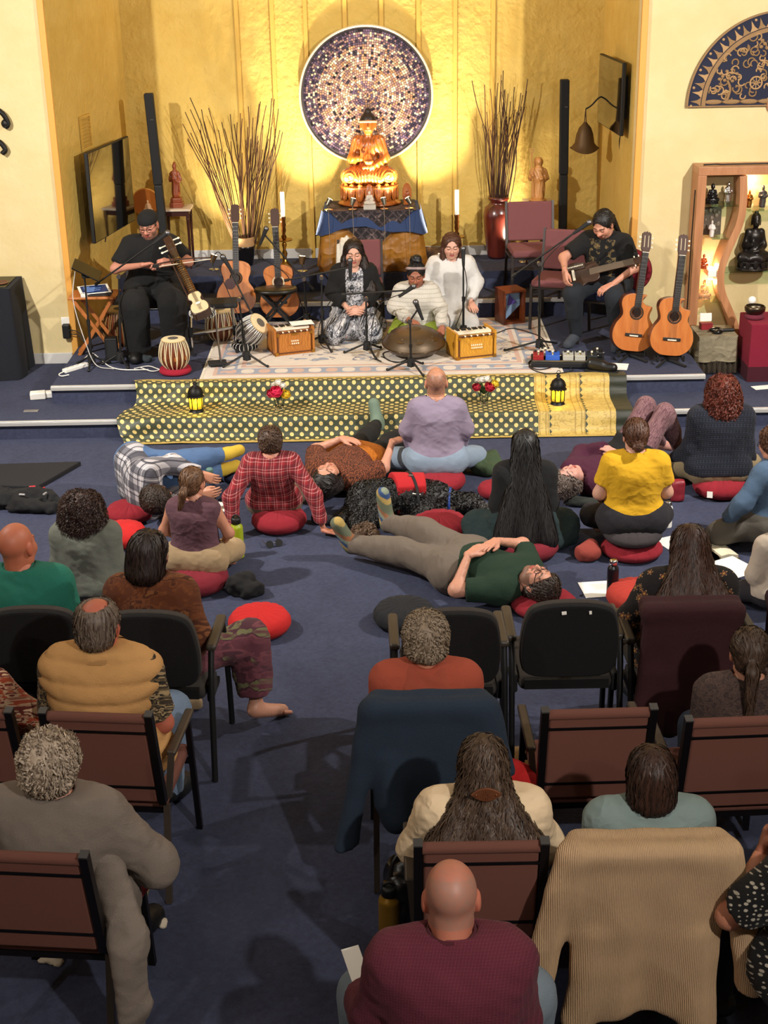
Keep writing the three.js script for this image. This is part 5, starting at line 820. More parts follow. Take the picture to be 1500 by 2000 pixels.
  fig('amber_figurine', 'small amber seated figurine glowing on the light box', 1384 + 5, lb2[1] + 0.032, 0.14, new THREE.MeshPhysicalMaterial({ color: hex('#a8481a'), roughness: 0.25, transmission: 0.35, thickness: 0.03 }));
  fig('clear_figurine', 'translucent glass seated figurine on the lowest glass shelf', 1394, y5, 0.19, new THREE.MeshPhysicalMaterial({ color: hex('#f4dcb8'), roughness: 0.2, transmission: 0.8, thickness: 0.02 }));
  fig('gold_figurine', 'slim gold standing figurine on the right-hand glass shelf', 1470, y3, 0.16, metal('#a8793c', 0.35), 1); fig('dancing_figurine', 'black and white dancing figurine on the right-hand glass shelf', 1496, y3, 0.2, mat('#3a3632', 0.4), 1);
  fig('bronze_buddha', 'large dark bronze seated Buddha on the wide glass shelf', 1487, y4, 0.56, bronze, 0, -0.12).scale.set(0.84, 1, 0.9);
  const pp = Lc(1396, 430), pn = thing('carved_panel', 'square dark carved relief panel leaning in the shelf', 'panel', [x0 + pp[0], Y1 + y2 + 0.005, zf - d + 0.06]); part('board', bx(0.2, 0.24, 0.012, 0, 0.12, 0, -0.08), mat('#4a4034', 0.7), pn); for (let i = 0; i < 26; i++) part('carving', sp(rr(0.008, 0.02), rr(-0.085, 0.085), rr(0.02, 0.22), 0.008, 1, 1.2, 0.4, 7), mat(i % 2 ? '#75695a' : '#5a4e40', 0.6), pn);
}
{ // low table with patterned cloth
  const zf = -11.78, a = atZ(1366, 658, zf), b = atZ(1440, 660, zf), w = b.x - a.x, h = a.y - Y1, d = 0.34, t = thing('low_table', 'low table under a grey-gold patterned cloth with dark fringe', 'table', [(a.x + b.x) / 2, Y1, zf - d / 2]);
  const map = tex(256, 256, (u, v) => { const q = Math.abs((u * 24 + v * 24) % 1 - 0.5) + Math.abs((u * 24 - v * 24 + 48) % 1 - 0.5); return mixc(rgb('#6b6350'), rgb('#a5987a'), cl(q * 0.9 + 0.2 * hash(u * 256 | 0, v * 256 | 0) - 0.2)); });
  const pc = new THREE.MeshPhysicalMaterial({ map: rep(map, 2.5), roughness: 0.8, side: THREE.DoubleSide, bumpMap: rep(creaseB, 2), bumpScale: 0.02 });
  part('cloth', drapeBlock(w, h * 1.0, d, 0.02, 26).map((g, i) => i ? g : (() => { const p = g.attributes.position; for (let k = 0; k < p.count; k++) if (p.getY(k) < h * 0.36) p.setY(k, h * 0.36); g.computeVertexNormals(); return g; })()), pc, t);
  for (const sx of [-1, 1]) for (const sz of [-1, 1]) part('leg', bx(0.03, h - 0.01, 0.03, sx * (w / 2 - 0.03), (h - 0.01) / 2, sz * (d / 2 - 0.03)), standWood, t);
  const fr = []; for (let i = 0; i < 70; i++) fr.push(bx(0.004, 0.1, 0.003, -w / 2 - 0.015 + i * (w + 0.03) / 69, h * 0.36 - 0.05, d / 2 + 0.02 + 0.012 * Math.sin(i * 0.7), rr(-0.1, 0.1), 0, rr(-0.08, 0.08))); part('fringe', fr, mat('#3a3024', 0.9), t).userData.kind = 'stuff';
  const y = Y1 + h + 0.006, X = t.position.x, Z = t.position.z;
  const bk = thing('red_box', 'small red box on the patterned low table', 'box', [X - 0.06, y, Z - 0.06], 0.1); part('box', rb(0.1, 0.045, 0.07, 0.004, 0, 0.023, 0), mat('#8e1c24', 0.6), bk); part('lid', rb(0.104, 0.012, 0.074, 0.003, 0, 0.05, 0), mat('#7c161e', 0.6), bk);
  solo('white_card', bx(0.1, 0.07, 0.003, X - 0.06, y + 0.1, Z - 0.08, -0.25), M.paper, 'white printed card standing on the red box', 'card');
  const cs = thing('glasses_case', 'black shiny glasses case on the patterned low table', 'case', [X - 0.0, y, Z + 0.04], 0.3); part('case', sp(0.05, 0, 0.022, 0, 1.2, 0.42, 0.6, 18), M.blackGloss, cs); part('hinge', bx(0.06, 0.004, 0.004, 0, 0.022, -0.03), M.steel, cs);
  const ms = thing('computer_mouse', 'black rounded mouse on the patterned low table', 'mouse', [X + 0.01, y, Z + 0.11], 0.2); part('shell', sp(0.04, 0, 0.02, 0, 1.1, 0.5, 0.8, 18), M.blackGloss, ms); part('wheel', cy(0.006, 0.006, 0.006, -0.01, 0.04, 0.0, 0, 0, PI / 2), M.steel, ms);
  const fl = thing('flashlight', 'black flashlight with grey ring on the patterned low table', 'flashlight', [X + 0.09, y, Z + 0.05], 0.1); part('barrel', rod([-0.03, 0.017, 0], [0.07, 0.017, 0], 0.015), M.black, fl); part('head', rod([-0.06, 0.019, 0], [-0.03, 0.019, 0], 0.02, 0.015), M.steel, fl);
}
{ // red cloth table with singing bowl
  const a = atY(1459, 746, Y1), zf = a.z, h = atZ(1457, 634, zf).y - Y1, w = 0.9, d = 0.42, t = thing('red_cloth_table', 'box table under a crimson cloth with darker hem band', 'table', [a.x + w / 2, Y1, zf - d / 2]);
  part('cloth', [uvBox(rb(w, h, d, 0.012, 0, h / 2, 0))], fabric('#7e0f2c', { sheen: 0.5 }), t); part('hem_band', [bx(w + 0.008, 0.13, d + 0.008, 0, 0.066, 0)], fabric('#45081c'), t);
  const q = atY(1473, 622, Y1 + h), s = thing('singing_bowl', 'dark metal singing bowl on a brocade ring cushion', 'bowl', [q.x, Y1 + h, q.z]);
  part('bowl', lathe([[0.001, 0.04], [0.06, 0.042], [0.085, 0.07], [0.088, 0.1], [0.078, 0.112], [0.074, 0.11], [0.08, 0.095], [0.07, 0.06], [0.001, 0.05]], 36), metal('#5d5244', 0.35), s); part('ring_cushion', new THREE.TorusGeometry(0.062, 0.022, 10, 32).rotateX(PI / 2).translate(0, 0.022, 0), fabric('#6e2436'), s);
  const v = thing('skull_figurine', 'tiny white carved head figurine behind the singing bowl', 'figurine', [q.x + 0.01, Y1 + h, q.z - 0.15]); part('head', sp(0.035, 0, 0.12, 0, 1, 1, 1, 14), M.white, v); part('body', lathe([[0.001, 0], [0.04, 0], [0.025, 0.1], [0.001, 0.1]], 16), M.white, v);
  const s2 = atY(1420, 757, Y1); solo('paper_sheet', bx(0.18, 0.002, 0.1, s2.x + 0.3, Y1 + 0.003, s2.z + 0.02, 0, 0.2, 0), M.paper, 'white sheet of paper lying below the crimson table', 'paper');
}
{ // carved half-round fan on the wall
  const c = atZ(1514, 204, Z_FRONT + 0.01), r = 174 * mpp(c), t = thing('wall_fan', 'half-round dark blue wall hanging with tan carved border and scene', 'wall hanging', c);
  const navy = mat('#171b33', 0.85), tan = mat('#8a6a44', 0.75), tan2 = mat('#a9855a', 0.75), arc = (r0, r1, z0, dz) => { const s = new THREE.Shape(); s.absarc(0, 0, r1, 0, PI, false); s.absarc(0, 0, r0, PI, 0, true); return new THREE.ExtrudeGeometry(s, { depth: dz, bevelEnabled: false, curveSegments: 48 }).translate(0, 0, z0); };
  part('backing', arc(r * 0.12, r, 0, 0.012), navy, t); part('outer_rim', arc(r * 0.985, r * 1.005, 0.01, 0.012), tan, t); part('inner_band', arc(r * 0.79, r * 0.835, 0.012, 0.006), tan, t); part('bottom_edge', bx(2 * r, 0.012, 0.016, 0, -0.005, 0.01), tan, t);
  part('hub', sp(r * 0.1, 0, 0, 0.01, 1, 1, 0.5, 20), mat('#b07a5a', 0.6), t);
  for (let i = 0; i < 30; i++) { const a = (i + 0.5) / 30 * PI; part('border_leaf', prism([[-0.034, 0], [0.034, 0], [0.012, 0.03], [0, 0.085], [-0.012, 0.03]], 0.006, 0.002).translate(0, r * 0.845, 0.012).rotateZ(a - PI / 2), i % 2 ? tan : tan2, t); if (i % 2) part('border_dot', sp(0.012, 0, r * 0.95, 0.014, 1, 1, 0.5, 8).rotateZ(a - PI / 2 + PI / 60), tan2, t); }
  const tree = (x, y, h) => { const g = [tube([[x, y, 0.014], [x + 0.02, y + h * 0.4, 0.014], [x - 0.01, y + h * 0.7, 0.014]], 0.012, 12, 5)]; for (let i = 0; i < 14; i++) { const a = i * 2.4, q = Math.sqrt(i / 14) * h * 0.4; g.push(sp(h * 0.07, x + Math.cos(a) * q, y + h * 0.85 + Math.sin(a) * q * 0.6, 0.014, 1, 0.8, 0.35, 7)); } part('carved_tree', g, tan, t); };
  tree(-r * 0.55, 0.04, 0.24); tree(-r * 0.1, r * 0.36, 0.27); tree(r * 0.5, 0.04, 0.25);
  for (let i = 0; i < 130; i++) { const a = rr(0.06, PI - 0.1), q = r * Math.sqrt(rr(0.03, 0.6)); const x = Math.cos(a) * q, y = Math.abs(Math.sin(a) * q) + 0.02; part('carved_scroll', new THREE.TorusGeometry(rr(0.018, 0.034), 0.007, 4, 12, rr(3, 5)).rotateZ(rr(0, 6)).translate(x, y, 0.014), i % 2 ? tan : tan2, t); }
  part('carved_wheel', [new THREE.TorusGeometry(0.05, 0.008, 5, 20).translate(-r * 0.24, r * 0.24, 0.016), ...[0, 1, 2, 3].map(k => bx(0.1, 0.006, 0.006, -r * 0.24, r * 0.24, 0.016, 0, 0, k * PI / 4))], tan2, t);
  part('carved_ground', [0, 1, 2, 3, 4, 5, 6, 7].map(i => sp(0.06, -r * 0.7 + i * r * 0.2, 0.03, 0.012, 1.4, 0.35, 0.15, 8)), tan, t);
}

// ---------- people: builder ----------
const addC = (g, fn) => { const p = g.attributes.position, c = new Float32Array(p.count * 3); for (let i = 0; i < p.count; i++) { const q = fn(p.getX(i), p.getY(i), p.getZ(i)); c[3 * i] = q.r; c[3 * i + 1] = q.g; c[3 * i + 2] = q.b; } g.setAttribute('color', new THREE.BufferAttribute(c, 3)); return g; };
const headCache = {};
function headShape(kind) {                                           // origin mid-skull, face +z, chin about -0.115, crown +0.115
  if (headCache[kind]) return headCache[kind].clone();
  const f = kind === 'f', jw = f ? 0.93 : 1;
  const base = solid([['e', [0, 0.028, -0.018], [0.075, 0.087, 0.096]], ['e', [0, -0.035, 0.022], [0.06 * jw, 0.078, 0.068]], ['c', [-0.034 * jw, -0.08, 0.02], [0.034 * jw, -0.08, 0.02], 0.032, 0.032], ['c', [0, -0.06, -0.022], [0, -0.118, -0.026], f ? 0.049 : 0.057, f ? 0.047 : 0.052], ['e', [0, -0.092, 0.056], [0.024, 0.022, 0.024]], ['e', [0.042, -0.025, 0.052], [0.028, 0.03, 0.028]], ['e', [-0.042, -0.025, 0.052], [0.028, 0.03, 0.028]]], 0.03);
  const bits = solid([['c', [0, 0.012, 0.084], [0, -0.028, 0.106], 0.0085, 0.0125], ['e', [0.011, -0.033, 0.092], [0.009, 0.008, 0.012]], ['e', [-0.011, -0.033, 0.092], [0.009, 0.008, 0.012]], ['c', [-0.04, 0.024, 0.07], [0, 0.02, 0.083], 0.011, 0.01], ['c', [0.04, 0.024, 0.07], [0, 0.02, 0.083], 0.011, 0.01], ['c', [-0.02, -0.058, 0.08], [0.02, -0.058, 0.08], 0.006, 0.006], ['c', [-0.016, -0.069, 0.08], [0.016, -0.069, 0.08], 0.0075, 0.0075]], 0.012);
  const lids = solid([['e', [0.032, 0, 0.072], [0.0155, 0.0135, 0.0125]], ['e', [-0.032, 0, 0.072], [0.0155, 0.0135, 0.0125]]], 0.004), ears = solid([['e', [0.077, -0.005, -0.012], [0.011, 0.032, 0.02]], ['e', [-0.077, -0.005, -0.012], [0.011, 0.032, 0.02]], ['c', [0.075, -0.034, -0.006], [0.075, -0.02, -0.008], 0.009, 0.009], ['c', [-0.075, -0.034, -0.006], [-0.075, -0.02, -0.008], 0.009, 0.009]], 0.01), soc = solid([['e', [0.032, 0.001, 0.098], [0.024, 0.016, 0.022]], ['e', [-0.032, 0.001, 0.098], [0.024, 0.016, 0.022]]], 0.004);
  const g = nets((x, y, z) => { let d = smin(base(x, y, z), bits(x, y, z), 0.014); d = smax(d, -soc(x, y, z), 0.012); d = smin(d, lids(x, y, z), 0.004); d = smin(d, ears(x, y, z), 0.008); return d; }, [-0.105, -0.18, -0.13], [0.105, 0.13, 0.135], 0.0046);
  headCache[kind] = g; return g.clone();
}
const handCache = {};
function handShape(curl) {                                           // right hand: wrist at origin, fingers +y, palm +z, thumb +x
  if (handCache[curl]) return handCache[curl].clone();
  const xs = [0.03, 0.01, -0.01, -0.028], len = [0.072, 0.082, 0.076, 0.058], palm = [], fing = [];
  xs.forEach((x, i) => palm.push(['c', [x * 0.65, 0.012, 0], [x, 0.088 - 0.006 * (i === 3) - 0.003 * (i === 0), 0], 0.0135, 0.0115])); palm.push(['c', [-0.012, 0, 0], [0.012, 0, 0], 0.02, 0.02], ['e', [0.002, 0.045, 0.004], [0.034, 0.045, 0.013]]);
  xs.forEach((x, i) => { let p = [x, 0.088 - 0.006 * (i === 3), 0], a = curl * 0.75; [0.45, 0.32, 0.23].forEach((s, k) => { const L = len[i] * s, sp2 = x * (k ? 0.02 : 0.25) * (1 - curl * 0.5); const q = [p[0] + sp2 * L * 8, p[1] + Math.cos(a) * L, p[2] + Math.sin(a) * L]; fing.push(['c', p, q, 0.0098 - k * 0.001, 0.0088 - k * 0.0011]); p = q; a += curl * (1.15 - 0.25 * k); }); });
  const th = [[0.022, 0.022, 0.004], [0.045, 0.055, 0.012 + curl * 0.012], [0.05 - curl * 0.012, 0.085, 0.016 + curl * 0.022], [0.048 - curl * 0.022, 0.108, 0.02 + curl * 0.03]];
  fing.push(['c', th[0], th[1], 0.015, 0.012], ['c', th[1], th[2], 0.0118, 0.0102], ['c', th[2], th[3], 0.01, 0.0085]);
  const a = solid(palm, 0.016), b = solid(fing, 0.0015);
  const g = nets((x, y, z) => smin(a(x, y, z), b(x, y, z), 0.007), [-0.07, -0.03, -0.035], [0.09, 0.2, 0.13], 0.0042); handCache[curl] = g; return g.clone();
}
const v3a = (a, b, t) => [a[0] + (b[0] - a[0]) * t, a[1] + (b[1] - a[1]) * t, a[2] + (b[2] - a[2]) * t];
const sub3 = (a, b) => [a[0] - b[0], a[1] - b[1], a[2] - b[2]], add3 = (a, b, k = 1) => [a[0] + b[0] * k, a[1] + b[1] * k, a[2] + b[2] * k];
const nrm = a => { const l = Math.hypot(...a) || 1; return a.map(x => x / l); };
function skeleton(o) {
  const seat = o.seat ?? (o.pose === 'chair' ? 0.45 : o.pose === 'cross' ? 0.13 : 0.0), J = {}, lean = o.lean ?? 0, curl = o.curl ?? 0.05, w = 0.93 * (o.w ?? 1);
  const yP = o.pose === 'chair' ? seat + 0.11 : o.pose === 'cross' ? seat + 0.1 : o.pose === 'kneel' ? 0.3 : 0.93;
  J.P = o.P || [0, yP, 0]; const sx = o.side ?? 0;
  const dir = a => [sx * Math.sin(a + 0.6), Math.cos(a), Math.sin(a)];
  J.C = add3(J.P, dir(lean), 0.31); J.N = add3(J.C, dir(lean + curl * 2), 0.135); J.H = add3(J.N, dir((lean + curl * 3) * 0.9 + (o.neck ?? 0.1)), 0.155);
  if (o.J && o.J.C) Object.assign(J, o.J);
  const sw = 0.178 * w; J.up = nrm(sub3(J.N, J.P));
  const tw = o.twist ?? 0, ct = Math.cos(tw), st = Math.sin(tw);
  for (const [k, s] of [['L', 1], ['R', -1]]) {
    J['S' + k] = add3(add3(J.N, J.up, -0.05), [s * sw * ct, o.shrug ?? 0, -s * sw * st]);
    J['h' + k] = add3(J.P, [s * 0.092, -0.015, 0]);
    const y0 = J.P[1];
    if (o.pose === 'chair') { J['k' + k] = [s * (o.knee ?? 0.13), seat + 0.065, 0.42]; J['a' + k] = [s * (o.knee ?? 0.13), 0.085, 0.4 + (o.feet ?? 0)]; J['t' + k] = [s * ((o.knee ?? 0.13) + 0.03), 0.035, 0.56 + (o.feet ?? 0)]; }
    else if (o.pose === 'cross') { J['k' + k] = [s * 0.33, 0.13, 0.25]; J['a' + k] = [-s * 0.08, 0.075, 0.34]; J['t' + k] = [-s * 0.2, 0.06, 0.33]; }
    else if (o.pose === 'kneel') { J['k' + k] = [s * 0.15, 0.085, 0.36]; J['a' + k] = [s * 0.1, 0.06, -0.06]; J['t' + k] = [s * 0.09, 0.035, -0.18]; }
    else { J['k' + k] = [s * 0.1, 0.5, 0.01]; J['a' + k] = [s * (0.11 + (o.splay ?? 0)), 0.09, -0.01]; J['t' + k] = [s * (0.17 + (o.splay ?? 0)), 0.06, 0.14]; }
    const S0 = J['S' + k], lap = o.pose === 'chair' ? [s * 0.1, seat + 0.19, 0.3] : o.pose === 'cross' ? [s * 0.07, seat + 0.13, 0.26] : o.pose === 'kneel' ? [s * 0.06, 0.33, 0.24] : [s * 0.25, J.P[1] - 0.05, 0.04];
    J['e' + k] = o.pose === 'stand' ? [S0[0] + s * 0.06, S0[1] - 0.27, 0] : add3(S0, [s * 0.055, -0.255, 0.02]); J['w' + k] = lap;
  }
  for (const k in o.J || {}) J[k] = o.J[k];
  if ((o.pose === 'chair' || o.pose === 'cross') && o.yaw === undefined || o.slim) for (const k of ['eL', 'eR']) if (Math.abs(J[k][0]) < 0.33) J[k] = [J[k][0] * 0.88, J[k][1], J[k][2]];
  return J;
}
function bodyPrims(J, o) {
  const g = o.g ?? 1, b = o.belly ?? 1, w = 0.93 * (o.w ?? 1), P = {}, off = (p, x, y, z) => [p[0] + x, p[1] + y, p[2] + z];
  const M1 = v3a(J.P, J.C, 0.35);
  P.pelvis = [['c', off(J.hL, 0.02, 0, -0.01), off(J.hR, -0.02, 0, -0.01), 0.128 * g, 0.128 * g]];
  P.torso = [['c', off(M1, 0, 0, 0.02), J.C, 0.118 * g * b, 0.118 * g], ['c', off(M1, 0.07, 0, 0), off(J.C, 0.085 * w, 0.02, 0), 0.095 * g * b, 0.1 * g], ['c', off(M1, -0.07, 0, 0), off(J.C, -0.085 * w, 0.02, 0), 0.095 * g * b, 0.1 * g], ['c', v3a(J.SL, J.SR, 0.1), v3a(J.SL, J.SR, 0.9), 0.066 * g, 0.066 * g], ['c', v3a(add3(J.N, J.up, 0.03), J.SL, 0.1), v3a(J.N, J.SL, 0.85), 0.042, 0.05], ['c', v3a(add3(J.N, J.up, 0.03), J.SR, 0.1), v3a(J.N, J.SR, 0.85), 0.042, 0.05]];
  if (o.bust) P.torso.push(['e', add3(J.C, [0.07, 0.01, 0.09]), [0.07, 0.07, 0.06]], ['e', add3(J.C, [-0.07, 0.01, 0.09]), [0.07, 0.07, 0.06]]);
  P.neck = [['c', J.N, v3a(J.N, J.H, 0.75), 0.056, 0.05]];
  const ag = o.arm ?? 1;
  for (const k of ['L', 'R']) {
    P['ua' + k] = [['c', J['S' + k], J['e' + k], 0.057 * ag * Math.sqrt(g), 0.043 * ag]]; P['fa' + k] = [['c', J['e' + k], J['w' + k], 0.043 * ag, 0.029]];
    P['th' + k] = [['c', J['h' + k], J['k' + k], 0.092 * g, 0.062]]; P['sh' + k] = [['c', J['k' + k], J['a' + k], 0.06, 0.038], ['c', v3a(J['k' + k], J['a' + k], 0.15), v3a(J['k' + k], J['a' + k], 0.45), 0.058, 0.056]];
    P['ft' + k] = [['c', add3(J['a' + k], nrm(sub3(J['t' + k], J['a' + k])), -0.03), J['t' + k], 0.038, 0.026], ['c', v3a(J['a' + k], J['t' + k], 0.35), J['t' + k], 0.034, 0.03]];
  }
  return P;
}
const cutEnd = (pr, f) => { const [, a, b, ra, rb2] = pr; return ['c', a, v3a(a, b, f), ra, ra + (rb2 - ra) * f, true]; };
const fat = (prs, k) => prs.map(p => p[0] === 'c' ? ['c', p[1], p[2], p[3] + k, p[4] + k, p[5]] : ['e', p[1], p[2].map(r => r + k)]);
const foldMod = (amp, f, extra) => (d, x, y, z) => { let e = d; if (d < 0.05 && d > -0.05) { e += amp * (ns(x, y * 0.7, z, f) + 0.5 * ns(x * 1.2, y * 1.6, z, f * 2.1)); } return extra ? extra(e, x, y, z) : e; };
const skinM = new THREE.MeshPhysicalMaterial({ vertexColors: true, roughness: 0.52, sheen: 0.15, sheenColor: hex('#d09080'), bumpMap: null });
const hairM = new THREE.MeshPhysicalMaterial({ vertexColors: true, roughness: 0.55, side: THREE.DoubleSide, sheen: 0.3, sheenRoughness: 0.4, sheenColor: hex('#9a8878') });
// hair: prims in head space, with strands laid over the surface
function hairGeo(o) {
  const { prims, k = 0.03, cell = 0.008, noiseAmp = 0.0014, cut, n = 420, L = 0.12, curly = 0, col, col2, grey, wide = 0.0032, ampl = 1 } = o;
  const s0 = solid(prims, k), f = (x, y, z) => { let d = s0(x, y, z); if (d < 0.05) { const a = Math.atan2(x, z + 0.02); d += curly ? curly * (ns(x, y, z, 34) + 0.6 * ns(x, y, z, 70)) : noiseAmp * (Math.sin(a * 31 + 4 * ns(x, y, z, 12)) + 0.8 * Math.sin(a * 67 + 9 * ns(x, y, z, 8))); } return cut ? cut(d, x, y, z) : d; };
  const [lo, hi] = bounds(prims, 0.03), g = nets(f, lo, hi, cell), A = hex(col), B = hex(col2 || col).multiplyScalar(col2 ? 1 : 1.6), GR = grey ? hex(grey) : null;
  const tint = (x, y, z, r) => { const t = cl(0.35 + 0.5 * ns(Math.atan2(x, z + 0.02) * 3.2, y * 1.2, r, 3.3) + 0.25 * (r - 0.5)); const c = A.clone().lerp(B, t); if (GR) c.lerp(GR, cl(0.55 + 1.2 * ns(x, y, z, 20) + 0.6 * (r - 0.5))); return c; };
  addC(g, (x, y, z) => tint(x, y, z, 0.4));
  const P = g.attributes.position, pos = [], col3 = [], idx = [];
  const grad = (x, y, z) => { const e = 0.004, d = f(x, y, z); return [nrm([f(x + e, y, z) - d, f(x, y + e, z) - d, f(x, y, z + e) - d]), d]; };
  for (let i = 0; i < n; i++) {
    const v = (rnd() * P.count) | 0; let p = [P.getX(v), P.getY(v), P.getZ(v)]; const r = rnd(), LL = L * rr(0.6, 1.2), st = curly ? 9 : 6, ph = rnd() * 6, w = wide * rr(0.7, 1.3), lift = rr(0.001, 0.006) * ampl; let wander = rr(-0.35, 0.35);
    const flow = o.flow || (p => p[2] > 0.0 && p[1] > -0.02 ? [Math.sign(p[0]) * 0.9, -0.5, -0.7] : [0, -1, 0]); const b0 = pos.length / 3; let ok = true, prev = null;
    for (let q = 0; q <= st; q++) {
      const [nn, d] = grad(...p); p = add3(p, nn, -d * 0.9); let dn = flow(p); const dt = dn[0] * nn[0] + dn[1] * nn[1] + dn[2] * nn[2]; let tg = [dn[0] - nn[0] * dt, dn[1] - nn[1] * dt, dn[2] - nn[2] * dt]; if (Math.hypot(...tg) < 0.08) tg = [rr(-1, 1), -0.2, rr(-1, 1)]; tg = nrm(tg);
      const sd = nrm([tg[1] * nn[2] - tg[2] * nn[1], tg[2] * nn[0] - tg[0] * nn[2], tg[0] * nn[1] - tg[1] * nn[0]]), tp = q === st ? 0.15 : 1, cu = curly ? Math.sin(q * 1.9 + ph) * curly * 0.9 : 0, cv2 = curly ? Math.cos(q * 1.9 + ph) * curly * 0.7 + curly * 0.5 : 0, c = add3(add3(p, nn, lift + cv2 + (q === st ? 0.002 * ampl : 0)), sd, cu), col4 = tint(p[0], p[1], p[2], r);
      for (const s of [-1, 1]) { const e = add3(c, sd, s * w * tp); pos.push(...e); col3.push(col4.r, col4.g, col4.b); }
      if (q) { const a = b0 + q * 2; idx.push(a - 2, a - 1, a, a, a - 1, a + 1); }
      p = add3(add3(p, tg, LL / st), sd, wander * LL / st);
    }
  }
  const rg = new THREE.BufferGeometry(); rg.setAttribute('position', new THREE.Float32BufferAttribute(pos, 3)); rg.setAttribute('color', new THREE.Float32BufferAttribute(col3, 3)); rg.setIndex(idx); rg.computeVertexNormals();
  return mergeGeometries([g, rg]);
}
const faceCut = (d, x, y, z) => { const q = [x / 0.074, (y + 0.03) / 0.115, (z - 0.105) / 0.09], e = (Math.hypot(...q) - 1) * 0.075; return smax(d, -e, 0.006); };
const capE = (gr = 1, y = 0.032) => ['e', [0, y, -0.02], [0.086 * gr, 0.096 * gr, 0.106 * gr]];
const HAIR = {
  short: (o = {}) => ({ prims: [capE(o.gr || 1.02), ['e', [0, -0.03, -0.055], [0.075, 0.06, 0.06]]], cut: (d, x, y, z) => smax(faceCut(d, x, y, z), -0.085 - y + Math.max(0, z + 0.03) * 1.5, 0.01), L: 0.05, n: 700, flow: p => [p[0] * 3, -0.6, 0.5 - p[2] * 2], ampl: 1.8, noiseAmp: 0.002 }),
  balding: () => ({ prims: [capE(1.0), ['e', [0, -0.03, -0.055], [0.074, 0.06, 0.058]]], cut: (d, x, y, z) => { let e = smax(faceCut(d, x, y, z), -0.085 - y + Math.max(0, z + 0.03) * 1.5, 0.01); const q = (Math.hypot(x / 0.056, (y - 0.125) / 0.075, (z + 0.03) / 0.075) - 1) * 0.06; return smax(e, -q, 0.004); }, L: 0.04, n: 600, ampl: 1.2 }),
  fringe: () => ({ prims: [capE(0.935, 0.02), ['e', [0, -0.03, -0.055], [0.067, 0.05, 0.052]]], cut: (d, x, y, z) => { let e = smax(faceCut(d, x, y, z), -0.08 - y + Math.max(0, z + 0.03) * 1.5, 0.01); return smax(e, y - 0.03 + z * 0.25, 0.004); }, L: 0.02, n: 250, ampl: 0.3, noiseAmp: 0.001 }),
  pony: (o = {}) => ({ prims: [capE(1.0), ['e', [0, -0.025, -0.05], [0.07, 0.06, 0.06]], ['c', [0, -0.02, -0.115], [0, -0.05, -0.145], 0.024, 0.026], ['c', [0, -0.05, -0.145], [o.x || 0, -0.12 - (o.len || 0.1), -0.125], 0.028, 0.012]], k: 0.015, cut: (d, x, y, z) => z > -0.09 ? smax(faceCut(d, x, y, z), -0.09 - y + Math.max(0, z + 0.03) * 1.4, 0.01) : d, L: 0.1, n: 600, flow: p => p[2] < -0.11 ? [0, -1, 0] : nrm([-p[0] * 2, -0.03 - p[1], -0.115 - p[2]]) }),
  bun: (o = {}) => ({ prims: [capE(1.0), ['e', [0, -0.02, -0.05], [0.07, 0.06, 0.06]], ['e', [0, o.y ?? -0.055, -0.12], [0.04, 0.036, 0.032]]], k: 0.012, cut: (d, x, y, z) => z > -0.09 ? smax(faceCut(d, x, y, z), -0.09 - y + Math.max(0, z + 0.03) * 1.4, 0.01) : d, L: 0.08, n: 600, flow: p => nrm([-p[0] * 1.5, (o.y ?? -0.055) - p[1], -0.13 - p[2]]) }),
  bob: (o = {}) => ({ prims: [capE(1.06), ['e', [0, -0.04, -0.04], [0.093, 0.1, 0.088]], ['e', [0, -0.085, -0.045], [0.088, 0.05, 0.08]]], cut: (d, x, y, z) => smax(faceCut(d, x, y, z), -(o.len || 0.125) - y, 0.012), L: 0.16, n: 700 }),
  long: (o = {}) => { const l = o.len || 0.35, w = o.wd || 0.075, b = o.back ?? -0.09; return { prims: [capE(1.04), ['e', [0, -0.04, -0.045], [0.09, 0.095, 0.085]], ['c', [-0.045, -0.08, -0.07], [-w * 0.75, -l, b - 0.035], 0.055, o.tip || 0.05], ['c', [0.045, -0.08, -0.07], [w * 0.75, -l * (o.asym || 1), b - 0.035], 0.055, o.tip || 0.05], ['c', [0, -0.05, -0.08], [0, -l, b - 0.05], 0.06, o.tip || 0.05], ...(o.extra || [])], k: 0.04, cut: faceCut, L: Math.min(0.3, l * 0.7), n: 1000, wide: 0.004, curly: o.curly || 0 }; },
  curly: (o = {}) => ({ prims: [['e', [0, 0.02, -0.03], [0.115 * (o.s || 1), 0.115, 0.12]], ['e', [0, -0.08, -0.05], [0.135 * (o.s || 1), 0.12, 0.1]], ['e', [0, -(o.len || 0.16), -0.06], [0.12 * (o.s || 1), 0.08, 0.08]]], k: 0.06, cut: (d, x, y, z) => { const q = (Math.hypot(x / 0.08, (y + 0.045) / 0.12, (z - 0.11) / 0.11) - 1) * 0.08; return smax(d, -q, 0.01); }, curly: 0.013, L: 0.09, n: 1500, wide: 0.003 }),
  mop: (o = {}) => ({ prims: [['e', [0, 0.035, -0.022], [0.098, 0.105, 0.112]], ['e', [0, -0.03, -0.05], [0.085, 0.06, 0.065]]], cut: (d, x, y, z) => smax(faceCut(d, x, y, z), -0.085 - y + Math.max(0, z + 0.03) * 1.2, 0.01), curly: o.c ?? 0.009, L: 0.06, n: 1100, wide: 0.003, flow: p => [p[0] * 4, -0.4, -p[2] * 4] }),
};
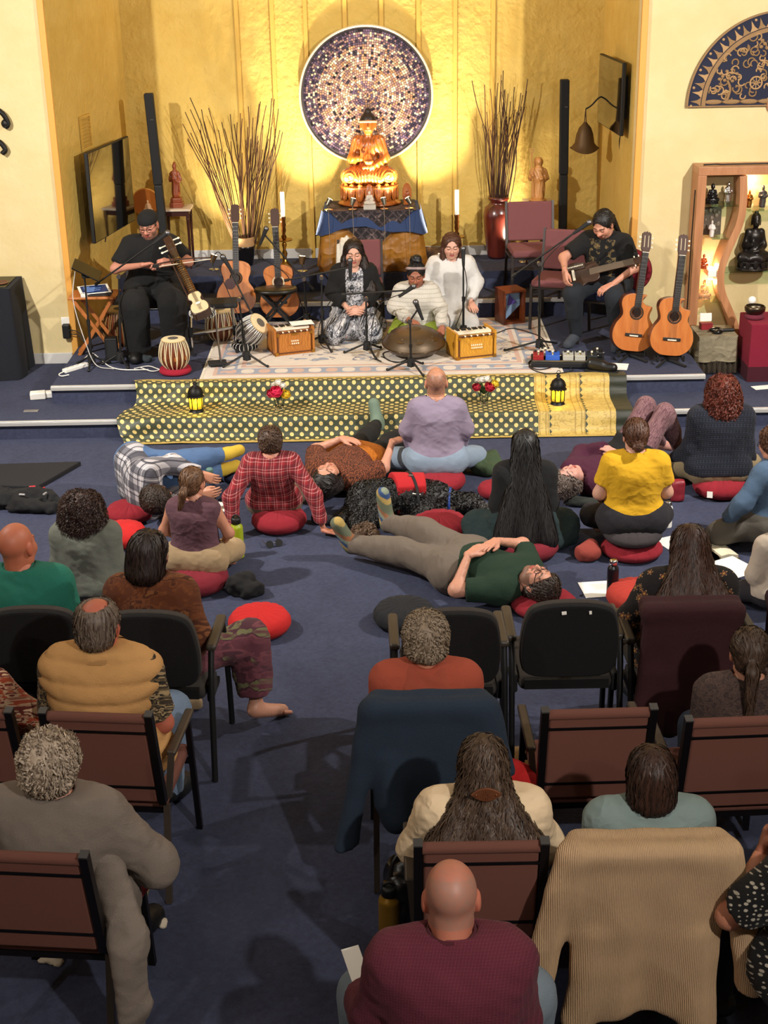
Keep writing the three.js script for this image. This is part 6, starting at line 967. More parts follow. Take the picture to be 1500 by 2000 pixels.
function neckHole(d, x, y, z, J, n) {                               // opens a garment round the neck
  const u = J.up, a = [J.N[0], J.N[1], J.N[2] + 0.012], t = (x - a[0]) * u[0] + (y - a[1]) * u[1] + (z - a[2]) * u[2]; if (t < n - 0.03) return d;
  const e = Math.hypot(x - a[0] - u[0] * t, y - a[1] - u[1] * t, z - a[2] - u[2] * t); return Math.max(d, Math.min(0.078 - e, (t - n) + 0.0), t - 0.062);
}
let nPeople = 0;
function person(o) {
  const J = skeleton(o), PR = bodyPrims(J, o), all = Object.values(PR).flat(), s = o.s ?? 1, skin = hex(o.skin || '#b98468');
  const root = thing('person', o.label, 'person', [0, 0, 0], 0, o.group);
  // head frame
  const hq = new THREE.Quaternion().setFromEuler(new THREE.Euler(o.hp ?? 0.1, o.hy ?? 0, o.hr ?? 0, 'YXZ')), hs = o.hs ?? 1.05, hm = new THREE.Matrix4().compose(V(...J.H), hq, V(hs, hs, hs));
  // body
  const body = blob([...PR.torso, ...PR.pelvis, ...PR.neck, ...PR.uaL, ...PR.uaR, ...PR.faL, ...PR.faR, ...PR.thL, ...PR.thR, ...PR.shL, ...PR.shR, ...PR.ftL, ...PR.ftR].map(p => p), 0.045, o.cell || 0.0145, (d, x, y, z) => { const e = d + (o.shrink ?? 0.004); return o.ground === false ? e : Math.max(e, 0.004 - y); });
  const warm = hex('#c4543c').lerp(skin, 0.55), lip = hex(o.lip || '#9a4a44'), brow = hex(o.brow || '#2a1a12'), beard = o.beard ? hex(o.beard) : null, stub = hex(o.stub || '#000000');
  addC(body, (x, y, z) => { const n = 0.06 * ns(x, y, z, 14); return skin.clone().lerp(warm, cl(0.08 + n)); });
  const head = headShape(o.fem ? 'f' : 'm');
  addC(head, (x, y, z) => {
    let c = skin.clone().lerp(warm, cl(0.1 + 0.1 * ns(x, y, z, 30) + (Math.hypot(Math.abs(x) - 0.042, y + 0.025, z - 0.07) < 0.028 ? 0.25 : 0) + (Math.hypot(x, y + 0.03, z - 0.11) < 0.02 ? 0.35 : 0) + (Math.abs(x) > 0.072 && z < 0.01 ? 0.35 : 0)));
    const ax = Math.abs(x); if (z > 0.06) { if (ax < 0.024 && Math.abs(y + 0.0635 - ax * 0.12) < 0.0095) c = lip.clone(); if (ax > 0.013 && ax < 0.052 && Math.abs(y - 0.026 + (ax - 0.034) * (ax - 0.034) * 7) < 0.0055) c.lerp(brow, 0.8); }
    if (z > 0.055 && Math.abs(ax - 0.032) < 0.017 && Math.abs(y + 0.0055 - (ax - 0.032) * (ax - 0.032) * 12) < 0.0032) c = hex('#22120e');
    if (beard && z > 0.0 && y < -0.03 && !(ax < 0.02 && Math.abs(y + 0.064) < 0.006)) { const moust = ax < 0.034 && Math.abs(y + 0.046) < 0.0075 && z > 0.07; const chin = o.goatee ? y < -0.07 && ax < 0.035 : y < -0.07 || ax > 0.045; if (moust || chin) c.lerp(beard, 0.75); }
    if (o.stub && z < 0.035 + Math.max(0, y - 0.03) * 0.6 && y > -0.075 && !(ax > 0.07 && z > -0.035 && y < 0.03)) c.lerp(stub, cl((y > 0.075 ? 0.18 : 0.5) + 0.25 * ns(x, y, z, 55)));
    return c;
  });
  head.applyMatrix4(hm);
  const parts = [body, head];
  for (const k of ['L', 'R']) {
    const h = (o.hands || {})[k] || {}; if (h === 'none') continue; const t = h.t ?? 0.35; let g = handShape(t); if (k === 'L') g = mirrorX(g);
    const y = V(...(h.d || nrm(sub3(J['w' + k], J['e' + k])))).normalize(), n0 = V(...(h.n || [0, -1, 0])), z = n0.addScaledVector(y, -n0.dot(y)).normalize(), x = y.clone().cross(z);
    g.applyMatrix4(new THREE.Matrix4().makeBasis(x, y, z).setPosition(...J['w' + k])); addC(g, (px, py, pz) => skin.clone().lerp(warm, 0.2 + 0.1 * ns(px, py, pz, 40))); parts.push(g);
  }
  if (o.bare) for (const k of o.bare) { // toes
    const t = J['t' + k], a = J['a' + k], d = nrm(sub3(t, a)), sd = nrm([d[2], 0, -d[0]]), q = []; for (let i = 0; i < 5; i++) { const u = (i - 2) * 0.0165, st = add3(t, sd, u); q.push(['c', add3(st, d, -0.01), add3(st, d, 0.035 - 0.006 * i), i === 0 ? 0.014 : 0.0095, i === 0 ? 0.012 : 0.008]); }
    const g = blob(q, 0.003, 0.005, null, 0.01); addC(g, () => skin.clone().lerp(warm, 0.3)); parts.push(g);
  }
  part('body', mergeGeometries(parts), skinM, root);
  // clothes
  for (const c of o.wear || []) {
    const inf = c.inf ?? 0.016; let prims = [], extra = null; const up3 = J.up;
    if (c.k === 'top') {
      prims = [...fat(PR.torso, inf), ...fat(PR.pelvis, inf * 0.9)]; const sl = c.sleeve ?? 1;
      for (const k of ['L', 'R']) { const q = (c.only && c.only !== k) ? 0 : sl; if (q > 0) { if (q <= 0.5) prims.push(...fat(PR['ua' + k], inf + 0.006).map(p => cutEnd(p, q * 2 * 0.9))); else { prims.push(...fat(PR['ua' + k], inf), ...fat(PR['fa' + k], inf + 0.004).map(p => cutEnd(p, Math.min(0.97, (q - 0.5) * 2)))); } } }
      const hem = c.hem ?? -0.06, hp = add3(J.P, up3, hem), open = c.open;
      extra = (d, x, y, z) => { d = smax(d, (hp[0] - x) * up3[0] + (hp[1] - y) * up3[1] + (hp[2] - z) * up3[2], 0.006); d = neckHole(d, x, y, z, J, c.neck ?? 0.02); if (open) d = Math.max(d, open - Math.max(Math.abs(x - J.C[0]) - 0, (J.C[2] - z) * 3 + 0.06)); return d; };
    } else if (c.k === 'pants') {
      prims = [...fat(PR.pelvis, inf)]; const lf = c.len ?? 1; for (const k of ['L', 'R']) { prims.push(...fat(PR['th' + k], inf)); if (lf > 0.5) prims.push(...fat(PR['sh' + k].slice(0, 1), inf + (c.flare || 0)).map(p => cutEnd(p, Math.min(0.99, (lf - 0.5) * 2))), ...(lf > 0.8 ? fat(PR['sh' + k].slice(1), inf * 0.8) : [])); else if (lf < 0.5) prims.push(); }
      const wp = add3(J.P, up3, c.waist ?? 0.11); extra = (d, x, y, z) => z - J.P[2] > 0.2 ? d : Math.max(d, (x - wp[0]) * up3[0] + (y - wp[1]) * up3[1] + (z - wp[2]) * up3[2]);
    } else if (c.k === 'socks' || c.k === 'shoes') { for (const k of c.only ? [c.only] : ['L', 'R']) { prims.push(...fat(PR['ft' + k], c.k === 'shoes' ? 0.013 : 0.006)); if (c.up) { const pr = PR['sh' + k][0]; prims.push(['c', pr[2], v3a(pr[2], pr[1], c.up), pr[4] + 0.006, pr[4] + 0.01, true]); } } }
    else prims = c.prims(J, PR); if (c.nc !== undefined) { extra = (d, x, y, z) => neckHole(d, x, y, z, J, c.nc); }
    const own = c.mod, gmin = o.ground === false ? null : 0.003;
    const gg = blob(prims, c.kk ?? 0.05, c.cell || 0.0125, foldMod(c.fold ?? 0.007, c.ff ?? 9, (d, x, y, z) => { if (extra) d = extra(d, x, y, z); if (own) d = own(d, x, y, z); return gmin === null ? d : Math.max(d, gmin - y); }), 0.05);
    withUV(gg, c.uv || ((x, y, z) => [x + z * 0.35, y + z * 0.5]));
    if (c.vc) addC(gg, c.vc);
    const ob = part(c.n || (c.k === 'pants' ? 'trousers' : c.k === 'top' ? 'shirt' : c.k), gg, c.m, root, c.label);
    if (c.sub) c.sub(ob, J);
  }
  // hair
  if (o.hair) { const [ty, ho = {}, hc = {}] = o.hair; const g = hairGeo({ ...HAIR[ty](ho), ...hc }); g.applyMatrix4(hm); part('hair', g, hairM, root); }
  if (o.glasses) { const gs = [new THREE.TorusGeometry(0.021, 0.0022, 6, 24).scale(1, 0.8, 1).translate(0.032, -0.002, 0.096), new THREE.TorusGeometry(0.021, 0.0022, 6, 24).scale(1, 0.8, 1).translate(-0.032, -0.002, 0.096), rod([-0.011, 0.003, 0.098], [0.011, 0.003, 0.098], 0.002), rod([0.053, 0.003, 0.094], [0.08, 0.004, -0.005], 0.0022), rod([-0.053, 0.003, 0.094], [-0.08, 0.004, -0.005], 0.0022)]; part('glasses', join(gs).applyMatrix4(hm), mat('#1c1614', 0.3), root); }
  if (o.extra) o.extra(root, J, hm);
  // placing
  if (o.lie) { root.quaternion.copy(o.lie.q); root.position.copy(o.lie.p); root.scale.setScalar(s); }
  else {
    const yaw = o.yaw ?? PI; root.rotation.y = yaw; root.scale.setScalar(s);
    const T = V(0, 0.118 + (o.hairTop ?? 0.012), -0.015).applyMatrix4(hm).applyAxisAngle(V(0, 1, 0), yaw), by = o.base ?? 0; let k = s;
    if (o.z !== undefined) { for (let i = 0; i < 12; i++) k = k * 0.5 + 0.5 * (atZ(o.px[0], o.px[1], o.z + k * T.z).y - by) / T.y; root.scale.setScalar(k); }
    const q = atY(o.px[0], o.px[1], by + T.y * k); root.position.set(q.x - T.x * k, by, q.z - T.z * k);
    console.log('person', nPeople, o.px.join(','), 'scale', k.toFixed(3), 'at', root.position.x.toFixed(2), root.position.z.toFixed(2));
  }
  nPeople++; return root;
}
// cloth patterns (uv in metres)
const plaid = (base, a, b, c, n = 256) => tex(n, n, (u, v) => { const st = (x, w, o) => Math.abs(((x + o) % 1 + 1) % 1 - 0.5) < w; let q = rgb(base); const A = rgb(a), B = rgb(b), Cc = rgb(c); if (st(u, 0.17, 0)) q = mixc(q, A, 0.5); if (st(v, 0.17, 0)) q = mixc(q, A, 0.5); if (st(u, 0.035, 0.5) || st(u, 0.03, 0.2)) q = mixc(q, B, 0.6); if (st(v, 0.035, 0.5) || st(v, 0.03, 0.2)) q = mixc(q, B, 0.6); if (st(u, 0.02, 0.35)) q = mixc(q, Cc, 0.6); if (st(v, 0.02, 0.35)) q = mixc(q, Cc, 0.6); return q; });
const blotch = (cols, p = 8, thr = 0.18) => tex(256, 256, (u, v) => { const a = fbm(u, v, p, 3), b = fbm(u + 0.37, v + 0.61, p * 2, 2); const i = Math.floor(cl((a - 0.25) * 2) * cols.length * 0.999); return mixc(rgb(cols[Math.min(cols.length - 1, i)]), rgb(cols[(i + 1) % cols.length]), cl((b - 0.5) * 4)); });
const flowersT = (base, pet, mid, leaf, n = 9) => { const pts = []; for (let i = 0; i < n; i++) pts.push([rnd(), rnd(), rr(0.06, 0.12), rnd() * 6]); return tex(256, 256, (u, v) => { let c = rgb(base); for (const [x, y, r, p] of pts) { let dx = u - x, dy = v - y; dx -= Math.round(dx); dy -= Math.round(dy); const d = Math.hypot(dx, dy), a = Math.atan2(dy, dx), rr2 = r * (0.7 + 0.3 * Math.cos(a * 5 + p)); if (d < rr2) c = d < r * 0.3 ? rgb(mid) : d > rr2 * 0.78 ? rgb(leaf) : rgb(pet); } return c; }); };
const dotsT = (base, dot, n = 14, r = 0.018) => tex(256, 256, (u, v) => { const i = Math.floor(u * n), j = Math.floor(v * n); const cx = (i + 0.5 + 0.5 * (hash(i, j) - 0.5)) / n, cy2 = (j + 0.5 + 0.5 * (hash(j + 9, i) - 0.5)) / n; return Math.hypot(u - cx, v - cy2) < r * (0.5 + hash(i + 3, j + 7)) ? rgb(dot) : rgb(base); });
const patFab = (map, sc, o = {}) => fabric('#ffffff', { ...o, map: rep(map, sc) });
// where a lying body goes: head and feet on the floor, front facing f
function lieDown(headPx, feetPx, h, front, len) { const a = atY(...headPx, h), b = atY(...feetPx, h), Y = a.clone().sub(b).setY(0).normalize(), Z0 = v3(front), Z = Z0.addScaledVector(Y, -Z0.dot(Y)).normalize(), X = Y.clone().cross(Z); return { q: new THREE.Quaternion().setFromRotationMatrix(new THREE.Matrix4().makeBasis(X, Y, Z)), p: a.clone().addScaledVector(Y, -len).setY(h) }; }

// ---------- the five musicians ----------
const blackCloth = fabric('#0a0a0c', { sheen: 0.12 }), jeansDk = fabric('#1b2028', { sheen: 0.1 }), whiteCloth = fabric('#d4d2d0', { sheen: 0.1 });
const m1 = person({ label: 'person in black clothes and cap seated on the stage bowing a long-necked fiddle', pose: 'chair', px: [284, 410], z: -12.42, base: Y2, yaw: 0.12, g: 1.14, belly: 1.08, w: 1.08, skin: '#b87f6a', lean: 0.02, hp: 0.3, hy: -0.3, hr: 0.05, beard: '#6a5648', brow: '#4a3a2c', glasses: true, seat: 0.47, feet: -0.06, knee: 0.17, hairTop: 0.02,
  J: { eR: [-0.33, 0.8, 0.13], wR: [-0.07, 0.87, 0.34], eL: [0.34, 0.84, 0.14], wL: [0.19, 0.88, 0.33] }, hands: { R: { t: 0.95, n: [0.2, -0.5, 0.3], d: [0.9, 0.15, 0.3] }, L: { t: 0.75, n: [-0.3, -0.4, -0.6], d: [-0.85, 0.05, 0.25] } },
  wear: [{ k: 'top', sleeve: 0.45, m: blackCloth, inf: 0.028, hem: -0.1 }, { k: 'pants', m: blackCloth, inf: 0.026, flare: 0.05, n: 'wide_trousers' }, { k: 'shoes', n: 'shoe', only: 'L', m: M.black }, { k: 'shoes', n: 'shoe', only: 'R', m: M.black }],
  extra: (r, J, hm) => { part('cap', hairGeo({ prims: [['e', [0, 0.052, -0.014], [0.09, 0.078, 0.108]]], cut: (d, x, y, z) => Math.max(d, 0.03 - y - Math.min(0, z) * 0.25), n: 0, noiseAmp: 0, col: '#0b0b0c' }).applyMatrix4(hm), fabric('#0b0b0d'), r); part('hair', hairGeo({ ...HAIR.fringe(), col: '#4a3a2c' }).applyMatrix4(hm), hairM, r); } });
{ // fiddle and bow held by the first musician
  const foot = atY(396, 612, Y2 + 0.53), top = atZ(333, 478, m1.position.z + 0.24), d = top.clone().sub(foot), L = d.length(), t = thing('bowed_fiddle', 'long-necked brown fiddle with pale belly held upright on the ring cushion', 'fiddle', foot.clone().setY(Y2 + 0.52));
  t.quaternion.setFromUnitVectors(V(0, 1, 0), d.clone().normalize()); t.rotateY(0.1);
  const dk = wood('#2c1710', '#4a2c1c', 3, 0.4), pale = mat('#c9b48c', 0.65);
  part('body', prism([[0, 0], [0.07, 0.01], [0.085, 0.06], [0.07, 0.1], [0.045, 0.12], [0.045, 0.15], [0.065, 0.18], [0.05, 0.215], [0.032, 0.235], [-0.032, 0.235], [-0.05, 0.215], [-0.065, 0.18], [-0.045, 0.15], [-0.045, 0.12], [-0.07, 0.1], [-0.085, 0.06], [-0.07, 0.01]].map(([x, y]) => [x * 0.9, y]), 0.08, 0.006, [], true).translate(0, 0, -0.05), dk, t);
  part('belly_skin', prism([[0, 0.005], [0.065, 0.014], [0.08, 0.06], [0.066, 0.1], [0.042, 0.12], [0.042, 0.15], [0.06, 0.18], [0.04, 0.22], [-0.04, 0.22], [-0.06, 0.18], [-0.042, 0.15], [-0.042, 0.12], [-0.066, 0.1], [-0.08, 0.06], [-0.065, 0.014]].map(([x, y]) => [x * 0.9, y]), 0.004, 0.002, [], true).translate(0, 0, 0.034), pale, t);
  part('neck', rb(0.06, L - 0.24, 0.045, 0.012, 0, 0.23 + (L - 0.24) / 2, -0.005), dk, t); part('bridge', rb(0.04, 0.02, 0.02, 0.003, 0, 0.09, 0.048), bone, t);
  for (let i = 0; i < 17; i++) part('fret', new THREE.TorusGeometry(0.034, 0.0035, 5, 16, PI).rotateX(PI / 2).scale(1, 1, 0.9).translate(0, 0.27 + i * (L - 0.42) / 17, 0.0), M.brass, t);
  part('pegbox', rb(0.075, 0.16, 0.06, 0.012, 0, L + 0.02, -0.01), dk, t); for (let i = 0; i < 4; i++) part('tuning_peg', [rod([i % 2 ? 0.03 : -0.03, L - 0.03 + i * 0.03, -0.01], [i % 2 ? 0.085 : -0.085, L - 0.03 + i * 0.03, -0.01], 0.007, 0.005), sp(0.012, i % 2 ? 0.09 : -0.09, L - 0.03 + i * 0.03, -0.01, 1, 1, 0.6, 8)], bone, t);
  part('side_rail', rod([-0.05, 0.2, 0], [-0.052, L - 0.1, 0.01], 0.008), dk, t); for (let i = 0; i < 6; i++) part('string', rod([-0.012 + i * 0.005, 0.02, 0.05], [-0.012 + i * 0.005, L, 0.03], 0.0009, 0.0009, 4), M.steel, t);
  const a = atZ(300, 522, m1.position.z + 0.46), b = atZ(412, 506, m1.position.z + 0.38), w = thing('fiddle_bow', 'dark wooden bow with pale hair held across the fiddle', 'bow', a), e = b.clone().sub(a); part('stick', tube([[0, 0.02, 0], e.clone().multiplyScalar(0.5).add(V(0, 0.035, 0)), e.clone().add(V(0, 0.012, 0))], 0.006, 20, 6), dk, w); part('bow_hair', rod([0, 0, 0], e, 0.0035), mat('#d8ccb4', 0.8), w); part('frog', rb(0.05, 0.03, 0.016, 0.004, 0.02, 0.01, 0), M.black, w);
}
const m2dress = patFab(blotch(['#b9b8bd', '#3a3c44', '#d5d3d4', '#6d7078', '#1e1f26'], 10), 3.2, { bs: 0.002 });
person({ label: 'person kneeling in a black cardigan over a grey patterned dress, hands folded', pose: 'kneel', px: [690, 467], z: -12.74, P: [0, 0.22, 0], base: Y2 + 0.012, yaw: 0.02, fem: true, skin: '#c99a84', lean: -0.03, hp: 0.12, w: 0.92, J: { eL: [0.22, 0.44, 0.03], eR: [-0.22, 0.44, 0.03], wL: [0.06, 0.31, 0.26], wR: [-0.06, 0.31, 0.26] }, hands: { L: { t: 0.5, d: [-0.8, -0.1, 0.3], n: [0, -0.3, -1] }, R: { t: 0.5, d: [0.8, -0.1, 0.3], n: [0, -0.3, -1] } }, bust: true,
  wear: [{ k: 'x', n: 'dress', nc: -0.03, m: m2dress, fold: 0.012, prims: (J, P) => [...fat(P.torso, 0.012), ...fat(P.pelvis, 0.02), ['c', J.P, [0, 0.12, 0.1], 0.15, 0.17], ['c', [0.08, 0.17, 0.05], [0.14, 0.1, 0.36], 0.14, 0.12], ['c', [-0.1, 0.17, 0.05], [-0.2, 0.1, 0.36], 0.14, 0.12], ['c', [-0.26, 0.05, 0.2], [0.16, 0.05, 0.2], 0.08, 0.06], ['c', [-0.22, 0.06, -0.1], [0.22, 0.06, -0.1], 0.1, 0.1]] },
    { k: 'top', n: 'cardigan', m: blackCloth, inf: 0.024, sleeve: 0.85, hem: -0.08, mod: (d, x, y, z) => z > 0.02 ? Math.max(d, 0.085 - Math.abs(x)) : d }],
  hair: ['long', { len: 0.42, wd: 0.1, back: -0.04, extra: [['c', [0.085, -0.06, 0.0], [0.15, -0.36, 0.1], 0.035, 0.06], ['c', [-0.085, -0.06, 0.0], [-0.115, -0.2, 0.02], 0.03, 0.035], ['c', [0.15, -0.34, 0.09], [0.15, -0.5, 0.08], 0.06, 0.04]] }, { col: '#140c0a', curly: 0.004, col2: '#3a2820' }] });
{ const st = fabric('#ffffff', { map: rep(tex(64, 128, (u, v) => { const k = Math.abs(v * 4 % 1 - 0.5); return mixc(rgb('#cbc6bc'), rgb('#b5afa5'), k < 0.12 ? 1 : 0); }), 4, 6), bump: rep(ribB, 6), bs: 0.003 });
  person({ label: 'person in a white striped knit cardigan and patterned headband sitting behind the handpan', pose: 'cross', seat: 0.02, px: [812, 512], z: -12.52, base: Y2 + 0.012, yaw: -0.12, fem: true, s: 0.96, skin: '#8f5a42', lip: '#6a2f2c', lean: 0.06, neck: 0.2, hp: 0.28, hy: 0.02, w: 0.95, g: 1.05, J: { eL: [0.25, 0.36, 0.13], wL: [0.29, 0.22, 0.36], eR: [-0.23, 0.36, 0.08], wR: [-0.05, 0.29, 0.33], kL: [0.2, 0.1, 0.14], kR: [-0.18, 0.1, 0.14], aL: [-0.06, 0.06, 0.2], aR: [0.06, 0.06, 0.2], tL: [-0.16, 0.05, 0.19], tR: [0.16, 0.05, 0.19] }, hands: { L: { t: 0.3, d: [-0.1, -0.6, 0.8], n: [-0.3, -0.7, -0.3] }, R: { t: 0.3, d: [0.6, -0.1, 0.6], n: [0, -1, 0] } }, bust: true,
    wear: [{ k: 'pants', m: fabric('#8f9f34'), inf: 0.035, n: 'green_trousers' }, { k: 'top', m: st, inf: 0.026, sleeve: 0.97, n: 'cardigan', hem: -0.08, uv: (x, y, z) => [x, y] }], hair: ['bun', { y: 0.08 }, { col: '#0d0a0a' }],
    extra: (r, J, hm) => { part('bun', blob([['e', [0, 0.135, -0.055], [0.06, 0.05, 0.055]]], 0.01, 0.008, (d, x, y, z) => d + 0.004 * Math.sin(y * 160 + x * 60)).applyMatrix4(hm), mat('#0d0a0a', 0.5), r); part('headband', place(new THREE.TorusGeometry(0.089, 0.013, 8, 30), 0, 0.066, -0.008, PI / 2 - 0.5).scale(1, 1, 1.05).applyMatrix4(hm), patFab(blotch(['#c9a8a0', '#8a6a70', '#d8cfc4', '#5a5a78'], 8), 6), r); } }); }
person({ label: 'person kneeling upright in a long white tunic behind the golden harmonium', pose: 'kneel', px: [882, 455], z: -13.0, base: Y2 + 0.012, yaw: -0.05, fem: true, skin: '#cf9f8a', lean: 0.0, hp: 0.15, hy: 0.05, g: 1.1, w: 1.05, P: [0, 0.24, 0], J: { eL: [0.26, 0.46, 0.03], wL: [0.2, 0.29, 0.24], eR: [-0.26, 0.46, 0.03], wR: [-0.18, 0.28, 0.26] }, hands: { L: { t: 0.15, d: [0.35, -0.3, 0.9] }, R: { t: 0.2, d: [-0.1, -0.4, 0.9] } }, bust: true,
  wear: [{ k: 'x', n: 'tunic', nc: -0.005, m: whiteCloth, fold: 0.011, prims: (J, P) => [...fat(P.torso, 0.022), ...fat(P.pelvis, 0.025), ...fat([...P.uaL, ...P.uaR], 0.024), ...fat([...P.faL, ...P.faR], 0.022).map(p => cutEnd(p, 0.9)), ['c', [0, 0.22, 0.02], [0, 0.12, 0.12], 0.16, 0.17], ['c', [0.1, 0.17, 0.05], [0.17, 0.1, 0.35], 0.14, 0.115], ['c', [-0.08, 0.17, 0.05], [-0.11, 0.1, 0.28], 0.14, 0.11]] }], hair: ['long', { len: 0.2, wd: 0.07, tip: 0.035, extra: [['c', [0.085, -0.04, 0.01], [0.085, -0.17, 0.04], 0.028, 0.026], ['c', [-0.085, -0.04, 0.01], [-0.085, -0.17, 0.04], 0.028, 0.026]] }, { col: '#3a2014', col2: '#6a4430' }] });
const m5shirt = patFab(blotch(['#09090b', '#09090b', '#0c0b0c', '#5c4c30', '#75623e'], 7), 5);
const m5 = person({ label: 'person in a black and gold shirt and dark jeans seated playing a many-stringed guitar', pose: 'chair', px: [1172, 415], z: -12.44, base: Y2, yaw: -0.42, skin: '#c08a72', lean: 0.2, curl: 0.1, hp: 0.6, hy: -0.25, w: 1.05, feet: -0.14, knee: 0.2, beard: '#3a2a22', goatee: true, seat: 0.46, J: { eR: [-0.34, 0.82, 0.28], wR: [-0.27, 0.74, 0.46], eL: [0.3, 0.74, 0.12], wL: [0.15, 0.62, 0.36] }, hands: { R: { t: 0.5, d: [0.2, -0.9, 0.3], n: [0.6, 0, -0.6] }, L: { t: 0.45, d: [-0.7, -0.35, 0.6], n: [-0.1, -0.9, -0.2] } },
  wear: [{ k: 'top', m: blackCloth, inf: 0.024, sleeve: 0.42, hem: -0.08 }, { k: 'x', n: 'shirt_panel', label: 'gold patterned shirt front', m: m5shirt, prims: (J, P) => fat(P.torso, 0.028), mod: (d, x, y, z) => Math.max(d, Math.abs(x) - 0.13, 0.05 - z, Math.abs(x) < 0.02 ? 0.004 : -1, 0.56 - y, y - 1.0) }, { k: 'pants', m: jeansDk, inf: 0.02 }, { k: 'socks', n: 'sock', only: 'L', m: fabric('#3a3f48') }, { k: 'socks', n: 'sock', only: 'R', m: fabric('#3a3f48') }],
  hair: ['pony', { len: 0.22, x: 0.05 }, { col: '#120d0b' }] });
{ // the guitar on the lap
  const c = m5.localToWorld ? (m5.updateMatrixWorld(true), m5.localToWorld(V(-0.2, 0.66, 0.3))) : null, t = thing('lap_guitar', 'dark multi-string slide guitar resting on the lap of the person in black and gold', 'guitar', c); t.rotation.set(-0.55, -0.35, R(-72), 'YXZ'); t.scale.setScalar(0.78);
  const dk = wood('#2a1a12', '#4a3020', 3, 0.3); const pts = [[0, 0], [0.1, 0.01], [0.145, 0.08], [0.14, 0.16], [0.11, 0.23], [0.115, 0.3], [0.09, 0.36], [0.03, 0.37], [-0.03, 0.37], [-0.09, 0.36], [-0.115, 0.3], [-0.11, 0.23], [-0.14, 0.16], [-0.145, 0.08], [-0.1, 0.01]];
  part('body', prism(pts, 0.06, 0.004, [], true).translate(0, -0.12, -0.03), dk, t); part('fretboard', rb(0.075, 0.5, 0.018, 0.004, 0, 0.4, 0.038), mat('#6d5c48', 0.45), t); part('neck', rb(0.07, 0.34, 0.04, 0.01, 0, 0.42, 0.018), dk, t); part('headstock', rb(0.08, 0.17, 0.025, 0.008, 0, 0.72, 0.025), dk, t); for (let i = 0; i < 6; i++) part('tuning_peg', rb(0.022, 0.014, 0.014, 0.003, i % 2 ? 0.052 : -0.052, 0.66 + (i >> 1) * 0.05, 0.025), bone, t);
  part('peg_panel', rb(0.07, 0.22, 0.02, 0.004, -0.09, 0.0, 0.045), mat('#3a2c22', 0.5), t); for (let i = 0; i < 11; i++) part('tuner_knob', cy(0.007, 0.007, 0.018, -0.09, -0.09 + i * 0.018, 0.062, PI / 2, 0, 0, 10), bone, t); part('bridge', rb(0.13, 0.03, 0.02, 0.004, 0, -0.03, 0.045), bone, t); for (let i = 0; i < 8; i++) part('string', rod([-0.03 + i * 0.0086, -0.03, 0.058], [-0.03 + i * 0.0086, 0.64, 0.057], 0.001, 0.001, 4), M.steel, t); }
{ m5.updateMatrixWorld(true); const p = m5.localToWorld(V(0.2, 0.66, -0.12)), t = thing('red_cushion', 'round dark red cushion propped behind the guitarist', 'cushion', p, -0.42); part('cover', sp(0.19, 0, 0, 0, 1, 1, 0.35, 26), fabric('#7c1222'), t); part('piping', new THREE.TorusGeometry(0.188, 0.006, 6, 40), fabric('#5c0d18'), t); }

// ---------- audience furniture ----------
const brownBack = fabric('#73463a', { sheen: 0.2, bump: rep(weaveB, 12), bs: 0.001 }), postM = mat('#141013', 0.4, { metalness: 0.4 }), woodArm = mat('#4a4038', 0.4, { metalness: 0.3 });
function backAt(px, py, h = 0.92, off = 0.31) { const p = atY(px, py, h); return [p.x, 0, p.z - off]; }
function brownChair(lab, pos, yaw = PI, arms = true) {
  const t = thing('brown_chair', lab, 'chair', pos, yaw, 'brown upholstered chairs'), ti = -0.2, B = g => g.rotateX(ti).translate(0, 0.685, -0.265);
  part('seat', rb(0.44, 0.06, 0.44, 0.025, 0, 0.42, 0.03), brownBack, t);
  const bk = part('backrest', B(rb(0.4, 0.47, 0.035, 0.015, 0, 0, 0)), brownBack, t); for (const y of [0.155, -0.145]) part('piping', B(bx(0.402, 0.012, 0.008, 0, y, -0.0175)), postM, bk); part('top_roll', B(rod([-0.2, 0.215, 0.0], [0.2, 0.215, 0.0], 0.022)), brownBack, bk);
  for (const s of [-1, 1]) {
    part('back_post', B(bar([s * 0.215, -0.24, -0.005], [s * 0.215, 0.245, -0.005], 0.03, 0.035)), postM, t); part('post_cap', B(bx(0.032, 0.006, 0.037, s * 0.215, 0.248, -0.005)), mat('#3c3a3a', 0.5), t);
    part('leg', bar([s * 0.225, 0, -0.3], [s * 0.22, 0.42, -0.19], 0.025, 0.025), woodArm, t); part('leg', bar([s * 0.24, 0, 0.24], [s * 0.23, 0.62, 0.2], 0.025, 0.025), postM, t);
    if (arms) part('armrest', [rb(0.04, 0.025, 0.36, 0.01, s * 0.24, 0.63, 0.04), bar([s * 0.225, 0.44, -0.17], [s * 0.24, 0.63, -0.13], 0.024, 0.024)], woodArm, t);
  }
  for (const z of [-0.18, 0.2]) part('seat_rail', bar([-0.23, 0.385, z], [0.23, 0.385, z], 0.02, 0.025), postM, t); return t;
}
const blackFab = fabric('#0b0a0d', { sheen: 0.08 }), rimGrey = fabric('#3a3430', { sheen: 0.2 }), armPad = mat('#3c342c', 0.5);
